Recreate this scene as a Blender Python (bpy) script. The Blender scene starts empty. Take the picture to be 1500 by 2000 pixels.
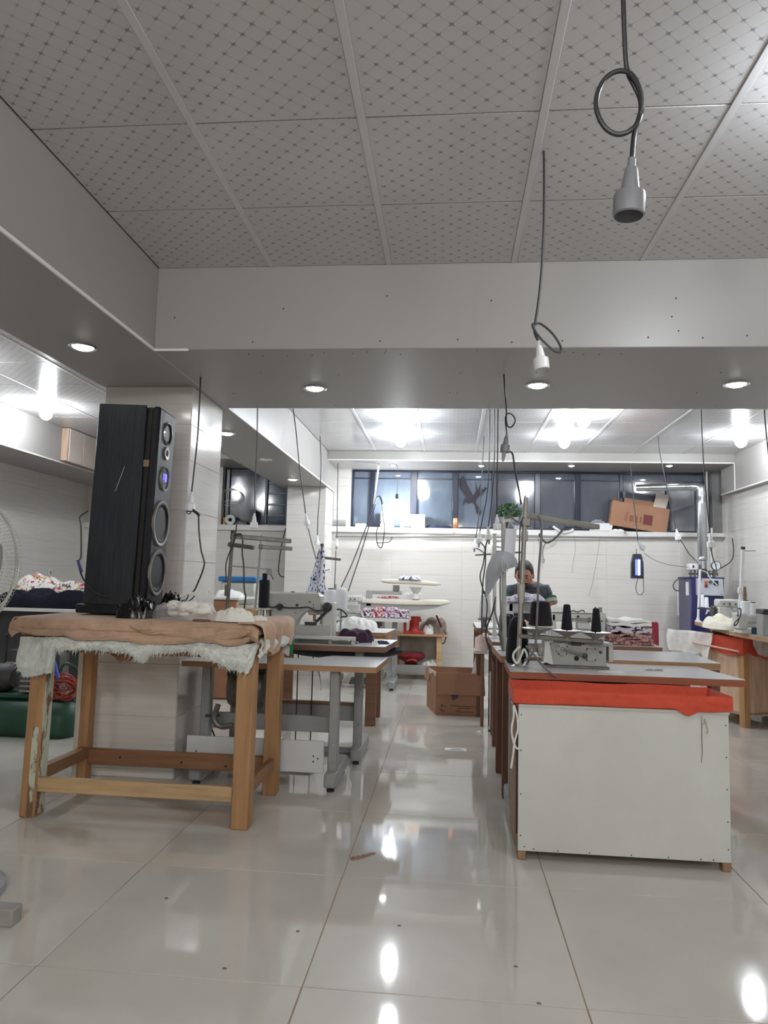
import bpy, bmesh, math, random
from mathutils import Vector, Matrix, noise

C = bpy.context.scene.collection
S = bpy.context.scene
PI = math.pi
rnd = random.Random(11)

# ------------------------------------------------------------------ camera, world, exposure
cam_data = bpy.data.cameras.new('camera')
cam = bpy.data.objects.new('camera', cam_data)
C.objects.link(cam)
pitch, yaw, roll = .0957324, -.09415, -.0246786
fwd = Vector((math.sin(yaw)*math.cos(pitch), math.cos(yaw)*math.cos(pitch), math.sin(pitch)))
rt = Vector((math.cos(yaw), -math.sin(yaw), 0))
up = rt.cross(fwd)
r2 = rt*math.cos(roll) - up*math.sin(roll)
u2 = rt*math.sin(roll) + up*math.cos(roll)
m = Matrix((r2, u2, -fwd)).transposed().to_4x4()
m.translation = (0, 0, 1.16)
cam.matrix_world = m
cam_data.sensor_fit = 'VERTICAL'
cam_data.sensor_height = 36
cam_data.lens = 36*1390/2000
cam_data.clip_start = .02
S.camera = cam

world = bpy.data.worlds.new('night')
S.world = world
world.use_nodes = True
world.node_tree.nodes['Background'].inputs[0].default_value = (.03, .035, .05, 1)
world.node_tree.nodes['Background'].inputs[1].default_value = .3

S.view_settings.view_transform = 'Standard'
S.view_settings.look = 'None'
S.view_settings.gamma = 1
S.view_settings.use_curve_mapping = False
S.view_settings.exposure = EXPOSURE = 0.0
S.cycles.max_bounces = 10
S.cycles.diffuse_bounces = 6
S.cycles.glossy_bounces = 5
S.cycles.transmission_bounces = 6
S.cycles.transparent_max_bounces = 12
S.cycles.sample_clamp_indirect = 6
S.cycles.caustics_reflective = False
S.cycles.caustics_refractive = False
BULB = 285.0     # strength of the bare bulbs
SPOT = 30.0      # strength of the recessed downlights

# ------------------------------------------------------------------ materials
def srgb(*c):
    return tuple((v/255/12.92 if v/255 <= .04045 else ((v/255+.055)/1.055)**2.4) for v in c) + (1,)

class NT:
    def __init__(s, name):
        s.m = bpy.data.materials.new(name); s.m.use_nodes = True
        s.t = s.m.node_tree; s.b = s.t.nodes['Principled BSDF']
    def n(s, typ, **k):
        n = s.t.nodes.new(typ)
        for a, v in k.items():
            if a.startswith('i_'):
                key = a[2:]; n.inputs[int(key) if key.isdigit() else key.replace('_', ' ')].default_value = v
            else: setattr(n, a, v)
        return n
    def l(s, a, b): s.t.links.new(a, b)
    def coord(s, kind='Object', scale=(1, 1, 1), rot=(0, 0, 0)):
        c = s.n('ShaderNodeTexCoord'); mp = s.n('ShaderNodeMapping')
        mp.inputs['Scale'].default_value = scale; mp.inputs['Rotation'].default_value = rot
        s.l(c.outputs[kind], mp.inputs[0]); return mp.outputs[0]
    def noise(s, vec, scale, detail=4, rough=.55):
        n = s.n('ShaderNodeTexNoise'); n.inputs['Scale'].default_value = scale
        n.inputs['Detail'].default_value = detail; n.inputs['Roughness'].default_value = rough
        s.l(vec, n.inputs['Vector']); return n.outputs['Fac']
    def ramp(s, fac, stops):
        r = s.n('ShaderNodeValToRGB'); e = r.color_ramp.elements
        while len(e) < len(stops): e.new(.5)
        for i, (p, c) in enumerate(stops): e[i].position = p; e[i].color = c
        s.l(fac, r.inputs[0]); return r.outputs[0]
    def mix(s, fac, a, b, mode='MIX'):
        x = s.n('ShaderNodeMix', data_type='RGBA', blend_type=mode)
        for sock, v in ((x.inputs[0], fac), (x.inputs[6], a), (x.inputs[7], b)):
            if hasattr(v, 'is_output'): s.l(v, sock)
            else: sock.default_value = v
        return x.outputs[2]
    def math(s, op, a, b=0, clamp=False):
        x = s.n('ShaderNodeMath', operation=op, use_clamp=clamp)
        for sock, v in zip(x.inputs, (a, b)):
            if hasattr(v, 'is_output'): s.l(v, sock)
            else: sock.default_value = v
        return x.outputs[0]
    def bump(s, h, strength=.2, dist=.01):
        b = s.n('ShaderNodeBump'); b.inputs['Strength'].default_value = strength; b.inputs['Distance'].default_value = dist
        s.l(h, b.inputs['Height']); s.l(b.outputs[0], s.b.inputs['Normal'])
    def col(s, c):
        if hasattr(c, 'is_output'): s.l(c, s.b.inputs['Base Color'])
        else: s.b.inputs['Base Color'].default_value = c
    def set(s, **k):
        for a, v in k.items():
            sock = s.b.inputs[a.replace('_', ' ')]
            if hasattr(v, 'is_output'): s.l(v, sock)
            else: sock.default_value = v
        return s

def dark(c, f): return (c[0]*f, c[1]*f, c[2]*f, 1)

def plain(name, c, rough=.5, metal=0, var=.12, scale=9, bump=0, spec=.5):
    t = NT(name); v = t.coord()
    f = t.noise(v, scale)
    t.col(t.ramp(f, [(.25, dark(c, 1-var)), (.75, dark(c, min(1+var, 1.6)))]))
    t.set(Roughness=rough, Metallic=metal, Specular_IOR_Level=spec)
    if bump: t.bump(t.noise(v, scale*6), bump)
    return t.m

def wood(name, c, along='x', rough=.55):
    t = NT(name); sc = {'x': (1.2, 14, 14), 'y': (14, 1.2, 14), 'z': (14, 14, 1.2)}[along]
    v = t.coord(scale=sc)
    f = t.noise(v, 2.2, 6, .6); k = t.noise(t.coord(), 3.5, 3)
    a = t.ramp(f, [(.3, dark(c, .72)), (.5, c), (.72, dark(c, 1.2))])
    t.col(t.mix(t.math('MULTIPLY', k, .35), a, dark(c, .6)))
    t.set(Roughness=rough); t.bump(f, .12); return t.m

def fabric(name, c, rough=.9, var=.15, scale=14):
    t = NT(name); v = t.coord(); f = t.noise(v, scale, 5)
    t.col(t.ramp(f, [(.3, dark(c, 1-var)), (.7, dark(c, 1+var))]))
    t.set(Roughness=rough, Sheen_Weight=.15, Specular_IOR_Level=.2); t.bump(t.noise(v, 160, 2), .15, .004); return t.m

def printed(name, base, spots, scale=28, thr=.56):
    t = NT(name); v = t.coord(); out = base
    for i, c in enumerate(spots):
        f = t.noise(t.coord(scale=(1+.2*i, 1.1, 1), rot=(.3*i, .7*i, i)), scale*(1+.23*i), 2, .5)
        k = t.ramp(f, [(thr, (0, 0, 0, 1)), (thr+.035, (1, 1, 1, 1))])
        out = t.mix(k, out, c)
    t.col(out); t.set(Roughness=.9, Specular_IOR_Level=.2); return t.m

def emit(name, c, strength):
    t = NT(name); t.col((0, 0, 0, 1)); t.set(Emission_Color=c, Emission_Strength=strength); return t.m

M = {}
def striped_tile(name, base, contrast=.10, rough=.12, horizontal='x', randomize=True):
    # glazed wall tile with fine linear grain; every tile shifts the grain a little
    t = NT(name)
    oi = t.n('ShaderNodeObjectInfo')
    mp = t.n('ShaderNodeMapping'); c = t.n('ShaderNodeTexCoord')
    mp.inputs['Scale'].default_value = (1.1, 1.1, 30)
    t.l(c.outputs['Object'], mp.inputs[0])
    off = t.n('ShaderNodeCombineXYZ'); k = t.math('MULTIPLY', oi.outputs['Random'], 37)
    t.l(k, off.inputs[0]); t.l(k, off.inputs[1]); t.l(k, off.inputs[2]); t.l(off.outputs[0], mp.inputs['Location'])
    f = t.noise(mp.outputs[0], 1.6, 5, .6)
    t.col(t.ramp(f, [(.28, dark(base, 1-contrast*1.6)), (.5, base), (.74, dark(base, 1+contrast*.5))]))
    t.set(Roughness=rough, Specular_IOR_Level=.5); t.bump(f, .02, .003)
    return t.m
M['wall_tile'] = striped_tile('wall_tile', srgb(212, 209, 205), .06)
M['wall_grout'] = plain('wall_grout', srgb(186, 181, 174), .9)
def floor_mat():
    t = NT('floor_tile'); oi = t.n('ShaderNodeObjectInfo')
    v = t.coord(); f = t.noise(v, 2.3, 6, .6)
    stain = t.noise(t.coord(scale=(.6, 1.6, 1)), 1.9, 4, .55)
    a = t.ramp(f, [(.3, srgb(196, 192, 184)), (.7, srgb(208, 204, 197))])
    t.col(t.mix(t.math('MULTIPLY', stain, .22), a, srgb(176, 170, 160)))
    t.set(Roughness=t.ramp(stain, [(.35, (.03,)*3+(1,)), (.7, (.08,)*3+(1,))]), Specular_IOR_Level=.62)
    t.bump(t.noise(t.coord(), 3.2, 1), .012, .02)
    return t.m
M['floor_tile'] = floor_mat()
M['grout'] = plain('grout', srgb(156, 132, 112), .9, var=.3, scale=6)
M['plaster'] = plain('plaster', srgb(152, 149, 146), .38, var=.02, scale=1.3, bump=.01)
M['plaster_trim'] = plain('plaster_trim', srgb(225, 223, 220), .5, var=.03)
M['ceiling_strip'] = plain('ceiling_strip', srgb(202, 200, 200), .3, var=.02)
M['black_gap'] = plain('black_gap', srgb(40, 38, 36), .9)
def panel_mat():
    # PVC ceiling panel printed with a fine diamond lattice: nodes with four-pointed stars and hairlines along the diagonals
    t = NT('ceiling_panel'); c = t.n('ShaderNodeTexCoord'); sp = t.n('ShaderNodeSeparateXYZ')
    t.l(c.outputs['Object'], sp.inputs[0])
    P_ = .0762
    u = t.math('DIVIDE', t.math('ADD', sp.outputs[0], t.math('MULTIPLY', sp.outputs[1], 1.06)), P_)
    v = t.math('DIVIDE', t.math('SUBTRACT', sp.outputs[0], t.math('MULTIPLY', sp.outputs[1], 1.06)), P_)
    def tri(x): return t.math('ABSOLUTE', t.math('SUBTRACT', t.math('FRACT', x), .5))   # 0 at the line, .5 away
    a, b = tri(u), tri(v)
    prod = t.math('MULTIPLY', a, b)
    star = t.math('SUBTRACT', 1, t.math('DIVIDE', prod, .0088), True)
    near = t.math('SUBTRACT', 1, t.math('DIVIDE', t.math('ADD', a, b), .46), True)
    star = t.math('MULTIPLY', star, near)
    star = t.math('MULTIPLY', star, 1.5, True)
    line = t.math('SUBTRACT', 1, t.math('DIVIDE', t.math('MINIMUM', a, b), .024), True)
    # hairlines and stars fade in and out over the panel as the print does
    pat = t.noise(c.outputs['Object'], 5, 1)
    patc = t.ramp(pat, [(.34, (.35,)*3+(1,)), (.58, (1,)*3+(1,))])
    k = t.math('MAXIMUM', t.math('MULTIPLY', star, .85), t.math('MULTIPLY', line, .55))
    k = t.math('MULTIPLY', k, patc)
    dot = t.math('SUBTRACT', 1, t.math('DIVIDE', t.math('MAXIMUM', a, b), .052), True)
    dot = t.math('GREATER_THAN', dot, .05)
    base = t.mix(t.math('MULTIPLY', k, .86), srgb(196, 194, 194), srgb(92, 92, 98))
    silver = t.mix(t.math('MULTIPLY', dot, .8), base, srgb(118, 116, 116))
    t.col(silver)
    t.set(Roughness=t.ramp(t.math('MULTIPLY', dot, 1), [(0, (.2,)*3+(1,)), (1, (.3,)*3+(1,))]), Specular_IOR_Level=.5)
    return t.m
M['ceiling_panel'] = panel_mat()
M['bulb'] = emit('bulb_light', (.90, .955, 1, 1), BULB)
M['bulb_front'] = emit('bulb_front_light', (1, .985, .96, 1), BULB*1.7)
M['bulb_near'] = emit('bulb_near_light', (.86, .93, 1, 1), BULB*.85)
M['spot'] = emit('spot_light', (1, 1, .96, 1), SPOT)
M['chrome'] = plain('chrome', (.75, .75, .76, 1), .15, 1, .03)
M['white_plastic'] = plain('white_plastic', srgb(225, 226, 228), .4, var=.04)
M['grey_plastic'] = plain('grey_plastic', srgb(150, 152, 156), .45, var=.05)
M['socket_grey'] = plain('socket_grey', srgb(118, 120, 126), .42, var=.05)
M['black_rubber'] = plain('black_rubber', srgb(38, 38, 41), .45, var=.1)
M['dark_cable'] = plain('dark_cable', srgb(52, 52, 55), .5, var=.1)
M['grey_cable'] = plain('grey_cable', srgb(110, 108, 108), .5, var=.1)

# ------------------------------------------------------------------ mesh helpers
def basis(d):
    d = Vector(d).normalized()
    a = Vector((0, 0, 1)) if abs(d.z) < .9 else Vector((1, 0, 0))
    x = a.cross(d).normalized(); y = d.cross(x); return x, y, d

def rotm(rx=0, ry=0, rz=0):
    return Matrix.Rotation(rz, 3, 'Z') @ Matrix.Rotation(ry, 3, 'Y') @ Matrix.Rotation(rx, 3, 'X')

def spline(pts, n=6):
    P_ = [Vector(p) for p in pts]
    if len(P_) < 3: return P_
    Q = [P_[0]*2-P_[1]] + P_ + [P_[-1]*2-P_[-2]]
    out = []
    for i in range(1, len(Q)-2):
        a, b, c, d = Q[i-1:i+3]
        for k in range(n):
            s = k/n
            out.append(.5*((2*b) + (c-a)*s + (2*a-5*b+4*c-d)*s*s + (3*b-a-3*c+d)*s**3))
    out.append(P_[-1]); return out

class MB:
    def __init__(s): s.v = []; s.f = []
    def add(s, vs, fs):
        o = len(s.v); s.v += [Vector(p) for p in vs]; s.f += [tuple(i+o for i in f) for f in fs]; return s
    def box(s, c, size, bev=0, rot=None, taper=None):
        x, y, z = (d/2 for d in size); c = Vector(c)
        bev = min(bev, x*.9, y*.9, z*.9)
        if bev <= 0:
            vs = [Vector((i*x, j*y, k*z)) for k in (-1, 1) for j in (-1, 1) for i in (-1, 1)]
            fs = [(0, 2, 3, 1), (4, 5, 7, 6), (0, 1, 5, 4), (2, 6, 7, 3), (0, 4, 6, 2), (1, 3, 7, 5)]
        else:
            # chamfered box: three vertices per corner
            vs = []; idx = {}
            for k in (-1, 1):
                for j in (-1, 1):
                    for i in (-1, 1):
                        for ax, p in enumerate(((x, y-bev, z-bev), (x-bev, y, z-bev), (x-bev, y-bev, z))):
                            idx[i, j, k, ax] = len(vs); vs.append(Vector((i*p[0], j*p[1], k*p[2])))
            fs = []
            def quad(keys, n):
                q = [idx[t] for t in keys]
                a, b, d = vs[q[0]], vs[q[1]], vs[q[2]]
                if (b-a).cross(d-a).dot(n) < 0: q.reverse()
                fs.append(tuple(q))
            for ax in range(3):
                for sg in (-1, 1):
                    o = [t for t in range(3) if t != ax]; ks = []
                    for a, b in ((-1, -1), (1, -1), (1, 1), (-1, 1)):
                        t = [0, 0, 0]; t[ax] = sg; t[o[0]] = a; t[o[1]] = b; ks.append((*t, ax))
                    n = Vector((0, 0, 0)); n[ax] = sg; quad(ks, n)
            for ax in range(3):
                o = [t for t in range(3) if t != ax]
                for a in (-1, 1):
                    for b in (-1, 1):
                        ks = []
                        for e, w in ((-1, o[0]), (1, o[0]), (1, o[1]), (-1, o[1])):
                            t = [0, 0, 0]; t[ax] = e; t[o[0]] = a; t[o[1]] = b; ks.append((*t, w))
                        n = Vector((0, 0, 0)); n[o[0]] = a; n[o[1]] = b; quad(ks, n)
            for k in (-1, 1):
                for j in (-1, 1):
                    for i in (-1, 1): quad([(i, j, k, t) for t in range(3)], Vector((i, j, k)))
        if taper:
            for p in vs:
                if p.z > 0: p.x *= taper; p.y *= taper
        if rot is not None: vs = [rot @ p for p in vs]
        return s.add([p+c for p in vs], fs)
    def bb(s, lo, hi, bev=0):
        return s.box([(a+b)/2 for a, b in zip(lo, hi)], [abs(b-a) for a, b in zip(lo, hi)], bev)
    def lathe(s, prof, o=(0, 0, 0), d=(0, 0, 1), n=20, cap=True, sx=1, sy=1):
        x, y, z = basis(d); o = Vector(o); vs = []; fs = []
        for r, h in prof:
            for i in range(n):
                a = 2*PI*i/n; vs.append(o + x*(r*math.cos(a)*sx) + y*(r*math.sin(a)*sy) + z*h)
        for j in range(len(prof)-1):
            for i in range(n):
                k = (i+1) % n; fs.append((j*n+i, j*n+k, j*n+n+k, j*n+n+i))
        if cap: fs += [tuple(range(n))[::-1], tuple(range((len(prof)-1)*n, len(prof)*n))]
        return s.add(vs, fs)
    def cyl(s, a, b, r, r2=None, n=14):
        a, b = Vector(a), Vector(b); return s.lathe([(r, 0), (r if r2 is None else r2, (b-a).length)], a, b-a, n)
    def tube(s, pts, r, n=8, smooth=6, closed=False, radii=None):
        P_ = spline(pts, smooth) if smooth else [Vector(p) for p in pts]
        vs = []; fs = []; px = None; N = len(P_)
        for i, p in enumerate(P_):
            d = (P_[min(i+1, N-1)] - P_[max(i-1, 0)])
            if d.length < 1e-9: d = Vector((0, 0, 1))
            d.normalize()
            if px is None: px, py, _ = basis(d)
            else:
                px = (px - d*px.dot(d)).normalized()
            py = d.cross(px)
            rr = r if radii is None else radii[0] + (radii[1]-radii[0])*i/(N-1)
            for k in range(n):
                a = 2*PI*k/n; vs.append(p + px*(rr*math.cos(a)) + py*(rr*math.sin(a)))
        for j in range(N-1):
            for i in range(n):
                k = (i+1) % n; fs.append((j*n+i, j*n+k, j*n+n+k, j*n+n+i))
        fs += [tuple(range(n))[::-1], tuple(range((N-1)*n, N*n))]
        return s.add(vs, fs)
    def prism(s, poly, h, o=(0, 0, 0), x=(1, 0, 0), y=(0, 1, 0)):
        # polygon in the plane of x, y at o, extruded by h along x cross y
        x, y, o = Vector(x), Vector(y), Vector(o); z = x.cross(y).normalized()
        n = len(poly)
        vs = [o+x*a+y*b for a, b in poly] + [o+x*a+y*b+z*h for a, b in poly]
        area = sum(poly[i][0]*poly[(i+1) % n][1]-poly[(i+1) % n][0]*poly[i][1] for i in range(n))*(1 if h > 0 else -1)
        lo, hi = list(range(n)), list(range(n, 2*n))
        fs = [tuple(lo[::-1]), tuple(hi)] + [(i, (i+1) % n, n+(i+1) % n, n+i) for i in range(n)]
        if area < 0: fs = [f[::-1] for f in fs]
        return s.add(vs, fs)
    def ball(s, c, r, n=12, m=8, sc=(1, 1, 1), fn=None):
        c = Vector(c); vs = [Vector((0, 0, -1))]; fs = []
        for j in range(1, m):
            t = -PI/2 + PI*j/m
            for i in range(n):
                a = 2*PI*i/n; vs.append(Vector((math.cos(t)*math.cos(a), math.cos(t)*math.sin(a), math.sin(t))))
        vs.append(Vector((0, 0, 1))); L = len(vs)-1
        for i in range(n):
            k = (i+1) % n
            fs.append((0, 1+k, 1+i)); fs.append((L, L-n+i, L-n+k))
            for j in range(m-2): fs.append((1+j*n+i, 1+j*n+k, 1+j*n+n+k, 1+j*n+n+i))
        out = []
        for p in vs:
            q = Vector((p.x*r*sc[0], p.y*r*sc[1], p.z*r*sc[2]))
            if fn: q = fn(q, p)
            out.append(q+c)
        return s.add(out, fs)
    def sheet(s, fn, nu, nv, thick=.002):
        # fn(u, v) -> point, u and v in 0..1; a closed sheet with thickness along its normals
        P_ = [[Vector(fn(i/nu, j/nv)) for j in range(nv+1)] for i in range(nu+1)]
        top = []; bot = []
        for i in range(nu+1):
            for j in range(nv+1):
                a = P_[min(i+1, nu)][j]-P_[max(i-1, 0)][j]; b = P_[i][min(j+1, nv)]-P_[i][max(j-1, 0)]
                nn = a.cross(b); nn = nn.normalized() if nn.length > 1e-12 else Vector((0, 0, 1))
                top.append(P_[i][j]+nn*thick/2); bot.append(P_[i][j]-nn*thick/2)
        W = nv+1; K = len(top); fs = []
        for i in range(nu):
            for j in range(nv):
                a, b, c, d = i*W+j, (i+1)*W+j, (i+1)*W+j+1, i*W+j+1
                fs.append((a, b, c, d)); fs.append((K+d, K+c, K+b, K+a))
        for i in range(nu):
            fs.append((i*W, K+i*W, K+(i+1)*W, (i+1)*W)); a, b = i*W+nv, (i+1)*W+nv; fs.append((a, b, K+b, K+a))
        for j in range(nv):
            fs.append((j, j+1, K+j+1, K+j)); a, b = nu*W+j, nu*W+j+1; fs.append((a, K+a, K+b, b))
        return s.add(top+bot, fs)
    def xf(s, mat):
        s.v = [mat @ p for p in s.v]; return s
    def build(s, name, mat, parent=None, world=False, smooth=38):
        me = bpy.data.meshes.new(name)
        V = s.v; off = None
        if parent is not None:
            if world:
                inv = root_matrix(parent).inverted(); V = [inv @ p for p in V]
        else:
            xs = [p.x for p in V]; ys = [p.y for p in V]; zs = [p.z for p in V]
            off = Vector(((min(xs)+max(xs))/2, (min(ys)+max(ys))/2, min(zs))); V = [p-off for p in V]
        me.from_pydata([tuple(p) for p in V], [], s.f)
        me.validate()
        if smooth:
            me.polygons.foreach_set('use_smooth', [True]*len(me.polygons))
            me.set_sharp_from_angle(angle=math.radians(smooth))
        me.materials.append(M[mat] if isinstance(mat, str) else mat)
        o = bpy.data.objects.new(name, me); C.objects.link(o)
        if parent is not None: o.parent = parent
        else: o.location = off
        return o

def root_matrix(o):
    m = o.matrix_basis.copy()
    while o.parent: o = o.parent; m = o.matrix_basis @ m
    return m

def tag(o, label=None, cat=None, group=None, kind=None):
    if label: o['label'] = label
    if cat: o['category'] = cat
    if group: o['group'] = group
    if kind: o['kind'] = kind
    return o

def lettering(name, text, size, mat, parent, loc, shear=0, off=0, extrude=.001):
    # flat letters as a real mesh, standing upright and facing -y
    fc = bpy.data.curves.new(name, 'FONT'); fc.body = text; fc.size = size; fc.shear = shear; fc.offset = off; fc.extrude = extrude
    o = bpy.data.objects.new(name, fc); C.objects.link(o); bpy.context.view_layer.update()
    me = bpy.data.meshes.new_from_object(o.evaluated_get(bpy.context.evaluated_depsgraph_get()))
    bpy.data.objects.remove(o); bpy.data.curves.remove(fc)
    me.materials.clear(); me.materials.append(M[mat])
    o = bpy.data.objects.new(name, me); C.objects.link(o); o.parent = parent; o.location = loc; o.rotation_euler = (PI/2, 0, 0); return o

def thing(name, label, cat, loc=(0, 0, 0), rz=0, group=None):
    o = bpy.data.objects.new(name, None); o.empty_display_size = .1; C.objects.link(o)
    o.location = loc; o.rotation_euler = (0, 0, rz)
    return tag(o, label, cat, group)

def structure(o): o['kind'] = 'structure'; return o

def copy_tree(o, parent=None):
    c = o.copy(); C.objects.link(c); c.parent = parent
    for ch in [x for x in o.children]: copy_tree(ch, c)
    return c

def fbm(p, s): return noise.fractal(Vector(p)*s, .6, 2.1, 4)
def ridge(p, s): return 1-2*abs(noise.noise(Vector(p)*s))

def heap(c, sx, sy, h, seed=0, n=30, lump=.5, folds=9, flat=.0, power=.5):
    # a crumpled cloth heap with a flat underside resting at c
    b = MB(); c = Vector(c); o = Vector((seed*7.3, seed*3.1, seed*1.7)); k1 = 2.2/max(sx, sy); k2 = folds/max(sx, sy)*.55
    vs = []; fs = []
    def top(u, v):
        r = math.sqrt(u*u+v*v); a = math.atan2(v, u)
        edge = 1 + r*(.16*noise.noise(o+Vector((math.cos(a)*1.3, math.sin(a)*1.3, 2))) + .07*noise.noise(o+Vector((math.cos(a)*4, math.sin(a)*4, 5))))
        prof = max(0, 1-r**2.4)**power
        p = Vector((u*edge*sx/2, v*edge*sy/2, 0)); q = o + p
        w = q + Vector((noise.noise(q*k1*1.5), noise.noise(q*k1*1.5+Vector((5, 1, 7))), 0))*(.35/k1*.4)
        crease = abs(noise.noise(w*k2)); fine = abs(noise.noise(w*k2*2.3+Vector((3, 3, 3))))
        z = h*prof*(.60 + lump*.5*noise.noise(q*k1*1.3) + .75*crease + .30*fine - .12)
        z = h*1.05*math.tanh(max(0, z)/h*1.05)
        p += Vector((noise.noise(q*k2), noise.noise(q*k2+Vector((9, 9, 9))), 0))*min(sx, sy)*.035*min(1, r*3)
        return c + Vector((p.x, p.y, max(z, .003*prof)))
    rings = n//2; K = n*2
    vs.append(top(0, 0))
    for i in range(1, rings+1):
        for k in range(K):
            a = PI*k/n; r = i/rings; vs.append(top(r*math.cos(a), r*math.sin(a)))
    for k in range(K): fs.append((0, 1+k, 1+(k+1) % K))
    for i in range(rings-1):
        for k in range(K): fs.append((1+i*K+k, 1+(i+1)*K+k, 1+(i+1)*K+(k+1) % K, 1+i*K+(k+1) % K))
    fs.append(tuple(1+(rings-1)*K+k for k in range(K))[::-1])
    return b.add(vs, fs)

# ------------------------------------------------------------------ the room
XL, XR, YB, YF, ZC, ZS = -4.9, 3.36, 9.15, -6.0, 2.72, 2.29
BX0, BX1 = -2.12, -1.51        # the long beam on the left
b = MB().bb((XL-.2, YF-.2, -.15), (XR+.2, YB+.6, -.0028))
floor = structure(b.build('floor', 'grout'))
def pieces(parent, name, mat, cells, size, axis, bev=.0018, thick=.012):
    # one mesh per distinct size, shared by all the pieces of that size; cells = (centre, (w, h))
    cache = {}
    for c, (w, h) in cells:
        key = (round(w, 3), round(h, 3))
        if key not in cache:
            d = {'z': (w, h, thick), 'y': (w, thick, h), 'x': (thick, w, h)}[axis]
            o = MB().box((0, 0, 0), d, bev).build(name, mat, parent); cache[key] = o.data
        else:
            o = bpy.data.objects.new(name, cache[key]); C.objects.link(o); o.parent = parent
        o.location = Vector(c)-root_matrix(parent).translation
def spans(a, b, edges):
    e = [a]+[x for x in sorted(edges) if a+.01 < x < b-.01]+[b]
    return list(zip(e[:-1], e[1:]))
G = .0035
cells = []
for x0, x1 in spans(XL-.02, XR+.02, [-.402+.797*k for k in range(-8, 8)]):
    for y0, y1 in spans(-.186, YB+.02, [2.124+.77*k for k in range(-3, 12)]):
        cells.append((((x0+x1)/2, (y0+y1)/2, -.006), (x1-x0-G, y1-y0-G)))
pieces(floor, 'floor_tile', 'floor_tile', cells, None, 'z', .0012)
pieces(floor, 'floor_tile', 'floor_tile', [(((XL+XR)/2, -3.1, -.006), (XR-XL, 5.8))], None, 'z', .0012)

ceiling = structure(MB().bb((XL-.2, YF-.2, ZC+.016), (XR+.2, YB+.6, ZC+.2)).build('ceiling', 'black_gap'))
def panel_field(xs, ys):
    cells = []
    for x0, x1 in zip(xs[:-1], xs[1:]):
        for y0, y1 in zip(ys[:-1], ys[1:]):
            cells.append((((x0+x1)/2, (y0+y1)/2, ZC+.008), (x1-x0-.030, y1-y0-.007)))
    pieces(ceiling, 'ceiling_panel', 'ceiling_panel', cells, None, 'z', .001, .014)
    for x in xs[1:-1]:
        o = MB().bb((x-.0145, ys[0], ZC-.002), (x+.0145, ys[-1], ZC+.014), .002).build('ceiling_strip', 'ceiling_strip', ceiling, True)
gx = [-1.518, -.918, -.325, .287, .897, 1.50, 2.10, 2.70, 3.28]
panel_field(gx, [YF] + [3.385-.564*k for k in range(7, -1, -1)])
panel_field(gx, [4.6, 5.17, 5.74, 6.31, 6.88, 7.45, 8.03, 8.51])
panel_field([-4.21, -3.6, -3.0, -2.42, -2.12], [YF]+[4.33+.6*k for k in range(-4, 0)]+[4.33+.6*k for k in range(0, 8)]+[9.1])

def card(name, c):
    t = NT(name); f = t.noise(t.coord(scale=(1, 1, 1)), 4, 4); g = t.noise(t.coord(scale=(2, 14, 14)), 6, 3)
    t.col(t.ramp(t.math('ADD', t.math('MULTIPLY', f, .7), t.math('MULTIPLY', g, .3)), [(.3, dark(c, .86)), (.7, dark(c, 1.08))])); t.set(Roughness=.75, Specular_IOR_Level=.25); t.bump(f, .25, .012); return t.m
cloth_card = card('pale_card', srgb(208, 196, 188))
M['carton'] = card('carton', srgb(162, 122, 98))
# plastered beams
def beam(lo, hi, name='ceiling_beam'): return structure(MB().bb(lo, hi, .004).build(name, 'plaster'))
beam((BX0, YF, ZS), (BX1, YB, ZC+.01))
front_beam = beam((BX1-.002, 3.385, ZS+.001), (XR+.1, 4.60, ZC+.01))
beam((BX1-.002, 8.51, 2.612), (XR+.1, YB+.5, ZC+.01))
beam((-4.2, 8.51, 2.612), (BX0+.002, YB+.5, ZC+.01))
beam((XL-.1, YF, 2.34), (-4.2, YB, ZC+.01))
beam((3.27, YF, ZS+.002), (XR+.1, 8.93, ZC+.01))
def trim(lo, hi): return structure(MB().bb(lo, hi, .002).build('trim_1', 'plaster_trim'))
trim((BX1-.004, YF, ZS-.004), (BX1+.006, 3.385, ZS+.012))
trim((BX1, 3.379, ZS-.004), (-1.33, 3.389, ZS+.008))
trim((BX1-.004, 4.605, ZS-.004), (BX1+.006, YB-.01, ZS+.012))
trim((BX1, 8.503, 2.606), (3.268, 8.514, 2.622))
trim((3.262, 4.61, ZS-.003), (3.272, 8.93, ZS+.012))
trim((3.262, 8.50, ZS), (3.2715, 8.51, 2.61))
trim((-4.205, YF, 2.334), (-4.194, 8.5, 2.35))
# screw heads left showing in the plasterboard
screws = [(-1.41, 2.46), (-1.0, 2.33), (-.36, 2.33), (.02, 2.335), (.28, 2.32), (.52, 2.325), (.92, 2.34), (1.17, 2.335), (-.85, 2.50), (.18, 2.53), (1.05, 2.53), (1.03, 2.44), (1.06, 2.37), (-.33, 2.56), (1.37, 2.345)]
for x, z in screws:
    MB().cyl((x, 3.3835, z), (x, 3.386, z), .004, n=8).build('screw_head', 'black_gap', front_beam, True)
for i in range(46):
    x, y = rnd.uniform(-1.4, 2.2), rnd.choice([3.44, 3.47, 3.8, 4.2, 4.53])+rnd.uniform(-.03, .03)
    MB().cyl((x, y, ZS-.0005), (x, y, ZS+.002), .0035, n=6).build('screw_head', 'black_gap', front_beam, True)

bx_ = structure(MB().bb((-4.2, 7.222, 2.36), (-4.12, 7.222+1.2, ZC-.004), .004).build('trim_4', wood('raw_board', srgb(184, 158, 138), 'z')))
for k in range(4):
    MB().bb((-4.122, 7.222+.02+.29*k, 2.355), (-4.112, 7.222+.30+.29*k, ZC-.006), .002).build('cardboard_sheet', cloth_card, bx_, True)
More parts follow.
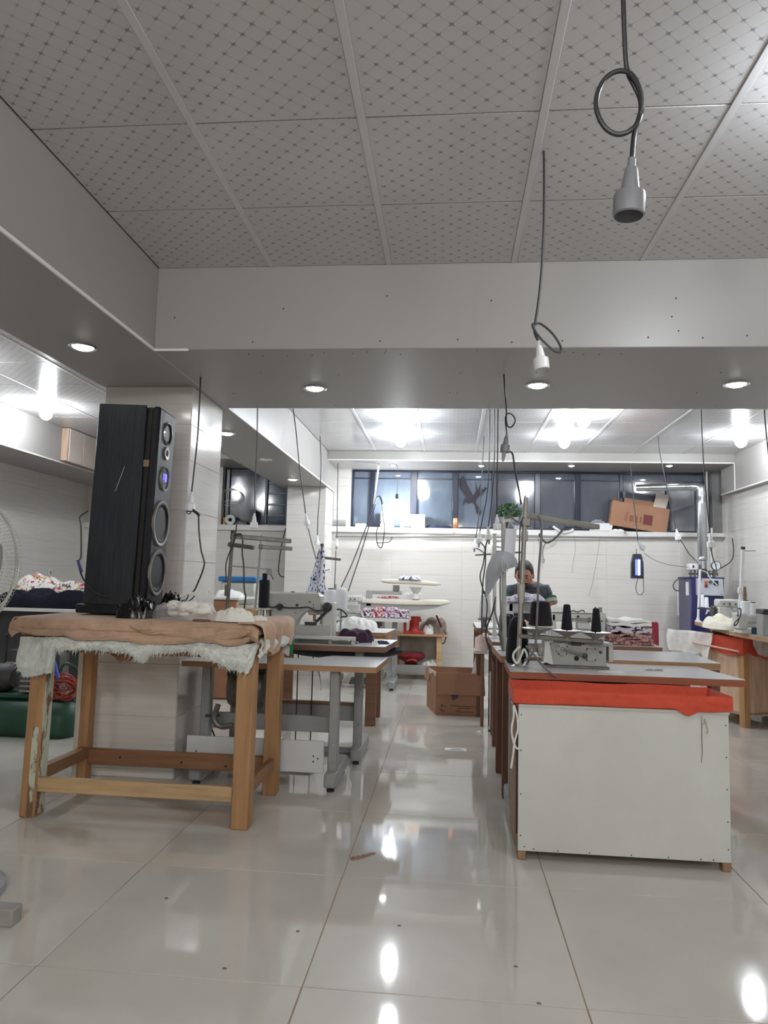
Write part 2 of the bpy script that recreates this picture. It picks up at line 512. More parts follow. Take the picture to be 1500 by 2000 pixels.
# walls: a core with glazed tiles set on it
def tiled_wall(name, lo, hi, face, us, zs, thick=.010):
    # face: ('y-', plane) etc; us horizontal joints, zs vertical joints
    w = structure(MB().bb(lo, hi).build(name, 'wall_grout'))
    ax, pl = face; cells = []
    for u0, u1 in zip(us[:-1], us[1:]):
        for z0, z1 in zip(zs[:-1], zs[1:]):
            c = ((u0+u1)/2, pl, (z0+z1)/2) if ax == 'y' else (pl, (u0+u1)/2, (z0+z1)/2)
            cells.append((c, (u1-u0-.0012, z1-z0-.0014)))
    pieces(w, 'wall_tile', 'wall_tile', cells, None, ax, .001, thick)
    return w
def steps(a, b, d, first=None):
    e = [a]; x = a+(first or d)
    while x < b-.02: e.append(x); x += d
    return e+[b]
rows = [0, .045]+[.345+.3*k for k in range(6)]
back_rows = rows[:-1]+[1.835] if rows[-1] > 1.835 else rows+[1.835]
tiled_wall('wall_back', (XL, YB-.002, 0), (XR+.15, YB+.12, 1.835), ('y', YB), steps(XL, XR+.1, .9, .55), [0, .045, .345, .645, .945, 1.245, 1.545, 1.835])
tiled_wall('wall_left', (XL-.12, YF, 0), (XL+.002, YB, ZC), ('x', XL), steps(YF, YB, .9, .5), steps(0, 2.36, .3, .045))
tiled_wall('wall_right', (XR-.002, YF, 0), (XR+.12, YB+.5, ZC), ('x', XR), steps(YF, YB+.4, .9, .47), steps(0, 2.31, .3, .045))
structure(MB().bb((XL, YF-.12, 0), (XR, YF, ZC)).build('wall_front', 'plaster'))
structure(MB().bb((XL-.1, YB+.8, 1.0), (XR+.2, YB+.9, 3.2)).build('wall_outside', plain('outside_wall', srgb(52, 56, 66), .9)))
def column(name, x0, x1, y0, y1):
    c = structure(MB().bb((x0+.003, y0+.003, 0), (x1-.003, y1-.003, ZS+.01)).build(name, 'wall_grout'))
    zs = [0, .045]+[.345+.3*k for k in range(6)]+[2.06, ZS]
    cells = [(((x0+x1)/2, y0+.005, (a+b_)/2), (x1-x0-.004, b_-a-.002)) for a, b_ in zip(zs[:-1], zs[1:])]
    pieces(c, 'wall_tile', 'wall_tile', cells, None, 'y', .0015)
    for x in (x0+.005, x1-.005):
        cells = [((x, (y0+y1)/2, (a+b_)/2), (y1-y0-.012, b_-a-.002)) for a, b_ in zip(zs[:-1], zs[1:])]
        pieces(c, 'wall_tile', 'wall_tile', cells, None, 'x', .0015)
    return c
column('column', -2.10, -1.555, 4.06, 4.63)
column('column', -2.02, -1.535, 8.60, YB+.05)
# sill of the window band
structure(MB().bb((XL, YB-.05, 1.77), (XR, YB+.3, 1.842), .004).build('trim_2', 'plaster_trim'))
structure(MB().bb((BX1-.02, YB+.0, 1.842), (-1.31, YB+.3, 2.62)).build('trim_3', 'wall_tile'))
structure(MB().bb((3.24, YB+.0, 1.842), (XR+.05, YB+.4, 2.62)).build('trim_3', plain('reveal', srgb(120, 118, 118), .6)))

# windows: dark aluminium frames and dirty night glass
def glass_mat(name, c, rough):
    t = NT(name); v = t.coord(scale=(1, 1, .5)); f = t.noise(v, 4, 5, .65); st = t.noise(t.coord(scale=(5, 1, 1.2)), 3, 4)
    k = t.math('ADD', t.math('MULTIPLY', f, .6), t.math('MULTIPLY', st, .4))
    t.col(t.ramp(k, [(.3, dark(c, .82)), (.7, dark(c, 1.14))]))
    t.set(Roughness=t.ramp(f, [(.35, (rough,)*3+(1,)), (.75, (rough+.07,)*3+(1,))]), Specular_IOR_Level=.9, IOR=1.6)
    return t.m
M['night_glass'] = glass_mat('night_glass', srgb(98, 108, 122), .04)
M['night_glass_dark'] = glass_mat('night_glass_dark', srgb(84, 88, 98), .05)
M['navy_frame'] = plain('navy_frame', srgb(34, 38, 54), .32, .0, .15)
win = structure(MB().bb((-1.31, YB+.10, 1.842), (3.24, YB+.16, 1.872), .004).build('window_1', 'navy_frame'))
MB().bb((-1.31, YB+.10, 2.585), (3.24, YB+.16, 2.615), .004).build('top_rail', 'navy_frame', win, True)
BARS = [(-1.338, -1.277), (-1.059, -1.004), (-0.531, -0.443), (0.018, 0.091), (0.521, 0.6), (1.072, 1.144), (1.578, 1.649), (2.136, 2.181), (2.713, 2.745), (3.203, 3.265)]
for a, b_ in BARS:
    MB().bb((a, YB+.09, 1.87), (b_, YB+.165, 2.59), .005).build('mullion', 'navy_frame', win, True)
for i, ((a, b_), (c, d)) in enumerate(zip(BARS[:-1], BARS[1:])):
    MB().bb((b_-.004, YB+.126, 1.868), (c+.004, YB+.132, 2.59)).build('pane', 'night_glass' if i < 4 else 'night_glass_dark', win, True)
    MB().bb((b_, YB+.12, 2.49), (c, YB+.135, 2.506), .002).build('glazing_bar', 'navy_frame', win, True)

hole = [(p[0], p[2]) for p in [(0.103, 9.25, 2.436), (0.115, 9.25, 2.504), (0.154, 9.25, 2.558), (0.202, 9.25, 2.438), (0.257, 9.25, 2.338), (0.29, 9.25, 2.284), (0.322, 9.25, 2.352), (0.308, 9.25, 2.486), (0.342, 9.25, 2.359), (0.381, 9.25, 2.446), (0.369, 9.25, 2.332), (0.441, 9.25, 2.4), (0.467, 9.25, 2.387), (0.396, 9.25, 2.299), (0.33, 9.25, 2.251), (0.318, 9.25, 2.191), (0.358, 9.25, 2.138), (0.392, 9.25, 2.072), (0.366, 9.25, 2.018), (0.333, 9.25, 2.064), (0.305, 9.25, 2.164), (0.271, 9.25, 2.21), (0.232, 9.25, 2.176), (0.205, 9.25, 2.209), (0.153, 9.25, 2.155), (0.165, 9.25, 2.222), (0.191, 9.25, 2.27), (0.157, 9.25, 2.323), (0.117, 9.25, 2.376)]]
MB().prism(hole, .004, (0, YB+.113, 0), (1, 0, 0), (0, 0, 1)).build('broken_hole', plain('hole_dark', srgb(62, 60, 68), .95, spec=.1), win, True)
win2 = structure(MB().bb((-3.05, YB+.10, 1.842), (-2.02, YB+.16, 1.872), .004).build('window_2', 'navy_frame'))
structure(MB().bb((XL, YB-.005, 1.842), (-3.03, YB+.3, 2.62)).build('trim_3', 'wall_tile'))
for x, w in ((-2.985, .05), (-2.455, .035), (-2.17, .04)):
    MB().bb((x-w/2, YB+.09, 1.87), (x+w/2, YB+.165, 2.6), .005).build('mullion', 'navy_frame', win2, True)
MB().bb((-2.96, YB+.126, 1.868), (-2.47, YB+.132, 2.6)).build('pane', 'night_glass_dark', win2, True)
MB().bb((-2.44, YB+.126, 1.868), (-2.17, YB+.132, 2.6)).build('pane', glass_mat('teal_glass', srgb(28, 62, 78), .06), win2, True)
for z in (1.98, 2.13, 2.28, 2.42):
    MB().bb((-2.44, YB+.112, z-.012), (-2.19, YB+.126, z+.012), .003).build('louvre_slat', plain('louvre', srgb(66, 82, 94), .3), win2, True)
MB().bb((-2.15, YB+.12, 1.868), (-2.0, YB+.132, 2.5)).build('pane', plain('pale_glass', srgb(128, 148, 150), .2), win2, True)

# ------------------------------------------------------------------ lamps
def downlight(x, y, z, label, on=True, group='recessed downlights', r=.070):
    t = thing('downlight', label, 'ceiling light', (x, y, z), 0, group)
    MB().lathe([(r, .004), (r+.001, -.004), (r*.9, -.009), (r*.74, -.004), (r*.72, .004)], (0, 0, 0), (0, 0, 1), 24, False).build('ring', 'chrome', t)
    MB().lathe([(r*.72, -.001), (r*.70, -.006), (r*.5, -.013), (r*.2, -.016), (.001, -.0165)], (0, 0, 0), (0, 0, 1), 24, True).build('lens', 'spot' if on else 'white_plastic', t)
    return t
downlight(*(-1.851, 3.32, 2.29), 'lit round downlight in the left beam soffit, near the front corner')
downlight(*(-0.818, 4.093, 2.29), 'lit round downlight in the wide front beam, left of centre')
downlight(*(0.481, 4.032, 2.29), 'lit round downlight in the wide front beam, right of centre')
downlight(*(1.562, 4.015, 2.29), 'lit round downlight in the wide front beam, far right')
downlight(*(-1.813, 7.967, 2.29), 'lit round downlight in the left beam beside the back column')
downlight(*(-1.789, 6.624, 2.29), 'unlit round downlight in the left beam behind the near column', False)
downlight(*(-1.777, 5.413, 2.29), 'lit round downlight in the left beam just behind the near column')
downlight(*(-0.733, 8.842, 2.611), 'first lit downlight from the left in the narrow beam over the windows', r=.05)
downlight(*(0.367, 8.817, 2.611), 'second lit downlight from the left in the narrow beam over the windows', r=.05)
downlight(*(1.454, 8.754, 2.611), 'third lit downlight from the left in the narrow beam over the windows', r=.05)
downlight(*(2.589, 8.688, 2.611), 'rightmost lit downlight in the narrow beam over the windows', r=.05)

def bulb(x, y, z, label, group='bare ceiling bulbs', cord=-.06, r=.058, mat='bulb'):
    # bare bulb in a white socket; z is the ceiling
    t = thing('ceiling_bulb', label, 'light bulb', (x, y, z-cord-.2), 0, group)
    MB().lathe([(.036, .20+cord), (.036, .19+cord), (.026, .186+cord), (.024, .15), (.016, .146)], n=16).build('lamp_socket', 'white_plastic', t)
    prof = [(.018, .15)]+[(max(.001, r*math.sin(PI*k/10)), .068+r*1.25*math.cos(PI*k/10)) for k in range(1, 11)]
    MB().lathe(prof, n=16).build('glass_bulb', mat, t)
    return t
bulb(-0.542, 7.455, ZC, 'bare lit bulb on the back ceiling, lower of the pair above the left windows')
bulb(-0.47, 6.536, ZC, 'bare lit bulb on the back ceiling, upper of the pair above the left windows')
bulb(1.165, 7.457, ZC, 'bare lit bulb on the back ceiling, lower of the middle pair')
bulb(1.184, 6.47, ZC, 'bare lit bulb on the back ceiling, upper of the middle pair')
bulb(2.892, 7.351, ZC, 'bare lit bulb by the right beam on the back ceiling')
bulb(-3.79, 6.226, ZC, 'bare lit bulb on the ceiling left of the near column')
bulb(-3.75, 4.6, ZC, 'bare lit bulb on the left ceiling, outside the frame')
bulb(1.27, 2.0, ZC, 'bare lit bulb on the front ceiling, right of the frame', mat='bulb_near')
for i, (x, y) in enumerate(((1.2, -1.3), (-.8, -1.3), (.2, -3.0), (1.6, -4.6), (-1.2, -4.6))):
    bulb(x, y, ZC, 'bare lit bulb on the front ceiling behind the camera, '+('first row right', 'first row left', 'alone in the second row', 'last row right', 'last row left')[i], mat='bulb_front')
hb = (-0.685, 8.95, 2.124)
t = thing('hanging_bulb', 'lit bulb hanging on a thin cord in front of the left windows', 'light bulb', (hb[0], hb[1], hb[2]-.1))
MB().tube([(0, 0, .20), (.004, 0, .4), (0, 0, 2.612-hb[2]+.1)], .0025, 6, 3).build('cord', 'grey_cable', t)
MB().lathe([(.004, .235), (.016, .232), (.019, .215), (.019, .165), (.022, .16)], n=14).build('lamp_socket', 'black_rubber', t)
MB().lathe([(.02, .165)]+[(max(.001, .055*math.sin(PI*k/10)), .09+.075*math.cos(PI*k/10)) for k in range(1, 11)], n=16).build('glass_bulb', 'bulb', t)

# ------------------------------------------------------------------ packing table on the left
M['pine'] = wood('pine', srgb(176, 134, 92), 'z')
M['pine_pale'] = wood('pine_pale', srgb(196, 164, 122), 'x')
M['pine_brown'] = wood('pine_brown', srgb(140, 100, 70), 'x')
M['pine_side'] = wood('pine_side', srgb(150, 112, 80), 'y')
def chipped(name, wood_c, paint):
    t = NT(name); a = t.noise(t.coord(scale=(14, 14, 1.2)), 2.2, 6); w = t.ramp(a, [(.3, dark(wood_c, .65)), (.7, wood_c)])
    k = t.noise(t.coord(scale=(1, 1, .35)), 13, 5, .7)
    t.col(t.mix(t.ramp(k, [(.44, (0, 0, 0, 1)), (.5, (1, 1, 1, 1))]), w, paint)); t.set(Roughness=.6); return t.m
M['chipped_leg'] = chipped('chipped_leg', srgb(128, 98, 74), srgb(190, 196, 178))
def cloth(name, c, var=.2):
    t = NT(name); f = t.noise(t.coord(), 5, 5, .6); g = t.noise(t.coord(scale=(1, 1, 1)), 23, 4, .6)
    t.col(t.ramp(t.math('ADD', t.math('MULTIPLY', f, .6), t.math('MULTIPLY', g, .4)), [(.32, dark(c, 1-var*1.4)), (.5, c), (.68, dark(c, 1+var*.7))]))
    t.set(Roughness=.8, Sheen_Weight=.1, Specular_IOR_Level=.25); t.bump(g, .25, .012); return t.m
M['tan_cloth'] = cloth('tan_cloth', srgb(194, 162, 138))
M['brown_cloth'] = cloth('brown_cloth', srgb(120, 84, 66))
def wool(name, c):
    t = NT(name); f = t.noise(t.coord(), 9, 6, .75); g = t.noise(t.coord(scale=(1, 1, .5)), 60, 4, .7)
    t.col(t.ramp(t.math('ADD', t.math('MULTIPLY', f, .55), t.math('MULTIPLY', g, .45)), [(.35, dark(c, .72)), (.62, dark(c, 1.08))]))
    t.set(Roughness=1, Specular_IOR_Level=.1, Sheen_Weight=.3); t.bump(g, .6, .012); return t.m
M['wadding'] = wool('wadding', srgb(226, 231, 226))

tb = thing('packing_table', 'pine packing table padded with tan cloth over white wadding', 'table', (-1.46, 3.62, 0))
def leg(lo, hi, mat): return MB().bb(lo, hi, .004).build('leg', mat, tb, True)
l1 = MB().box((-1.976, 3.37, .43), (.078, .085, .86), .004, rotm(0, .012, 0)).build('leg', 'pine', tb, True); l1['label'] = 'leg with flaking pale paint'
MB().box((-1.9655, 3.327, .21), (.03, .004, .42), .001, rotm(0, .012, 0)).build('paint_strip', 'chipped_leg', l1, True)
MB().box((-1.9365, 3.37, .43), (.004, .07, .84), .001, rotm(0, .012, 0)).build('paint_strip', 'chipped_leg', l1, True)
leg((-.99, 3.325, 0), (-.908, 3.41, .86), 'pine')
leg((-.985, 3.86, 0), (-.908, 3.94, .86), 'pine')
leg((-2.06, 3.88, 0), (-1.985, 3.95, .86), 'pine')
MB().bb((-2.062, 3.872, .02), (-2.035, 3.879, .86), .001).build('leg_strip', plain('leg_strip', srgb(196, 188, 172), .6), tb, True)
MB().bb((-1.945, 3.335, .118), (-.988, 3.36, .186), .003).build('stretcher', 'pine_pale', tb, True)
MB().bb((-1.988, 3.90, .105), (-.98, 3.93, .19), .003).build('stretcher', 'pine_brown', tb, True)
MB().bb((-.955, 3.40, .13), (-.925, 3.87, .195), .003).build('stretcher', 'pine_side', tb, True)
MB().bb((-2.03, 3.40, .14), (-1.98, 3.89, .20), .003).build('stretcher', 'pine_side', tb, True)
for x, y, z in ((-1.8, 3.8985, .15), (-1.45, 3.8985, .14), (-1.2, 3.8985, .13), (-.95, 3.8585, .19), (-2.0, 3.878, .19)):
    MB().lathe([(.006, 0), (.006, .003)], (x, y+.001, z), (0, -1, 0), 8).build('knot', 'black_gap', tb, True)
MB().bb((-2.04, 3.30, .78), (-.90, 3.335, .86), .003).build('apron', 'pine_brown', tb, True)
MB().bb((-2.05, 3.29, .86), (-.885, 3.96, .902), .004).build('table_board', 'pine_pale', tb, True)
# padding, folded cloth and hanging wadding
PX0, PX1, PY0, PY1, PZ = -2.085, -.872, 3.255, 3.975, .944
def top_cover(u, v):
    x = PX0 + (PX1-PX0)*u; prof = [(PY1, .89), (PY1+.004, .925), (PY1-.03, PZ), (3.65, PZ), (PY0+.02, PZ), (PY0-.012, PZ-.016), (PY0-.016, PZ-.045), (PY0+.01, PZ-.072)]
    k = v*(len(prof)-1); i = min(int(k), len(prof)-2); f = k-i
    y = prof[i][0]*(1-f)+prof[i+1][0]*f; z = prof[i][1]*(1-f)+prof[i+1][1]*f
    w = noise.noise(Vector((x*5, y*7, 3)))*.008 + ridge((x*7+z*16+y*3, y*4, z*10+x*2), 1.3)*.0055*(1 if v > .55 else .6)
    e = min(u, 1-u); dz = 0
    if e < .035: dz = (1-e/.035)**2*.05
    edge = 1 if v > .6 or v < .25 else .35
    return (x, y + w*(1.2 if v > .6 else .2), z - dz*(.5 if v > .6 else 1) + (w*.4*edge if v < .7 else 0)*(.3 if .2 < v < .6 else 1))
cv = MB().sheet(top_cover, 64, 22, .006).build('cloth_cover', 'tan_cloth', tb, True)
def end_cover(u, v):
    y = PY0-.01 + (PY1-PY0+.01)*u
    prof = [(PX1-.10, PZ+.002), (PX1-.02, PZ+.003), (PX1+.012, PZ-.012), (PX1+.02, PZ-.05), (PX1+.012, PZ-.1-.03*noise.noise(Vector((y*7, 1, 1)))), (PX1+.004, PZ-.14-.05*noise.noise(Vector((y*5, 2, 1))))]
    k = v*(len(prof)-1); i = min(int(k), len(prof)-2); f = k-i
    x = prof[i][0]*(1-f)+prof[i+1][0]*f; z = prof[i][1]*(1-f)+prof[i+1][1]*f
    return (x + (.016*math.sin(y*30+1.5*math.sin(y*9)) + .006*noise.noise(Vector((y*18, z*9, 0))))*min(1, v*1.3), y, z + .004*math.sin(y*30)*min(1, v*2))
MB().sheet(end_cover, 48, 16, .006).build('end_drape', 'tan_cloth', tb, True)
def end_left(u, v):
    y = PY0 + (PY1-PY0)*u
    x = PX0+.03 - .03*math.sin(min(1, v*1.6)*PI/2) + .004*noise.noise(Vector((y*12, v*4, 7)))
    return (x, y, PZ-.002 - .075*max(0, v-.15))
MB().sheet(end_left, 24, 8, .006).build('end_drape', 'tan_cloth', tb, True)
def fold(x0, x1, z0, depth, seed, y):
    def fn(u, v):
        x = x0+(x1-x0)*u
        d = depth*(.75+.5*noise.noise(Vector((x*4, seed, 0)))+.25*noise.noise(Vector((x*13, seed, 0))))*min(1, u*9, (1-u)*9+.3)
        w = .012*noise.noise(Vector((x*9, v*1.2, seed)))+.008*ridge((x*12+v*3, v*2, seed), 1)
        return (x, y-.012*math.sin(v*PI)+w, z0-d*v-.012*(u-.5))
    return MB().sheet(fn, 60, 10, .005)
fold(PX0+.02, PX1-.04, .890, .058, 3, PY0-.014).build('lower_fold', 'tan_cloth', tb, True)
fold(-1.48, PX1-.03, .922, .056, 8, PY0-.034).build('upper_fold', 'tan_cloth', tb, True)
LOW = [(-2.035, .70), (-1.99, .674), (-1.93, .69), (-1.875, .70), (-1.862, .80), (-1.80, .81), (-1.68, .815), (-1.5, .808), (-1.425, .76), (-1.40, .80), (-1.25, .82), (-1.13, .805), (-1.08, .775), (-1.0, .748), (-.925, .728), (-.902, .79), (-.878, .86)]
def low(x):
    for (a, za), (b_, zb) in zip(LOW[:-1], LOW[1:]):
        if x <= b_: return za + (zb-za)*max(0, (x-a)/(b_-a))
    return LOW[-1][1]
def wad(u, v):
    x = -2.035 + (1.157)*u; z1 = low(x) - .012 + .014*noise.noise(Vector((x*40, 0, 5)))+.010*noise.noise(Vector((x*95, 0, 8))); z0 = .85
    bulge = .026*math.sin(v*PI)*v**.5+.012*noise.noise(Vector((x*11, v*3, 2)))+.009*noise.noise(Vector((x*35, v*9, 2)))
    return (x, PY0+.022-bulge - (.006 if x < -1.86 else 0), z0+(z1-z0)*v)
MB().sheet(wad, 220, 18, .014).build('wadding', 'wadding', tb, True)
tf = MB(); tr = random.Random(3)
for k in range(420):
    u = tr.random(); x, y, z = wad(u, tr.uniform(.55, 1.0)); L = tr.uniform(.012, .035)
    d = Vector((tr.uniform(-.6, .6), -tr.uniform(.2, .9), -tr.uniform(.2, 1))).normalized()
    tf.tube([(x, y-.006, z), Vector((x, y-.006, z))+d*L*.6+Vector((tr.uniform(-.004, .004), 0, 0)), Vector((x, y-.006, z-L*.2))+d*L], .0012, 4, 0, radii=(.0022, .0003))
tf.build('wadding_tuft', 'wadding', tb, True)['kind'] = 'stuff'
def wad2(u, v):
    y = PY0+.03 + .62*u; z1 = .80 + .03*noise.noise(Vector((y*6, 3, 1)))+.02*u; z0 = .87
    return (PX1-.006 + .02*math.sin(v*PI)+.012*noise.noise(Vector((y*10, v*3, 8))), y, z0+(z1-z0)*v)
MB().sheet(wad2, 50, 10, .016).build('wadding', 'wadding', tb, True)
def flap(u, v):
    x = -1.66+.2*u; d = .10*math.sin(u*PI)**.6*(1+.2*noise.noise(Vector((u*5, 0, 0))))
    return (x, 3.345+.01*math.sin(u*9), .84-d*v)
MB().sheet(flap, 16, 8, .004).build('hanging_flap', 'brown_cloth', tb, True)
def tape(u, v): return (-.915+.05*u, PY0+.62+.004*math.sin(v*4), .80-.055*v+.008*math.sin(u*5))
MB().sheet(tape, 6, 6, .003).build('plastic_wrap', plain('plastic_wrap', srgb(196, 196, 196), .25), tb, True)

# ------------------------------------------------------------------ tower speaker
def ash(name):
    t = NT(name); f = t.noise(t.coord(scale=(60, 60, 3.2)), 2.2, 5)
    t.col(t.ramp(f, [(.35, srgb(20, 23, 28)), (.65, srgb(34, 39, 46))])); t.set(Roughness=.46, Specular_IOR_Level=.45); t.bump(f, .1, .004); return t.m
M['black_ash'] = ash('black_ash')
M['speaker_black'] = plain('speaker_black', srgb(26, 27, 34), .55, var=.1, spec=.3)
M['cone_black'] = plain('cone_black', srgb(13, 13, 16), .6, var=.2, scale=20, spec=.2)
M['ring_grey'] = plain('ring_grey', srgb(120, 116, 110), .42, .2)
sp = thing('tower_speaker', 'tall black tower speaker with chrome-ringed drivers standing on the padded table', 'speaker', (-1.735, 3.66, .953), math.radians(3.5))
sp.rotation_euler = (0, math.radians(1.2), math.radians(3.5))
H, W, D = 1.095, .265, .30
MB().box((-.02, 0, (H+.045)/2), (D-.045, W, H-.045), .004).build('cabinet', 'black_ash', sp)
MB().box((-.012, 0, .024), (D+.03, W+.025, .046), .006).build('plinth', 'speaker_black', sp)
MB().box((D/2-.028, 0, (H+.045)/2), (.025, W-.03, H-.06), .002).build('recess', 'black_gap', sp)
MB().box((D/2+.006, 0, (H+.045)/2), (.046, W-.008, H-.05), .012).build('baffle', 'speaker_black', sp)
FX = D/2+.029
def driver(z, r, cone=True, y=0, name='driver', ringw=.86, mat='ring_grey'):
    d = MB().lathe([(r, -.004), (r, .006), (r*.97, .010), (r*ringw, .008), (r*ringw*.97, -.002)], (FX, y, z), (1, 0, 0), 32, False).build(name, mat, sp)
    if cone:
        MB().lathe([(r*ringw, .004), (r*ringw*.93, .007), (r*ringw*.84, .003), (r*.30, -.028), (r*.28, -.02), (r*.2, -.012), (.001, -.008)], (FX, y, z), (1, 0, 0), 32, False).build('cone', 'cone_black', d)
    return d
BZ = .948
driver(1.919-BZ, .062, name='tweeter_ring', ringw=.9, mat='chrome')
d = driver(1.812-BZ, .036, False, name='dome_tweeter', ringw=.5)
MB().lathe([(.019, .001), (.016, .007), (.009, .011), (.001, .012)], (FX, 0, 1.812-BZ), (1, 0, 0), 20, False).build('dome', 'cone_black', d)
zd = 1.674-BZ
d = driver(zd, .066, False, name='display_ring', ringw=.9)
MB().lathe([(.06, 0), (.06, .004)], (FX, 0, zd), (1, 0, 0), 32).build('display_window', plain('display_black', srgb(14, 15, 22), .15), d)
led = emit('blue_led', (.06, .05, 1, 1), 7)
def seg(y, z, w, h): MB().box((FX+.005, y, z), (.002, w, h)).build('digit_segment', led, d)
for z in (-.006, .012): seg(-.018, zd+.006+z, .0045, .015)
for z in (-.014, .004, .022): seg(.014, zd+.002+z, .02, .0045)
for y in (.005, .023):
    for z in (-.005, .013): seg(y, zd+.002+z, .0045, .014)
for k in range(5): MB().lathe([(.0022, 0), (.002, .003)], (FX+.004, -.024+.012*k, zd-.026), (1, 0, 0), 8).build('push_button', 'ring_grey', d)
driver(1.434-BZ, .124, name='woofer_ring')
driver(1.172-BZ, .124, name='woofer_ring')
MB().box((D/2-.028, -W/2+.012, H*.72), (.03, .006, .035)).build('tape_patch', plain('tape_patch', srgb(126, 110, 76), .6), sp)
MB().box((-.005, -W/2-.0004, .70), (.002, .001, .135), rot=rotm(0, math.radians(16), 0)).build('scratch', plain('scratch', srgb(190, 190, 190), .6), sp)
tag(MB().tube([(-2.046, 3.84, 1.51), (-2.07, 3.8, 1.471), (-2.006, 3.7, 1.407), (-1.887, 3.5, 1.249), (-1.883, 3.47, 1.214), (-1.875, 3.5, 1.144), (-1.845, 3.5, 1.106), (-1.787, 3.5, 1.055), (-1.718, 3.5, 1.042)], .004).build('audio_cable', 'black_rubber'), 'thin black cable hanging from behind the tower speaker', 'cable')
tag(MB().tube([(-1.886, 3.47, 1.224), (-1.876, 3.47, 1.196), (-1.86, 3.47, 1.165)], .007, 8).build('cable_sleeve', plain('blue_sleeve', srgb(44, 46, 120), .5)), 'blue sleeve on the cable beside the speaker', 'sleeve')

# things lying on the padded table
M['black_film'] = plain('black_film', srgb(17, 17, 18), .22, var=.3, bump=.1)
b = heap((-1.53, 3.41, .948), .20, .19, .13, 4, 36, .9, 16)
o = b.build('plastic_bag', 'black_film'); tag(o, 'crumpled black plastic bag at the foot of the tower speaker', 'bag')
o = heap((-1.45, 3.66, .948), .16, .22, .15, 9, 32, .9, 16).build('plastic_bag', 'black_film'); tag(o, 'black plastic bag tucked between the speaker and the clear bag', 'bag')
def film_mat():
    t = NT('clear_film'); t.col(srgb(240, 241, 244)); t.set(Roughness=.14, Specular_IOR_Level=.8); t.bump(t.noise(t.coord(), 40, 3), .5, .01)
    tr = t.n('ShaderNodeBsdfTransparent'); mx = t.n('ShaderNodeMixShader'); lw = t.n('ShaderNodeLayerWeight'); lw.inputs[0].default_value = .35
    t.l(t.math('ADD', t.math('MULTIPLY', lw.outputs['Facing'], .55), .10), mx.inputs[0]); t.l(tr.outputs[0], mx.inputs[1]); t.l(t.b.outputs[0], mx.inputs[2])
    t.l(mx.outputs[0], t.t.nodes['Material Output'].inputs[0]); return t.m
M['clear_film'] = film_mat()
M['white_cotton'] = fabric('white_cotton', srgb(238, 238, 236), var=.05)
M['cream_cotton'] = fabric('cream_cotton', srgb(236, 234, 226), var=.06)
cb = thing('clear_bag', 'clear plastic bag full of white knitted pieces on the padded table', 'bag', (-1.295, 3.43, .948))
for i in range(20):
    x, y = rnd.uniform(-.11, .11), rnd.uniform(-.07, .07); z = .025 + .055*max(0, 1-(x/.17)**2)*rnd.random()
    MB().ball((x, y, z), rnd.uniform(.022, .034), 12, 8, (1.3, 1.1, .8), lambda q, p: q*(1+.18*noise.noise(p*2+Vector((i, 0, 0))))).build('white_piece', 'cream_cotton', cb)
heap((0, 0, 0), .33, .24, .115, 14, 36, .5, 12).build('bag_film', 'clear_film', cb)
MB().sheet(lambda u, v: (-.06+.14*u, .07+.05*v, .10+.035*u+.012*math.sin(v*7+u*3)), 10, 6, .003).build('folded_sheet', 'white_cotton', cb)
tag(MB().tube([(-1.279, 3.42, 1.065), (-1.283, 3.42, 1.05), (-1.295, 3.42, 1.03), (-1.267, 3.42, 1.04), (-1.247, 3.42, 1.061)], .003, 6).tube([(-1.295, 3.42, 1.03), (-1.261, 3.42, 1.028), (-1.235, 3.42, 1.021), (-1.218, 3.42, 1.002)], .003, 6).build('wire_tie', 'black_rubber'), 'thin black wire ends sticking out of the clear bag', 'wire')
o = heap((-1.02, 3.33, .950), .20, .13, .075, 21, 34, .8, 12).build('white_rag', 'cream_cotton'); tag(o, 'crumpled white rag on the front edge of the padded table', 'rag')
o = heap((-1.11, 3.62, .948), .11, .12, .05, 25, 26, .7, 12).build('white_rag', 'white_cotton'); tag(o, 'small white rag beside the clear bag on the padded table', 'rag')
o = heap((-.935, 3.47, .948), .08, .08, .03, 27, 22, .7, 12).build('white_rag', 'cream_cotton'); tag(o, 'white scrap in front of the brown tin', 'rag')
tin = thing('label_tin', 'small square brown tin with a dark dotted label', 'tin', (-1.03, 3.62, .948), math.radians(-25))
MB().box((0, 0, .024), (.095, .05, .048), .004).build('body', plain('tin_brown', srgb(170, 140, 100), .5, var=.3), tin)
MB().box((-.02, -.0265, .024), (.045, .003, .042), .001).build('label', printed('tin_label', srgb(120, 120, 122), [srgb(30, 30, 36)], 90, .5), tin)
o = heap((-1.165, 3.31, .948), .09, .06, .012, 31, 24, .6, 14).build('brown_scrap', 'brown_cloth'); tag(o, 'flat reddish brown scrap between the clear bag and the white rag', 'rag')

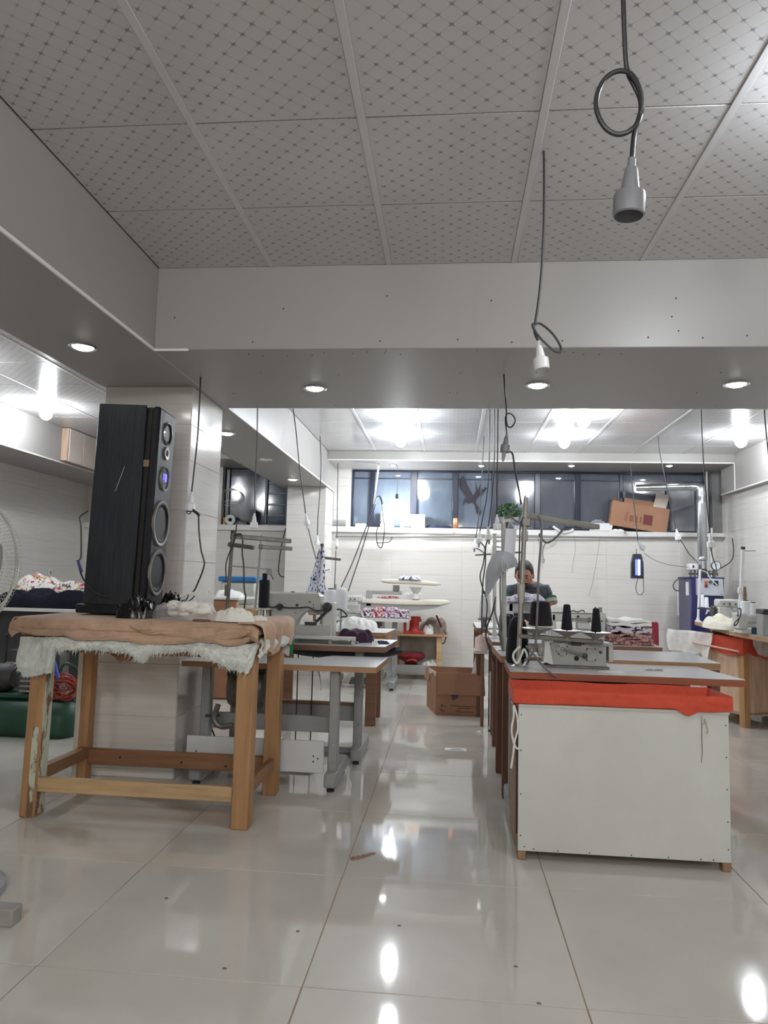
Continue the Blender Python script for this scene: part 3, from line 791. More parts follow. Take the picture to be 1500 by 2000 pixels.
# ------------------------------------------------------------------ pedestal fan at the left edge
fx, fy = -1.792, 2.5
fan = thing('pedestal_fan', 'grey pedestal fan with a wire cage at the left edge', 'fan', (fx, fy, 0))
fc = Vector((fx, fy, 1.185)); ax = Vector((.985, -.17, .0)).normalized(); bx, by, _ = basis(ax); R = .25
M['cage_wire'] = plain('cage_wire', srgb(196, 196, 190), .4, .2)
cage = MB()
for sgn, dep in ((1, .075), (-1, .085)):
    for k in range(96):
        a = 2*PI*k/96; dv = bx*math.cos(a)+by*math.sin(a)
        cage.tube([fc+dv*R*.2+ax*sgn*dep, fc+dv*R*.6+ax*sgn*dep*.95, fc+dv*R*.9+ax*sgn*dep*.6, fc+dv*R], .0011, 4, 3)
cage.build('wire_cage', 'cage_wire', fan, True)['kind'] = 'stuff'
for rr, d in ((R, 0), (R*.75, .068), (R*.45, .074), (R*.75, -.078)):
    c = fc+ax*d; pts = [c+(bx*math.cos(2*PI*k/40)+by*math.sin(2*PI*k/40))*rr for k in range(41)]
    MB().tube(pts, .006 if d == 0 else .0016, 8, 0).build('cage_ring', 'cage_wire', fan, True)
MB().lathe([(.045, 0), (.045, .01), (.03, .02)], fc+ax*.07, ax, 20).build('cage_badge', 'grey_plastic', fan, True)
MB().lathe([(.06, 0), (.075, -.03), (.07, -.14), (.04, -.17)], fc-ax*.07, ax, 20).build('motor_housing', 'grey_plastic', fan, True)
for k in range(5):
    a = 2*PI*k/5
    def bl(u, v, a=a):
        r = .04+.13*u; t = a+(v-.5)*(.75+.3*math.sin(u*2)); return fc+(bx*math.cos(t)+by*math.sin(t))*r+ax*(.025*(v-.5))
    MB().sheet(bl, 8, 6, .002).build('blade', plain('fan_blade', srgb(96, 98, 104), .4), fan, True)
MB().cyl((fx, fy, .02), (fx, fy, fc.z-.03), .016).build('pole', 'grey_plastic', fan, True)
pole_top = fc-ax*.1; MB().tube([(fx, fy, fc.z-.06), (fx, fy, fc.z-.03), pole_top], .02, 8, 3).build('neck', 'grey_plastic', fan, True)
g = (-1.439, 2.322, 0)
MB().lathe([(.21, 0), (.21, .03), (.19, .045), (.05, .06), (.03, .12)], (fx, fy, 0), n=32).build('base', 'grey_plastic', fan, True)
blk = MB().bb((-1.493, 2.323, 0), (-1.408, 2.323+.06, .055), .004).build('wood_block', plain('grey_block', srgb(150, 148, 144), .7)); tag(blk, 'small grey block on the floor at the left edge', 'block')

# ------------------------------------------------------------------ cutting table and compressor behind, far left
M['white_board'] = plain('white_board', srgb(214, 213, 210), .3, var=.03)
M['grey_metal'] = plain('grey_metal', srgb(138, 139, 138), .42, .3, .08)
M['grey_paint'] = plain('grey_paint', srgb(150, 150, 146), .5, 0, .08)
ct = thing('cutting_table', 'white-topped cutting table behind the packing table at far left', 'table', (-3.6, 6.7, 0))
ty = 6.15; tz = 0.832
MB().bb((-4.85, ty, tz-.03), (-2.80, ty+1.1, tz), .003).build('tabletop', 'white_board', ct, True)
for x, y in ((-4.7, ty+.08), (-3.45, ty+.08), (-2.86, ty+.08), (-4.7, ty+1.0), (-2.86, ty+1.0)):
    MB().bb((x-.03, y-.03, 0), (x+.03, y+.03, tz-.03), .004).build('leg', 'grey_metal', ct, True)
MB().bb((-4.7, ty+.3, .08), (-2.88, ty+.32, tz-.03), .003).build('back_panel', plain('shadow_panel', srgb(62, 63, 66), .6), ct, True)  # added dark sheet, its colour stands in for the shade under the table
navy = printed('navy_dots', srgb(19, 21, 34), [srgb(196, 196, 206)], 200, .72)
floral = printed('floral_cloth', srgb(222, 220, 214), [srgb(170, 60, 84), srgb(180, 160, 90), srgb(90, 84, 92), srgb(196, 120, 110)], 13, .60)
def drape(x0, x1, y0, y1, zt, h, seed):
    def fn(u, v):
        x = x0+(x1-x0)*u; y = y0+(y1-y0)*v
        e = min(1, v*7, (1-v)*5)*min(1, u*9, (1-u)*9)
        return (x, y, zt+.006+h*e**.5*(.75+.5*noise.noise(Vector((x*3.5, y*3, seed)))+.22*ridge((x*7, y*6, seed), 1)))
    b = MB(); n, m_ = 60, 22
    vs = [fn(i/n, j/m_) for i in range(n+1) for j in range(m_+1)]; W = m_+1
    fs = [(i*W+j, (i+1)*W+j, (i+1)*W+j+1, i*W+j+1) for i in range(n) for j in range(m_)]
    k = len(vs); vs += [(p[0], p[1], zt+.001) for p in vs]
    fs += [(k+i*W+j, k+i*W+j+1, k+(i+1)*W+j+1, k+(i+1)*W+j) for i in range(n) for j in range(m_)]
    for i in range(n): fs += [(i*W, k+i*W, k+(i+1)*W, (i+1)*W), (i*W+m_, (i+1)*W+m_, k+(i+1)*W+m_, k+i*W+m_)]
    for j in range(m_): fs += [(j, j+1, k+j+1, k+j), (n*W+j, k+n*W+j, k+n*W+j+1, n*W+j+1)]
    return b.add(vs, fs)
o = drape(-4.2, -2.82, ty+.02, ty+.36, tz, .16, 2).build('navy_cloth', navy); tag(o, 'navy speckled cloth heaped along the front of the cutting table', 'cloth')
o = drape(-4.3, -2.82, ty+.38, ty+.95, tz, .25, 5).build('floral_cloth', floral); tag(o, 'heap of white floral cloth behind the navy cloth', 'cloth')
def socket_plate(p, n, label):
    t = thing('wall_socket', label, 'wall socket', p)
    b_ = rotm(0, 0, math.atan2(n[1], n[0])).to_4x4()
    MB().box((.005, 0, 0), (.01, .08, .08), .003).xf(b_).build('plate', 'white_plastic', t)
    MB().lathe([(.024, 0), (.024, .004), (.018, .002)], (.009, 0, 0), (1, 0, 0), 16).xf(b_).build('outlet', 'grey_plastic', t)
p = (-4.89, 8.351, 1.156)
socket_plate(p, (1, 0), 'white wall socket above the floral cloth on the left wall')
M['tank_green'] = plain('tank_green', srgb(26, 66, 50), .45, var=.25, scale=5)
cx, cy = -2.994, 5.0
cz, cr = 0.107, .165
cmp_ = thing('air_compressor', 'green air compressor on the floor under the cutting table', 'compressor', (cx, cy, 0))
x1 = -2.621; x0 = x1-.85
MB().lathe([(.001, -.0), (cr*.5, .012), (cr*.85, .04), (cr, .09), (cr, .76), (cr*.85, .81), (cr*.5, .838), (.001, .85)], (x0, cy, cz), (1, 0, 0), 28, False).build('tank', 'tank_green', cmp_, True)
for x in (x0+.15, x1-.14):
    MB().bb((x-.025, cy-.12, .03), (x+.025, cy+.12, cz-cr*.75), .004).build('foot', 'black_rubber', cmp_, True)
    MB().cyl((x, cy-.13, .035), (x, cy+.13, .035), .035, n=16).build('wheel', 'black_rubber', cmp_, True)
MB().tube([(x1-.02, cy, cz+.12), (x1-.03, cy, cz+.30), (x1-.06, cy, cz+.37), (x1-.16, cy, cz+.38), (x1-.2, cy, cz+.16)], .011, 8).build('handle', 'tank_green', cmp_, True)
MB().bb((x0+.1, cy-.1, cz+cr-.01), (x0+.5, cy+.1, cz+cr+.02), .004).build('motor_plate', 'tank_green', cmp_, True)
MB().lathe([(.09, 0), (.1, .02), (.1, .2), (.07, .24)], (x0+.1, cy, cz+cr+.12), (1, 0, 0), 20).build('motor', plain('motor_dark', srgb(44, 44, 46), .5), cmp_, True)
for k in range(7): MB().bb((x0+.42, cy-.08, cz+cr+.03+.035*k), (x0+.54, cy+.08, cz+cr+.045+.035*k), .003).build('cooling_fin', 'grey_metal', cmp_, True)
MB().lathe([(.03, 0), (.03, .16), (.02, .17)], (x0+.48, cy, cz+cr+.02), n=16).build('cylinder_head', 'grey_metal', cmp_, True)
hose = MB(); pts = []
hc = Vector((x1-.13, cy-.05, cz+cr+.05))
for k in range(150):
    a = k*.62; r = .07+.02*math.sin(k*.37); pts.append(hc+Vector((r*math.cos(a)*1.3+.03*math.sin(k*.1), .05*math.sin(k*.21), r*math.sin(a)*.9+.02*math.cos(k*.13)+.02)))
o = MB().tube(pts, .006, 6, 2).build('air_hose', plain('hose_red', srgb(158, 62, 50), .4)); tag(o, 'tangled red coiled air hose lying on the green compressor', 'hose')
o = MB().tube([(-2.775, 4.86, 0.558), (-2.756, 4.86, 0.506), (-2.727, 4.86, 0.418)], .012, 8).build('blow_gun', plain('gun_blue', srgb(44, 74, 190), .4)); tag(o, 'blue air gun handle above the compressor', 'air gun')
# dark rack and grey boards behind the compressor
rk = thing('metal_rack', 'dark metal rack holding grey machine parts under the cutting table', 'rack', (-3.05, 5.85, 0))
ry = 5.78
for x in (-3.731, -3.486):
    MB().bb((x-.012, ry-.012, 0), (x+.012, ry+.012, 0.625), .002).build('upright', 'black_rubber', rk, True)
for yy in (1240, 1310, 1375):
    z = 0
MB().bb((-3.731, ry-.012, 0.616), (-3.486, ry+.012, 0.633), .002).build('cross_rail', 'black_rubber', rk, True)
MB().bb((-3.721, ry+.02, .12), (-3.495, ry+.2, 0.497), .006).build('machine_box', plain('dark_box', srgb(70, 66, 64), .6), rk, True)
MB().bb((-3.712, ry-.012, 0.37), (-3.495, ry+.19, 0.399), .003).build('shelf', 'grey_metal', rk, True)
o = MB().bb((-2.959, 5.6, 0), (-2.899, 5.62, 0.464), .002).build('leaning_board', 'white_board'); tag(o, 'narrow white board standing behind the back leg of the packing table', 'board')

# ------------------------------------------------------------------ sewing tables on the left
M['laminate'] = plain('laminate', srgb(206, 208, 210), .22, var=.03)
M['board_edge'] = wood('board_edge', srgb(168, 128, 92), 'x')
M['board_dark'] = wood('board_dark', srgb(128, 92, 70), 'x')
M['cast_grey'] = plain('cast_grey', srgb(172, 172, 166), .4, 0, .05)
M['cast_pale'] = plain('cast_pale', srgb(200, 200, 195), .38, 0, .05)
M['stand_grey'] = plain('stand_grey', srgb(150, 152, 152), .4, .15, .07)
M['dirty_steel'] = plain('dirty_steel', srgb(112, 110, 104), .45, .5, .25, 20)
M['dark_iron'] = plain('dark_iron', srgb(60, 60, 60), .5, .3, .3, 15)
M['black_thread'] = fabric('black_thread', srgb(26, 27, 34), .85)
M['white_thread'] = fabric('white_thread', srgb(232, 234, 238), .8, .03)

def table_top(t, poly, z, edge='board_edge', th=.03):
    MB().prism(poly, th, (0, 0, z-th-.002)).build('board_core', edge, t, True)
    MB().prism(poly, .003, (0, 0, z-.003)).build('laminate', 'laminate', t, True)
def tee_leg(t, x, y0, y1, post_y, z, w=.055, d=.06):
    MB().bb((x-w/2, post_y-d/2, .07), (x+w/2, post_y+d/2, z), .006).build('leg', 'stand_grey', t, True)
    f = MB().bb((x-w*.6, y0, .025), (x+w*.6, y1, .10), .008).build('foot', 'stand_grey', t, True)
    for y in (y0+.04, y1-.04): MB().lathe([(.022, 0), (.022, .012), (.008, .014), (.008, .026)], (x, y, 0), n=12).build('foot_pad', 'black_rubber', f, True)
    for zz in (.15, .24): MB().lathe([(.009, 0), (.007, .005)], (x+.005, post_y-d/2, zz), (0, -1, 0), 8).build('bolt', 'chrome', t, True)

# first table
z1 = .682
t1 = thing('sewing_table', 'white-topped sewing table nearest the padded table, notched at its far edge', 'table', (-.95, 4.2, 0))
table_top(t1, [(-1.50, 3.962), (-.395, 3.962), (-.375, 4.50), (-.72, 4.50), (-.82, 4.28), (-1.1, 4.28), (-1.1, 4.50), (-1.50, 4.50)], z1)
tee_leg(t1, -.635, 3.955, 4.42, 4.06, z1-.034)
tee_leg(t1, -1.40, 3.97, 4.42, 4.13, z1-.034)
MB().bb((-1.40, 4.15, .28), (-.64, 4.17, .37), .004).build('crossbar', 'stand_grey', t1, True)
bx0, bx1 = -1.462, -0.68
p1 = MB().bb((bx0, 4.0, 0.092), (bx1, 4.015, 0.263), .002).build('front_board', 'laminate', t1, True)
for q in ((610, 1480), (619, 1485), (610, 1490), (380, 1469)):
    pass
for x, z in ((-0.738, 0.182), (-0.712, 0.17), (-0.737, 0.152), (-1.405, 0.179)):
    MB().lathe([(.005, 0), (.005, .001)], (x, 4.0005, z), (0, -1, 0), 8).build('screw_hole', 'black_gap', p1, True)
# clutch motor slung under the table
mo = thing('clutch_motor', 'grey clutch motor hanging under the first sewing table', 'motor', (-1.15, 4.1, .38))
MB().lathe([(.05, 0), (.10, .015), (.115, .05), (.115, .19), (.10, .22), (.04, .235)], (-1.27, 4.12, 0.522), (1, 0, 0), 24).build('housing', 'dirty_steel', mo, True)
for k in range(9): MB().lathe([(.117, 0), (.122, .004), (.117, .008)], (-1.23+.018*k, 4.12, 0.522), (1, 0, 0), 24, False).build('cooling_rib', 'dirty_steel', mo, True)
MB().bb((-1.27, 4.07, z1-.10), (-1.05, 4.18, z1-.036), .006).build('mount_bracket', 'dark_iron', mo, True)
MB().tube([(-1.29, 4.0, .44), (-1.31, 4.0, .36), (-1.27, 4.0, .32), (-1.20, 4.0, .33)], .016, 8).build('clutch_lever', 'dirty_steel', mo, True)
MB().cyl((-1.36, 4.0, .375), (-1.28, 4.0, .38), .008).build('lever_pin', 'dark_iron', mo, True)
MB().bb((-1.02, 4.0, z1-.12), (-.97, 4.05, z1-.036), .004).build('switch_box', 'cast_pale', mo, True)
tag(MB().tube([(-1.416, 4.22, 0.611), (-1.398, 4.22, 0.507), (-1.408, 4.22, 0.386), (-1.414, 4.22, 0.312), (-1.392, 4.22, 0.253), (-1.371, 4.22, 0.21)], .005).build('motor_cable', 'black_rubber'), 'black cable running down behind the clutch motor', 'cable')
tag(MB().tube([(-0.81, 4.3, 0.623), (-0.778, 4.3, 0.603), (-0.76, 4.3, 0.519), (-0.762, 4.3, 0.495)], .004).build('white_cable', 'white_plastic'), 'thin white cable with a plug hanging under the first sewing table', 'cable')

# second table
z2 = .742
t2 = thing('sewing_table', 'second sewing table carrying the long-arm machine and the purple cloth', 'table', (-.9, 4.8, 0))
table_top(t2, [(-1.46, 4.53), (-.40, 4.53), (-.36, 5.10), (-1.46, 5.10)], z2, 'board_dark', .035)
tee_leg(t2, -.575, 4.56, 5.05, 4.66, z2-.038)
tee_leg(t2, -1.40, 4.56, 5.05, 4.70, z2-.038)
MB().bb((-1.40, 4.72, 0.24), (-.58, 4.75, 0.339), .004).build('crossbar', 'stand_grey', t2, True)
MB().bb((-1.40, 4.71, 0.339), (-.58, 4.752, 0.359), .003).build('crossbar_cap', 'board_dark', t2, True)
for px in (-0.976, -0.878):
    MB().cyl((px, 4.64, .10), (px, 4.64, z2-.036), .004, n=8).build('treadle_rod', 'dark_iron', t2, True)
MB().box((-1.0, 4.62, .075), (.30, .22, .016), .004, rotm(.18, 0, 0)).build('treadle', 'dark_iron', t2, True)
MB().bb((-1.1, 4.78, .02), (-.63, 4.9, .06), .004).build('floor_bar', 'stand_grey', t2, True)

# long-arm sewing machine seen from behind
sm = thing('sewing_machine', 'large cream sewing machine with a black cable and arched arm on the second table', 'sewing machine', (-0.989, 4.8, z2))
Ym = 4.74
def pxpoly(pts): return [(p[0], p[2]) for p in pts]
body = pxpoly([(-1.235, 4.74, 1.039), (-1.221, 4.74, 1.05), (-0.882, 4.74, 1.059), (-0.861, 4.74, 1.042), (-0.857, 4.74, 0.944), (-0.923, 4.74, 0.949), (-0.954, 4.74, 0.941), (-0.985, 4.74, 0.92), (-1.012, 4.74, 0.885), (-1.024, 4.74, 0.84), (-1.021, 4.74, 0.759), (-1.223, 4.74, 0.753)])
MB().prism(body, -.13, (0, Ym, 0), (1, 0, 0), (0, 0, 1)).build('arm', 'cast_grey', sm, True)
MB().bb((-1.232, Ym+.004, 1.04), (-0.875, Ym+.126, 1.064), .006).build('top_cover', 'cast_pale', sm, True)
hd = MB().bb((-0.847, Ym+.005, 0.756), (-0.767, Ym+.125, 1.003), .008).build('end_plate', 'cast_pale', sm, True)
MB().bb((-1.02, Ym-.03, z2+.012), (-0.792, Ym+.16, 0.849), .006).build('bed', 'cast_grey', sm, True)
MB().bb((-0.948, Ym+.03, 0.915), (-0.871, Ym+.1, 0.956), .008).build('needle_head', 'cast_grey', sm, True)
MB().cyl(((-0.908), Ym+.06, 0.874), ((-0.908), Ym+.06, 0.922), .010).build('needle_bar', 'board_edge', sm, True)
MB().cyl(((-0.901), Ym+.06, 0.847), ((-0.901), Ym+.06, 0.888), .005).build('presser_foot', 'dark_iron', sm, True)
MB().bb((-0.962, Ym-.01, 0.851), (-0.882, Ym+.02, 0.871), .003).build('needle_plate', 'dark_iron', sm, True)
kn = MB().lathe([(.03, 0), (.032, .02), (.02, .035)], (-0.81, Ym+.004, 0.973), (0, -1, 0), 16).build('tension_knob', 'black_rubber', sm, True)
MB().tube([(-0.802, 4.7, 0.96), (-0.829, 4.7, 0.926), (-0.862, 4.7, 0.891), (-0.875, 4.7, 0.877)], .009, 8).build('lift_lever', 'black_rubber', sm, True)
for q, r in (((-1.018, 4.739, 0.98), .011), ((-0.932, 4.739, 1.003), .007), ((-0.907, 4.739, 0.986), .005), ((-0.906, 4.739, 0.966), .005), ((-1.105, 4.739, 0.96), .005), ((-1.027, 4.739, 0.929), .004)):
    MB().lathe([(r, 0), (r*.9, .003)], (q[0], Ym+.001, q[2]), (0, -1, 0), 12).build('screw', 'dark_iron', sm, True)
MB().tube([(-1.204, 4.7, 0.969), (-1.172, 4.7, 0.963), (-1.131, 4.7, 0.975), (-1.079, 4.7, 0.963), (-0.992, 4.7, 0.965), (-0.934, 4.7, 0.97), (-0.888, 4.7, 0.951), (-0.83, 4.7, 0.953), (-0.81, 4.7, 0.967)], .0045, 8).build('machine_cable', 'black_rubber', sm, True)
MB().lathe([(.02, 0), (.022, .03), (.012, .05)], (-1.131, Ym+.002, 0.967), (0, -1, 0), 12).build('cable_plug', 'black_rubber', sm, True)
MB().tube([(-1.195, 4.69, 0.97), (-1.186, 4.69, 0.933), (-1.188, 4.69, 0.889), (-1.2, 4.69, 0.841)], .006).build('hanging_cable', 'black_rubber', sm, True)
MB().lathe([(.014, 0), (.016, .008), (.008, .012)], (-1.059, 4.78, 1.06), n=12).build('oil_cap', 'dirty_steel', sm, True)
MB().tube([(-0.89, 4.78, 1.061), (-0.884, 4.78, 1.092), (-0.869, 4.78, 1.065)], .003, 6).build('thread_hook', 'dark_iron', sm, True)
gb = thing('guide_bar', 'pale steel guide bar lying across the second table in front of the machine', 'guide bar', (-0.812, 4.6, z2))
MB().bb((-0.994, 4.57, z2+.03), (-0.597, 4.62, z2+.05), .004).build('upper_rail', 'cast_pale', gb, True)
for x in (-0.984, -0.76, -0.611):
    MB().bb((x-.012, 4.575, z2), (x+.012, 4.615, z2+.03), .003).build('rail_post', 'chrome', gb, True)
MB().box((-0.846, 4.64, z2+.012), (.42, .02, .02), .003).build('lower_rail', 'dirty_steel', gb, True)

# thread stand behind the padded table
def stand(name, label, base, top, arms, r=.011, mat='dirty_steel', cap=True, foot=True, group=None):
    t = thing(name, label, 'thread stand', base, 0, group)
    b0, b1 = Vector(base), Vector(top)
    MB().cyl(b0, b1, r).build('pole', mat, t, True)
    if foot: MB().lathe([(r*2.8, 0), (r*2.8, .006), (r*1.6, .014), (r*1.3, .04)], b0, (0, 0, 1), 16).build('flange', mat, t, True)
    if cap: MB().cyl(b1-(b1-b0).normalized()*.004, b1+(b1-b0).normalized()*.018, r*1.25).build('end_cap', 'black_rubber', t, True)
    for a0, a1, h, m_ in arms:
        a0, a1 = Vector(a0), Vector(a1); d = (a1-a0); L = d.length
        rot = d.normalized().to_track_quat('X', 'Z').to_matrix()
        MB().box((a0+a1)/2, (L, h*.8, h), min(.004, h*.3), rot).build('arm', m_, t, True)
        MB().lathe([(h*.55, -h*.7), (h*.55, h*.7)], b0+(b1-b0)*max(0, min(1, (a0.z-b0.z)/(b1.z-b0.z))), (b1-b0), 12).build('clamp', m_, t, True)
    return t
tA = stand('thread_stand', 'grey steel thread stand leaning right behind the padded table, with a tension rod', (-1.361, 4.28, z1), (-1.337, 4.28, 1.425),
      [((-1.352, 4.28, 1.409), (-0.996, 4.4, 1.391), .028, 'dirty_steel'), ((-1.357, 4.26, 1.357), (-1.184, 4.22, 1.337), .026, 'dirty_steel'), ((-1.347, 4.27, 1.226), (-1.101, 4.3, 1.21), .009, 'stand_grey')])
MB().box((-1.1, 4.3, 1.191), (.035, .02, .03), .004).build('tension_clip', 'stand_grey', tA, True)
MB().tube([(-1.105, 4.3, 1.213), (-1.092, 4.3, 1.21), (-1.091, 4.3, 1.192)], .003, 6).build('hook', 'stand_grey', tA, True)
MB().cyl((-1.094, 4.3, 1.179), (-1.076, 4.3, 1.148), .003, n=8).build('needle_wire', 'black_rubber', tA, True)
MB().box((-1.356, 4.28, 1.076), (.03, .03, .07), .004).build('junction_box', 'dirty_steel', tA, True)
tB = stand('thread_stand', 'thin grey thread stand just right of the leaning one, with one flat arm', (-1.341, 4.84, z2), (-1.307, 4.84, 1.453),
      [((-1.318, 4.84, 1.37), (-1.1, 4.9, 1.364), .026, 'dirty_steel')], .008, 'stand_grey', False)
tag(MB().tube([(-1.317, 4.24, 1.413), (-1.276, 4.24, 1.42), (-1.262, 4.24, 1.383), (-1.261, 4.24, 1.305), (-1.248, 4.24, 1.227), (-1.239, 4.24, 1.088), (-1.228, 4.24, 1.042), (-1.236, 4.24, 0.959)], .005).build('stand_cable', 'dark_cable'), 'dark cable hanging from the arm of the leaning thread stand', 'cable')
tag(MB().tube([(-1.305, 4.24, 1.429), (-1.313, 4.24, 1.382), (-1.347, 4.24, 1.287), (-1.36, 4.24, 1.225), (-1.353, 4.24, 1.147), (-1.335, 4.24, 1.101)], .004).build('stand_cable', 'dark_cable'), 'dark cable looped along the pole of the leaning thread stand', 'cable')
def cone(p, r0, r1, h, mat, label, group=None, core=True, name='thread_cone'):
    t = thing(name, label, 'thread cone', p, 0, group)
    MB().lathe([(r0*.8, 0), (r0, .004), (r0, h*.05), (r1*1.02, h*.95), (r1*.8, h)], n=24).build('thread', mat, t)
    MB().lathe([(r1*.55, h*.9), (r1*.5, h*1.08), (r1*.3, h*1.08), (r1*.3, h)], n=16, cap=True).build('core', 'black_rubber' if core else 'green_core', t)
    return t
M['green_core'] = plain('green_core', srgb(40, 84, 62), .5)
bc = thing('thread_cone', 'black cylinder of thread with a narrow neck on a bracket left of the machine', 'thread cone', (-1.225, 4.66, 0.96))
q = (-1.225, 4.66, 0.96)
MB().lathe([(.034, 0), (.036, .006), (.036, .175), (.030, .185)], n=22).build('thread', 'black_thread', bc)
MB().lathe([(.017, .18), (.017, .225), (.012, .228)], n=16).build('neck', 'black_thread', bc)
MB().bb((q[0]-.05, q[1]-.03, q[2]-.012), (q[0]+.05, q[1]+.03, q[2]-.001), .003).build('bracket', 'cast_pale', bc, True)
MB().bb((q[0]-.055, q[1]-.02, q[2]-.05), (q[0]-.015, q[1]+.02, q[2]-.012), .003).build('clamp_block', 'cast_pale', bc, True)
MB().cyl((q[0], q[1], z2), (q[0], q[1], q[2]-.01), .007).build('bracket_post', 'dirty_steel', bc, True)

# cloth and tools on the second table
M['purple_cloth'] = cloth('purple_cloth', srgb(62, 40, 58))
M['navy_scrap'] = cloth('navy_scrap', srgb(46, 54, 78))
o = heap((-0.629, 4.86, z2), .25, .22, .12, 41, 34, .4, 5, power=.4).build('purple_cloth', 'purple_cloth'); tag(o, 'dark purple cloth heaped on the second sewing table', 'cloth')
o = heap((-0.679, 4.70, z2), .18, .09, .03, 42, 26, .5, 10).build('dark_cushion', 'black_film'); tag(o, 'flat dark pad in front of the purple cloth', 'pad')
o = heap((-0.795, 4.68, z2), .16, .07, .022, 43, 22, .5, 10).build('white_scrap', 'white_cotton'); tag(o, 'flat white scrap left of the dark pad', 'cloth')
o = heap((-0.444, 4.76, z2), .11, .06, .028, 44, 26, .9, 16).build('navy_scrap', 'navy_scrap'); tag(o, 'small navy scrap at the right end of the second sewing table', 'cloth')
o = heap((-0.478, 4.66, z2), .05, .05, .03, 45, 18, .6, 8).build('white_scrap', 'white_cotton'); tag(o, 'tiny white scrap beside the navy one', 'cloth')
o = MB().lathe([(.014, 0), (.020, .004), (.017, .09), (.010, .095)], (-0.996, 4.48, z1), n=16).build('thread_spool', plain('green_spool', srgb(20, 128, 78), .6)); tag(o, 'green thread spool at the end of the padded table', 'thread spool')
def bag_under():
    def fn(u, v):
        x = -1.15+.85*u; s_ = math.sin(u*PI)**.5
        return (x, 4.72+.27*v, z2-.042-.075*s_*math.sin(v*PI)**.6-.01*noise.noise(Vector((x*9, v*4, 0))))
    return MB().sheet(fn, 30, 12, .006)
o = bag_under().build('cloth_sling', plain('navy_sling', srgb(30, 32, 46), .8)); tag(o, 'dark navy cloth sling hanging under the second sewing table', 'cloth')

# third table with thread cones and white cloth
z3 = .742
t3 = thing('sewing_table', 'third sewing table with white cloth on its right end and a brown board leg', 'table', (-.9, 6.0, 0))
table_top(t3, [(-1.46, 5.74), (-.50, 5.74), (-.46, 6.25), (-1.46, 6.25)], z3)
MB().bb((-.66, 5.78, 0), (-.575, 5.82, z3-.036), .003).build('leg', 'board_dark', t3, True)
MB().bb((-.66, 6.16, 0), (-.575, 6.20, z3-.036), .003).build('leg', 'board_dark', t3, True)
MB().bb((-1.42, 5.78, 0), (-1.34, 5.82, z3-.036), .003).build('leg', 'board_dark', t3, True)
MB().bb((-1.42, 6.16, 0), (-1.34, 6.20, z3-.036), .003).build('leg', 'board_dark', t3, True)
MB().bb((-.60, 5.75, .56), (-.48, 6.24, z3-.036), .003).build('drawer_box', 'board_edge', t3, True)
o = heap((-0.77, 5.99, z3), .34, .34, .13, 51, 40, .6, 9).build('white_cloth', 'white_cotton'); tag(o, 'crumpled white cloth peaked on the third sewing table', 'cloth')
o = heap((-0.945, 6.08, z3), .13, .16, .06, 52, 30, .6, 9).build('white_cloth', 'white_cotton'); tag(o, 'low white cloth left of the peaked white cloth', 'cloth')
ts = thing('cone_stand', 'steel bracket stand holding the two big white thread cones', 'thread stand', (-0.889-.02, 5.86, z3))
q1, q2 = (-0.98, 5.86, 0.949), (-0.88, 5.8, 0.917)
MB().cyl((q1[0]+.04, 5.86, z3), (q1[0]+.04, 5.86, q1[2]+.17), .008).build('post', 'stand_grey', ts, True)
MB().bb((q1[0]-.065, 5.80, q1[2]-.008), (q1[0]+.065, 5.92, q1[2]), .002).build('plate', 'cast_pale', ts, True)
MB().bb((q2[0]-.06, 5.74, q2[2]-.008), (q2[0]+.06, 5.86, q2[2]), .002).build('plate', 'cast_pale', ts, True)
MB().cyl((q2[0], 5.80, z3), (q2[0], 5.80, q2[2]-.006), .008).build('post', 'stand_grey', ts, True)
MB().tube([(q2[0]-.05, 5.73, q2[2]-.03), (q2[0]-.03, 5.72, q2[2]+.0), (q2[0]+.02, 5.72, q2[2]-.005), (q2[0]+.06, 5.73, q2[2]-.05), (q2[0]+.01, 5.73, q2[2]-.06)], .006, 8).build('spring_arm', 'dark_iron', ts, True)
cone(q1, .052, .046, .125, 'white_thread', 'big white thread cone with a black top, left of the pair', None)
t = thing('thread_cone', 'big white domed thread cone, right of the pair behind the machine', 'thread cone', q2)
MB().lathe([(.044, 0), (.050, .01), (.050, .12), (.046, .155), (.03, .172), (.012, .176)], n=24).build('thread', 'white_thread', t)
MB().lathe([(.02, .17), (.018, .18)], n=12).build('core', 'white_plastic', t)
tC = stand('thread_stand', 'thread stand draped with a blue and white patterned cloth', (-1.093, 6.1, z3), (-1.109, 6.1, 1.445),
      [((-1.101, 6.1, 1.343), (-0.939, 6.1, 1.329), .022, 'dirty_steel')], .011)
MB().tube([(-1.093, 6.08, 1.215), (-1.075, 6.08, 1.229), (-1.031, 6.08, 1.243)], .006, 8).build('hook', 'white_plastic', tC, True)
dots = printed('dotted_cloth', srgb(222, 224, 232), [srgb(70, 76, 130), srgb(50, 56, 100)], 34, .58)
def hang(u, v):
    w = .022+.06*v; x0 = -1.105; z0 = 1.417
    x = x0 + (u-.5)*2*w - .045*v**1.3; y = 6.055+.018*math.sin(u*13+v*2)
    return (x, y, z0 - (z0-1.038)*v - .02*u*v)
o = MB().sheet(hang, 22, 20, .004).build('patterned_cloth', dots); tag(o, 'blue and white patterned cloth hanging from a thread stand', 'cloth')

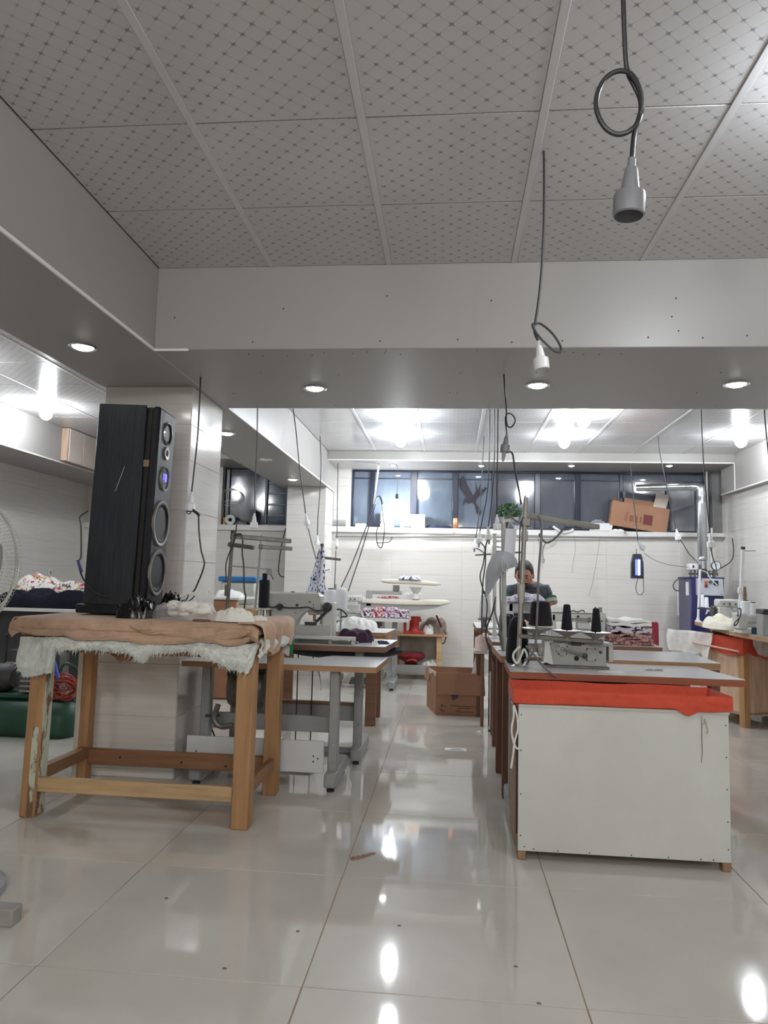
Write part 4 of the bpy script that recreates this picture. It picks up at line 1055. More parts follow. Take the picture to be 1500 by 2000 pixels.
# fourth table by the back wall with an overlock machine and folded florals
z4 = .757
t4 = thing('sewing_table', 'fourth sewing table on grey steel feet near the ironing board', 'table', (-.9, 8.0, 0))
table_top(t4, [(-1.46, 7.66), (-.435, 7.66), (-.435, 8.22), (-1.46, 8.22)], z4, 'white_board', .036)
tee_leg(t4, -.60, 7.62, 8.16, 7.95, z4-.04)
tee_leg(t4, -1.22, 7.62, 8.16, 7.95, z4-.04)
MB().bb((-1.2, 7.93, .18), (-.62, 7.97, .30), .004).build('crossbar', 'grey_paint', t4, True)
MB().bb((-1.2, 7.9, .32), (-.62, 7.93, .44), .004).build('crossbar', 'grey_paint', t4, True)
MB().bb((-1.1, 7.7, z4-.11), (-.75, 8.1, z4-.04), .006).build('oil_pan', 'dark_iron', t4, True)
MB().box((-.93, 7.8, .07), (.26, .2, .016), .004, rotm(.18, 0, 0)).build('treadle', 'dark_iron', t4, True)
def overlock(root, c, s=1.0, mats=('cast_pale', 'cast_grey')):
    c = Vector(c)
    def B(n, lo, hi, m_, bv=.006): return MB().bb(c+Vector(lo)*s, c+Vector(hi)*s, bv*s).build(n, m_, root, True)
    B('base', (-.16, -.1, 0), (.16, .1, .035), mats[1]); B('body', (-.15, -.08, .035), (.07, .08, .17), mats[0]); B('arm', (-.15, -.07, .17), (.12, .05, .24), mats[0], .012)
    B('cloth_plate', (.05, -.12, .035), (.16, .08, .075), mats[1]); B('front_cover', (-.05, -.105, .04), (.09, -.082, .14), mats[1])
    MB().cyl(c+Vector((.11, -.03, .08))*s, c+Vector((.11, -.03, .2))*s, .008*s).build('needle_bar', 'chrome', root, True)
    for k in range(4): MB().lathe([(.009*s, 0), (.012*s, .008*s), (.009*s, .016*s)], c+Vector((-.11+.05*k, -.082, .2))*s, (0, -1, 0), 10).build('tension_dial', 'dirty_steel', root, True)
    MB().lathe([(.045*s, 0), (.05*s, .01*s), (.05*s, .03*s)], c+Vector((-.155, 0, .13))*s, (-1, 0, 0), 18).build('hand_wheel', 'dark_iron', root, True)
ol = thing('overlock_machine', 'pale overlock machine at the left end of the fourth sewing table', 'sewing machine', (-1.052, 7.88, z4))
overlock(ol, (-1.075, 7.9, z4), .95)
for i, (a, b_, m_) in enumerate(((708, 728, 'plum'), (729, 752, 'red'), (753, 777, 'violet'), (777, 800, 'plum'))): pass
FL = [printed('floral_plum', srgb(216, 210, 212), [srgb(120, 40, 76), srgb(60, 40, 70)], 30, .55), printed('floral_red', srgb(218, 208, 208), [srgb(190, 60, 70), srgb(160, 50, 70)], 30, .53), printed('floral_violet', srgb(214, 208, 218), [srgb(120, 70, 130), srgb(170, 90, 120)], 30, .54)]
for i, (x, w, lab) in enumerate(((-0.89, .125, 'first floral bundle from the left on the fourth table, plum print'), (-0.765, .13, 'second floral bundle on the fourth table, red print'), (-0.63, .13, 'third floral bundle on the fourth table, violet print'), (-0.5, .125, 'rightmost floral bundle on the fourth table, plum and white'))):
    t = thing('folded_cloth', lab, 'cloth', (x, 7.86, z4), 0, 'floral bundles on the fourth table')
    hh = (.085, .10, .10, .08)[i]
    for k in range(3):
        MB().sheet(lambda u, v, k=k: ((u-.5)*w*(1-.04*k), (v-.5)*.26, .006+hh/3*(k+.5)+.012*noise.noise(Vector((u*5+i, v*5, k)))+.006*math.sin(u*22+k+i)), 14, 8, hh/3*.85).build('fold', FL[(i, 1, 2, 0)[i] if i else 0], t)

# ------------------------------------------------------------------ ironing station along the back wall
ib = thing('ironing_board', 'long white ironing table with a raised sleeve board, by the back wall', 'ironing board', (-0.522, 8.6, 0))
M['iron_cover'] = cloth('iron_cover', srgb(216, 210, 198), .07)
zi = 0.955
xa, xb = -1.097, 0.012
def board(x0, x1, y0, y1, z, th, nose=.35):
    def fn(u, v):
        a = 2*PI*v; w = (y1-y0)/2; e = 1
        if u > 1-nose*.4: e = math.sqrt(max(.02, 1-((u-(1-nose*.4))/(nose*.4))**2*.96))
        return (x0+(x1-x0)*u, (y0+y1)/2+w*e*math.copysign(abs(math.cos(a))**.5, math.cos(a)), z-th/2+th/2*e*math.copysign(abs(math.sin(a))**.5, math.sin(a))-.012*math.sin(u*PI))
    b = MB(); n, m_ = 30, 24; vs = [fn(i/n, j/m_) for i in range(n+1) for j in range(m_)]
    fs = [(i*m_+j, i*m_+(j+1) % m_, (i+1)*m_+(j+1) % m_, (i+1)*m_+j) for i in range(n) for j in range(m_)]
    fs += [tuple(range(m_))[::-1], tuple(range(n*m_, n*m_+m_))]
    return b.add(vs, fs)
board(xa, xb, 8.38, 8.82, zi, .075).build('padded_board', 'iron_cover', ib, True)
MB().prism([(xa+.05, zi-.06), (xb-.06, zi-.06), (xb-.2, zi-.11), (xa+.35, zi-.19), (xa+.05, zi-.19)], -.36, (0, 8.40, 0), (1, 0, 0), (0, 0, 1)).build('vacuum_box', 'grey_paint', ib, True)
MB().bb((-0.983, 8.40, 0.851), (-0.915, 8.48, 1.038), .006).build('swing_post', 'grey_paint', ib, True)
MB().bb((-0.983, 8.41, 0.995), (-0.562, 8.47, 1.038), .005).build('swing_arm', 'grey_paint', ib, True)
MB().bb((-0.666, 8.40, 1.039), (-0.593, 8.48, 1.106), .004).build('arm_bracket', 'dirty_steel', ib, True)
zs2 = 1.165
x0_, x1_ = -0.82, -0.105
def sleeve(u, v):
    a = 2*PI*v; e = math.sqrt(max(.03, 1-abs(2*u-1)**6)); w = .075*(1 if u < .5 else .9)
    return (x0_+(x1_-x0_)*u, 8.45+w*e*math.copysign(abs(math.cos(a))**.6, math.cos(a)), zs2-.014-.02*max(0, u-.5)*2-.018*math.sin(u*PI)*0+.028*e*math.copysign(abs(math.sin(a))**.6, math.sin(a)))
b = MB(); n, m_ = 30, 20; vs = [sleeve(i/n, j/m_) for i in range(n+1) for j in range(m_)]
b.add(vs, [(i*m_+j, i*m_+(j+1) % m_, (i+1)*m_+(j+1) % m_, (i+1)*m_+j) for i in range(n) for j in range(m_)]+[tuple(range(m_))[::-1], tuple(range(n*m_, n*m_+m_))])
b.build('sleeve_board', 'iron_cover', ib, True)
MB().lathe([(.05, 0), (.03, .06), (.06, .11), (.08, .14)], (-0.398, 8.45, zi-.005), n=16).build('sleeve_pedestal', 'cast_pale', ib, True)
for x in (xa+.12, xa+.30):
    MB().bb((x-.03, 8.5, .03), (x+.03, 8.58, zi-.15), .005).build('leg', 'grey_paint', ib, True)
    MB().bb((x-.04, 8.36, 0), (x+.04, 8.85, .04), .005).build('foot', 'grey_paint', ib, True)
o = drape(-0.597, -0.338, 8.36, 8.54, zs2+.012, .05, 61).build('patterned_cloth', dots); tag(o, 'blue and white patterned cloth bunched over the sleeve board', 'cloth')
o = heap((-0.431, 8.62, zi-.004), .26, .16, .10, 62, 28, .5, 8).build('white_cloth', 'white_cotton'); tag(o, 'white cloth piled on the ironing board under the sleeve board', 'cloth')
o = heap((-0.725, 8.6, zi-.006), .28, .14, .035, 63, 24, .7, 14).build('floral_scrap', FL[1]); tag(o, 'pink scraps lying on the ironing board left of the white cloth', 'cloth')

# ------------------------------------------------------------------ low wooden bench with red things
sh = thing('wooden_bench', 'low pine bench with two shelves under the ironing board', 'bench', (-.35, 8.7, 0))
ua, ub = -0.64, -0.115; zt = 0.534
for x, y in ((ua, 8.58), (ub, 8.58), (ua, 8.98), (ub, 8.98)):
    MB().bb((x-.03, y-.03, 0), (x+.03, y+.03, zt-.025 if x == ua else zt-.025), .004).build('leg', 'pine_pale', sh, True)
MB().bb((ua-.06, 8.52, zt-.024), (ub+.1, 9.05, zt), .003).build('top_shelf', 'board_edge', sh, True)
MB().bb((ua-.03, 8.56, 0.065), (ub+.03, 9.02, 0.095), .003).build('low_shelf', 'pine_pale', sh, True)
MB().bb((ua, 8.56, .06), (ub, 8.58, .17), .003).build('kick_board', 'grey_paint', sh, True)
MB().bb((ua, 9.0, .2), (ub, 9.01, zt-.03), .002).build('back_board', plain('dull_board', srgb(160, 154, 146), .6), sh, True)
M['red_paint'] = plain('red_paint', srgb(186, 52, 44), .4, var=.1)
M['dark_red'] = cloth('dark_red', srgb(116, 32, 40))
rs = thing('red_stand', 'red metal bobbin stand on the top shelf of the wooden bench', 'stand', (-0.421, 8.66, zt))
x0_, x1_ = -0.544, -0.292
MB().bb((x0_, 8.57, zt), (x1_, 8.77, zt+.025), .004).build('base', 'red_paint', rs, True)
MB().lathe([(.075, 0), (.06, .03), (.055, .12), (.075, .15), (.08, .17), (.07, .18)], ((x0_+x1_)/2+.0, 8.67, zt+.022), n=20).build('body', 'red_paint', rs, True)
MB().bb((x0_, 8.60, zt+.02), (x0_+.03, 8.74, zt+.17), .004).build('side_plate', 'red_paint', rs, True)
MB().bb((x0_+.02, 8.62, zt+.14), (x1_-.04, 8.72, zt+.17), .004).build('bridge', 'red_paint', rs, True)
o = heap((-0.252, 8.70, zt), .13, .2, .13, 71, 26, .5, 8).build('plastic_bag', 'white_cotton'); tag(o, 'small white bag right of the red bobbin stand', 'bag')
bg = thing('canvas_bag', 'grey brown canvas bag with red piping hanging over the end of the bench', 'bag', (-0.198, 8.86, zt))
hb2 = heap((-0.194, 8.88, zt), .34, .28, .24, 72, 34, .3, 3.5, power=.4); hb2.build('body', cloth('taupe', srgb(134, 124, 116)), bg, True)
MB().tube([(-0.157, 8.74, zt+.22), (-0.119, 8.73, zt+.14), (-0.093, 8.74, zt+.08)], .012, 8).build('piping', 'dark_red', bg, True)
MB().tube([(-0.068, 8.66, 0.588), (-0.036, 8.66, 0.528), (-0.053, 8.66, 0.437), (-0.089, 8.66, 0.424)], .008, 8).build('strap', plain('strap_grey', srgb(92, 86, 82), .7), bg, True)
zl = 0.095
ri = thing('red_machine', 'dark red domed machine head on the lower shelf of the wooden bench', 'machine', (-0.461, 8.7, zl))
MB().lathe([(.09, 0), (.085, .05), (.07, .09), (.16, .13), (.175, .17), (.15, .205), (.05, .215)], (-0.443-.01, 8.74, zl), n=26).build('body', 'dark_red', ri, True)
MB().tube([(-0.463-.03, 8.56, zl+.12), (-0.463+.03, 8.555, zl+.14), (-0.463+.09, 8.57, zl+.12)], .01, 8).build('rim', 'red_paint', ri, True)
o = heap((-0.23, 8.72, zl), .22, .24, .16, 74, 28, .4, 7).build('plastic_bag', 'white_cotton'); tag(o, 'white bag on the lower shelf beside the red machine', 'bag')

# storage box and brown table seen between the columns
sb = thing('storage_box', 'translucent storage box with a blue lid behind the thread stands', 'box', (-2.266, 7.6, .72))
MB().bb((-2.457, 7.5, .86), (-2.07, 7.9, 1.107), .02).build('tub', plain('tub', srgb(186, 186, 178), .3), sb, True)
MB().bb((-2.479, 7.48, 1.107), (-2.054, 7.92, 1.162), .012).build('lid', plain('blue_lid', srgb(32, 106, 164), .35), sb, True)
bt = thing('pale_cabinet', 'pale cabinet carrying the blue-lidded box', 'cabinet', (-2.218, 7.7, 0))
MB().bb((-2.553, 7.45, .0), (-2.015, 8.0, .858), .006).build('carcass', plain('cream_panel', srgb(206, 202, 188), .5), bt, True)
MB().bb((-2.247, 7.44, .1), (-2.037, 7.449, .84), .003).build('door', plain('cream_door', srgb(212, 210, 196), .4), bt, True)
br = thing('brown_table', 'brown-edged table end with white cloth, seen just right of the near column', 'table', (-2.153, 6.9, 0))
MB().bb((-2.75, 6.7, 0), (-2.012, 6.75, 0.936), .02).build('side_panel', plain('brown_panel', srgb(158, 112, 84), .5), br, True)
MB().bb((-2.75, 6.7, 0.936), (-2.002, 7.3, 0.96), .004).build('tabletop', 'white_board', br, True)
MB().bb((-2.75, 7.25, 0), (-2.7, 7.3, 0.936), .004).build('leg', 'board_edge', br, True)
o = heap((-2.189, 7.0, 0.96), .3, .3, .09, 81, 28, .5, 8).build('white_cloth', 'white_cotton'); tag(o, 'white cloth on the brown-edged table right of the near column', 'cloth')

# ------------------------------------------------------------------ right-hand work group
M['red_edge'] = wood('red_edge', srgb(152, 84, 56), 'x')
M['orange_cloth'] = cloth('orange_cloth', srgb(196, 78, 56), .13)
def painted_board(name):
    t = NT(name); f = t.noise(t.coord(), 2.5, 5, .65); s_ = t.noise(t.coord(scale=(1, 1, 7), rot=(0, .4, 0)), 5, 6, .75)
    a = t.ramp(f, [(.3, srgb(196, 197, 192)), (.7, srgb(206, 207, 203))])
    k = t.ramp(s_, [(.70, (0, 0, 0, 1)), (.78, (1, 1, 1, 1))])
    t.col(t.mix(t.math('MULTIPLY', k, .25), a, srgb(160, 154, 142))); t.set(Roughness=.45); return t.m
M['painted_board'] = painted_board('painted_board')
M['rough_wood'] = wood('rough_wood', srgb(150, 122, 96), 'z')
M['ply'] = wood('ply', srgb(196, 164, 138), 'z')
M['dark_brown'] = wood('dark_brown', srgb(106, 70, 50), 'z')
M['ribbon'] = plain('ribbon', srgb(216, 216, 212), .7)

ra = thing('sewing_table', 'red-edged sewing table over the white bin, holding the cone rack', 'table', (.85, 3.75, 0))
za = .745
table_top(ra, [(.292, 3.49), (1.362, 3.475), (1.31, 3.985), (.302, 4.0)], za, 'red_edge', .032)
MB().bb((.36, 3.60, za-.07), (1.12, 3.90, za-.036), .004).build('under_frame', 'dark_iron', ra, True)
for x in (.42, .62, .86, 1.05): MB().bb((x, 3.58, za-.075), (x+.07, 3.60, za-.036), .003).build('frame_lug', 'dirty_steel', ra, True)
tee_leg(ra, .335, 3.52, 3.96, 3.72, za-.034)
tee_leg(ra, 1.16, 3.52, 3.96, 3.72, za-.034)

wb = thing('white_bin', 'white painted wooden bin with an orange cloth liner under the front table', 'bin', (.74, 3.3, 0))
wx0, wx1, wy0, wy1 = .303, 1.172, 3.172, 3.43
wz = 0.646
MB().bb((wx0, wy0, 0.037), (wx1, wy0+.012, wz-.012), .002).build('front_panel', 'painted_board', wb, True)
MB().bb((wx0, wy0-.003, wz-.013), (wx1+.004, wy0+.03, wz), .002).build('top_lip', 'painted_board', wb, True)
MB().bb((wx0-.004, wy0+.014, .10), (wx0+.010, wy0+.04, wz-.01), .002).build('edge_strip', 'black_gap', wb, True)
MB().bb((wx0-.012, wy0+.04, .05), (wx0+.010, wy1, wz-.03), .003).build('side_panel', 'rough_wood', wb, True)
MB().bb((wx1-.012, wy0+.014, .05), (wx1, wy1, wz-.02), .003).build('side_panel', 'painted_board', wb, True)
MB().bb((wx0, wy1-.012, .05), (wx1, wy1, wz-.02), .003).build('back_panel', 'rough_wood', wb, True)
MB().bb((wx0+.01, wy0+.014, .06), (wx1-.012, wy1-.012, .08), .002).build('bottom_panel', 'rough_wood', wb, True)
for x, y in ((wx0, wy0), (wx1-.035, wy0), (wx0, wy1-.04), (wx1-.035, wy1-.04)):
    MB().bb((x, y+.001, 0), (x+.035, y+.045, .062), .003).build('leg', 'rough_wood', wb, True)
for x, z in [(.315, z) for z in (.10, .27, .45, .6)]+[(1.16, z) for z in (.09, .2, .33, .46, .59)]+[(.33, .055), (.37, .048), (.47, .046), (.6, .046), (.77, .046), (.92, .046), (1.05, .046), (1.1, .046)]:
    MB().lathe([(.003, 0), (.003, .0015)], (x, wy0+.0005, z), (0, -1, 0), 6).build('nail', 'black_gap', wb, True)
LZ = 0.711
def liner_ring(u, v):
    # around the rim: outside hem (v=0) over the rim to the inside (v=1)
    pts = [(wx0-.022, wy0-.014), (wx1+.012, wy0-.014), (wx1+.012, wy1+.004), (wx0-.022, wy1+.004), (wx0-.022, wy0-.014)]
    L = [0]
    for a, b_ in zip(pts[:-1], pts[1:]): L.append(L[-1]+math.hypot(b_[0]-a[0], b_[1]-a[1]))
    s_ = u*L[-1]; i = max(j for j in range(4) if L[j] <= s_+1e-9) if s_ < L[-1] else 3
    f = (s_-L[i])/(L[i+1]-L[i]); x = pts[i][0]+(pts[i+1][0]-pts[i][0])*f; y = pts[i][1]+(pts[i+1][1]-pts[i][1])*f
    cx_, cy_ = (wx0+wx1)/2, (wy0+wy1)/2
    n_ = noise.noise(Vector((x*7, y*7, 1.3))); r_ = ridge((x*9+v*2, y*9, v*2), 1)
    if v < .5:
        k = v/.5; hem = wz+.006-.014*max(0, noise.noise(Vector((x*5, y*5, 9))))-(.03 if abs(x-1.0) < .05 and y < wy0 else 0)*(1-k)*(1-abs(x-1.0)/.05)
        z = hem+(LZ-hem)*k; inn = .004*math.sin(k*PI)
        ox = (x-cx_)/abs(x-cx_+1e-6)*0
        return (x + .004*n_, y + (.006*r_*math.sin(k*PI) if i in (0, 2) else 0) - (.006 if i == 0 else 0)*math.sin(k*PI), z+.004*n_)
    k = (v-.5)/.5; sx_ = 1-.05*min(1, k*2)-.02*k; sy_ = 1-.16*min(1, k*2)-.05*k
    return (cx_+(x-cx_)*sx_+.005*n_, cy_+(y-cy_)*sy_+.006*r_*k, LZ+.004*n_+.006*math.sin(min(1, k*6)*PI)-.2*k)
MB().sheet(liner_ring, 120, 16, .004).build('cloth_liner', 'orange_cloth', wb, True)
MB().sheet(lambda u, v: (wx0+.05+(wx1-wx0-.1)*u, wy0+.03+(wy1-wy0-.06)*v, LZ-.18-.03*math.sin(u*PI)), 10, 4, .004).build('liner_floor', 'orange_cloth', wb, True)
for pts in ([(0.28, 3.15, 0.641), (0.28, 3.15, 0.593), (0.272, 3.15, 0.54), (0.281, 3.15, 0.487), (0.296, 3.15, 0.462), (0.313, 3.15, 0.467)], [(0.282, 3.15, 0.641), (0.295, 3.15, 0.594), (0.298, 3.15, 0.541), (0.285, 3.15, 0.491), (0.279, 3.15, 0.434), (0.271, 3.15, 0.38)]):
    MB().tube(pts, .0045, 6).build('ribbon', 'ribbon', wb, True)
MB().tube([(1.064, 3.165, 0.627), (1.061, 3.165, 0.598), (1.072, 3.165, 0.596), (1.074, 3.165, 0.615), (1.082, 3.165, 0.582), (1.086, 3.165, 0.561), (1.077, 3.165, 0.559)], .0018, 6).build('thread_loop', plain('thread_beige', srgb(176, 168, 150), .8), wb, True)
MB().tube([(1.063, 3.167, 0.623), (1.061, 3.167, 0.539), (1.062, 3.167, 0.476), (1.057, 3.167, 0.435)], .0012, 5).build('thread_loop', 'dirty_steel', wb, True)

# machine lying on the front table
M['worn_grey'] = plain('worn_grey', srgb(150, 152, 148), .42, .1, .12, 16)
gm = thing('gear_machine', 'grey machine head with exposed cranks and a flywheel on the front right table', 'sewing machine', (0.676, 3.78, za))
g = lambda x, y: (0.665, 0, 0)
gp = [(p[0], p[2]) for p in [(0.503, 3.7, 0.759), (0.784, 3.7, 0.758), (0.785, 3.7, 0.859), (0.7, 3.7, 0.867), (0.695, 3.7, 0.882), (0.528, 3.7, 0.882), (0.508, 3.7, 0.85)]]
MB().prism(gp, -.14, (0, 3.70, 0), (1, 0, 0), (0, 0, 1)).build('housing', 'worn_grey', gm, True)
fp = [(p[0], p[2]) for p in [(0.475, 3.68, 0.775), (0.523, 3.68, 0.759), (0.51, 3.68, 0.827), (0.502, 3.68, 0.882), (0.479, 3.68, 0.882), (0.48, 3.68, 0.851)]]
MB().prism(fp, -.12, (0, 3.685, 0), (1, 0, 0), (0, 0, 1)).build('end_cover', 'cast_pale', gm, True)
MB().bb((0.477, 3.69, za), (0.799, 3.86, za+.012), .003).build('base_plate', 'dirty_steel', gm, True)
MB().bb((0.707, 3.69, 0.858), (0.817, 3.82, 0.874), .003).build('top_chute', 'worn_grey', gm, True)
MB().bb((0.795, 3.69, 0.782), (0.817, 3.82, 0.86), .003).build('chute_end', 'cast_grey', gm, True)
MB().lathe([(.03, 0), (.034, .006), (.034, .036), (.03, .042)], (0.454, 3.76, 0.826), (1, 0, 0), 24).build('flywheel', 'cast_grey', gm, True)
MB().cyl((0.475, 3.76, 0.826), (0.495, 3.76, 0.826), .018).build('wheel_hub', 'worn_grey', gm, True)
MB().bb((0.406, 3.78, 0.823), (0.453, 3.84, 0.855), .004).build('shaft_block', 'grey_metal', gm, True)
MB().cyl((0.443, 3.79, 0.824), (0.459, 3.77, 0.821), .012).build('shaft', 'grey_metal', gm, True)
q = (0.571, 3.699, 0.837)
MB().lathe([(.034, 0), (.034, .004), (.03, .006), (.012, .006), (.01, .012)], (q[0], 3.7005, q[2]), (0, -1, 0), 28).build('crank_disc', 'worn_grey', gm, True)
q2 = (0.679, 3.699, 0.808)
d_ = Vector((q2[0]-q[0], 0, q2[2]-q[2])); ang = -math.atan2(d_.z, d_.x)
MB().box((Vector((q[0], 3.690, q[2]))+Vector((q2[0], 3.690, q2[2])))/2, (d_.length, .008, .011), .002, rotm(0, ang, 0)).build('connecting_rod', 'dirty_steel', gm, True)
MB().lathe([(.013, 0), (.013, .014), (.006, .018)], (q2[0], 3.700, q2[2]), (0, -1, 0), 16).build('rod_pin', 'dark_iron', gm, True)
q3 = (0.639, 3.699, 0.794)
MB().lathe([(.013, 0), (.012, .003)], (q3[0], 3.7005, q3[2]), (0, -1, 0), 20).build('port', 'black_gap', gm, True)
qa, qb = (0.687, 3.7, 0.846), (0.739, 3.7, 0.782)
MB().bb((qa[0], 3.695, qb[2]), (qb[0], 3.703, qa[2]), .002).build('cover_plate', 'worn_grey', gm, True)
qa, qb = (0.611, 3.7, 0.874), (0.664, 3.7, 0.856)
MB().bb((qa[0], 3.697, qb[2]), (qb[0], 3.703, qa[2]), .002).build('slot', 'dark_iron', gm, True)
for px in ((0.551, 3.7, 0.852), (0.591, 3.7, 0.851), (0.551, 3.7, 0.814), (0.589, 3.7, 0.815), (0.69, 3.69, 0.842), (0.73, 3.69, 0.843), (0.69, 3.69, 0.789), (0.73, 3.69, 0.79), (0.604, 3.7, 0.866), (0.672, 3.7, 0.866)):
    MB().lathe([(.004, 0), (.0035, .003)], (px[0], 3.696, px[2]), (0, -1, 0), 8).build('bolt', 'black_gap', gm, True)
MB().lathe([(.008, 0), (.008, .003)], (0.757, 3.701, 0.828), (0, -1, 0), 14).build('port', 'dark_iron', gm, True)

# cone rack: post, long top bar, lower bar with three dished cone holders
M['dish_grey'] = plain('dish_grey', srgb(148, 146, 138), .4, .3, .12)
cr_ = stand('cone_rack', 'tall grey steel cone rack standing at the left end of the front table', (0.346, 3.66, za), (0.386, 3.72, 1.605),
     [((0.386, 3.72, 1.512), (0.821, 4.05, 1.486), .030, 'dish_grey'), ((0.348, 3.665, 0.899), (0.762, 3.66, 0.882), .022, 'dirty_steel')], .0125, 'dish_grey', False)
MB().box((0.387, 3.72, 1.477), (.05, .05, .05), .006).build('clamp', 'dirty_steel', cr_, True)
MB().box((0.379, 3.715, 1.405), (.034, .034, .055), .005).build('clamp', 'dish_grey', cr_, True)
MB().box((0.362, 3.69, 1.109), (.036, .036, .11), .008).build('sleeve', 'dish_grey', cr_, True)
MB().cyl((0.373, 3.718, 1.53), (0.383, 3.72, 1.616), .006).build('tip', 'dish_grey', cr_, True)
for (px, lab) in (((0.436, 3.66, 0.905), 1), ((0.585, 3.66, 0.899), 2), ((0.724, 3.66, 0.894), 3)):
    d = MB().lathe([(.008, -.012), (.010, .0), (.022, .010), (.075, .034), (.078, .036), (.072, .036), (.02, .014), (.004, .012)], px, (0, 0, 1), 28, False).build('cone_dish', 'dish_grey', cr_, True)
    MB().cyl((px[0], px[1], px[2]+.01), (px[0], px[1], px[2]+.16 if lab > 1 else px[2]+.12), .0035, n=8).build('spindle', 'green_core', d, True)
MB().tube([(0.352, 3.62, 0.852), (0.322, 3.62, 0.819), (0.32, 3.62, 0.789), (0.338, 3.62, 0.769), (0.357, 3.62, 0.807), (0.372, 3.62, 0.838), (0.387, 3.62, 0.796), (0.368, 3.62, 0.758)], .006, 6).build('plastic_strap', 'ribbon', cr_, True)
def black_cone(p, r0, r1, h, lab, dome=False):
    t = thing('thread_cone', lab, 'thread cone', p)
    prof = [(r0*.86, 0), (r0, .006), (r0, h*.06), (r1, h*.94), (r1*.8, h*.985), (r1*.3, h)] if not dome else [(r0*.85, 0), (r0, .01), (r0*.99, h*.3), (r1, h*.72), (r1*.86, h*.86), (r1*.55, h*.96), (r1*.2, h)]
    MB().lathe(prof, n=28).build('thread', 'black_thread', t)
    return t
p_ = (0.585, 3.66, 0.899); black_cone((p_[0], p_[1], p_[2]+.037), .028, .017, .128, 'slim black thread cone on the middle dish of the cone rack')
p_ = (0.724, 3.66, 0.894); black_cone((p_[0]+.004, p_[1], p_[2]+.037), .026, .016, .118, 'slim black thread cone on the right dish of the cone rack')
p_ = (0.436, 3.66, 0.905)
t = black_cone((p_[0]+.020, p_[1], p_[2]+.048), .060, .046, .125, 'fat black thread cone on the left dish of the cone rack')
MB().lathe([(.012, -.012), (.07, -.004), (.066, 0), (.02, .0)], (0, 0, 0), n=20).build('paper_collar', plain('paper_collar', srgb(214, 206, 194), .8), t)
p_ = (0.339, 3.8, 0.752); t = black_cone((.322+.04, 3.86, za), .062, .050, .245, 'tall domed black thread cone standing on the table behind the rack post', True)
tag(MB().tube([(0.446, 3.72, 1.51), (0.462, 3.7, 1.477), (0.45, 3.6, 1.379), (0.438, 3.6, 1.213), (0.434, 3.6, 1.062), (0.427, 3.6, 0.911), (0.422, 3.6, 0.849), (0.398, 3.6, 0.806), (0.373, 3.6, 0.785)], .006, 8).build('rack_cable', 'grey_cable'), 'grey cable hanging from the cone rack bar to the table', 'cable')
tag(MB().tube([(0.378, 3.58, 0.857), (0.411, 3.5, 0.817), (0.442, 3.462, 0.779), (0.476, 3.452, 0.748), (0.507, 3.455, 0.73)], .005, 8).build('rack_cable', 'grey_cable'), 'grey cable running off the front edge of the front table', 'cable')
tag(MB().tube([(0.368, 3.69, 1.501), (0.355, 3.69, 1.448), (0.351, 3.69, 1.29), (0.349, 3.69, 1.186)], .004, 6).build('rack_cable', 'dark_cable'), 'thin dark cable along the post of the cone rack', 'cable')
o = MB().box((1.022, 3.72, za+.004), (.09, .012, .008), .003, rotm(0, 0, .12)).build('tweezers', 'chrome'); tag(o, 'chrome tweezers lying on the front right table', 'tweezers')
o = heap((0.79, 3.60, za), .14, .06, .008, 91, 22, .9, 18).build('thread_scrap', 'ribbon'); tag(o, 'white thread scraps on the front right table', 'scraps')

# second table on the right, with a pole lamp
zb = .764
rb = thing('sewing_table', 'white-topped table directly behind the red-edged one', 'table', (.9, 4.4, 0))
table_top(rb, [(.285, 4.01), (1.442, 4.0), (1.478, 4.60), (.275, 4.64)], zb, 'board_edge', .036)
for x, y in ((.30, 4.06), (.30, 4.58), (1.40, 4.06), (1.40, 4.56)):
    MB().bb((x, y-.03, 0), (x+.05, y+.03, zb-.04), .003).build('leg', 'dark_brown', rb, True)
MB().bb((.355, 4.03, .14), (.375, 4.6, zb-.04), .003).build('side_panel', 'board_dark', rb, True)
rc = thing('sewing_table', 'brown table with the cream machine and the stack of folded fabric', 'table', (.9, 5.0, 0))
zc = .775
table_top(rc, [(.285, 4.80), (1.37, 4.79), (1.41, 5.34), (.285, 5.36)], zc, 'board_dark', .04)
for x, y in ((.32, 4.84), (.32, 5.3), (1.30, 4.84), (1.30, 5.3)):
    MB().bb((x, y-.035, 0), (x+.055, y+.035, zc-.044), .003).build('leg', 'dark_brown', rc, True)
gp_ = MB().bb((.325, 5.78, .012), (.392, 5.80, 0.46), .003).build('grey_board', 'laminate')
tag(gp_, 'narrow grey board standing beside the floor carton', 'board')
tag(MB().bb((.32, 5.76, 0), (.40, 5.80, .012)).build('panel_foot', 'dark_iron'), 'dark foot strip under the narrow grey board', 'strip')

# cream machine seen from behind on the third table
cm = thing('sewing_machine', 'cream sewing machine with a broad body on the brown table, behind the cone rack', 'sewing machine', (0.886, 5.05, zc))
YY = 5.02
B2 = lambda n, a, b_, y0, y1, m_='cast_pale', bv=.006: MB().bb((a[0], y0, b_[2]), (b_[0], y1, a[2]), bv).build(n, m_, cm, True)
B2('arm', (0.702, 5.02, 0.966), (1.011, 5.02, 0.909), YY, YY+.12)
B2('top_cover', (0.702, 5.02, 0.973), (1.066, 5.02, 0.97), YY-.005, YY+.125)
B2('pillar', (1.001, 5.02, 0.971), (1.065, 5.02, 0.752), YY-.01, YY+.13, 'cast_pale', .01)
B2('bed', (0.695, 5.02, 0.858), (1.01, 5.02, 0.75), YY-.02, YY+.16, 'cast_grey')
B2('left_end', (0.695, 5.02, 0.962), (0.73, 5.02, 0.741), YY, YY+.1, 'cast_pale', .008)
B2('feed_box', (0.874, 5.02, 0.905), (0.956, 5.02, 0.859), YY-.01, YY+.08, 'laminate')
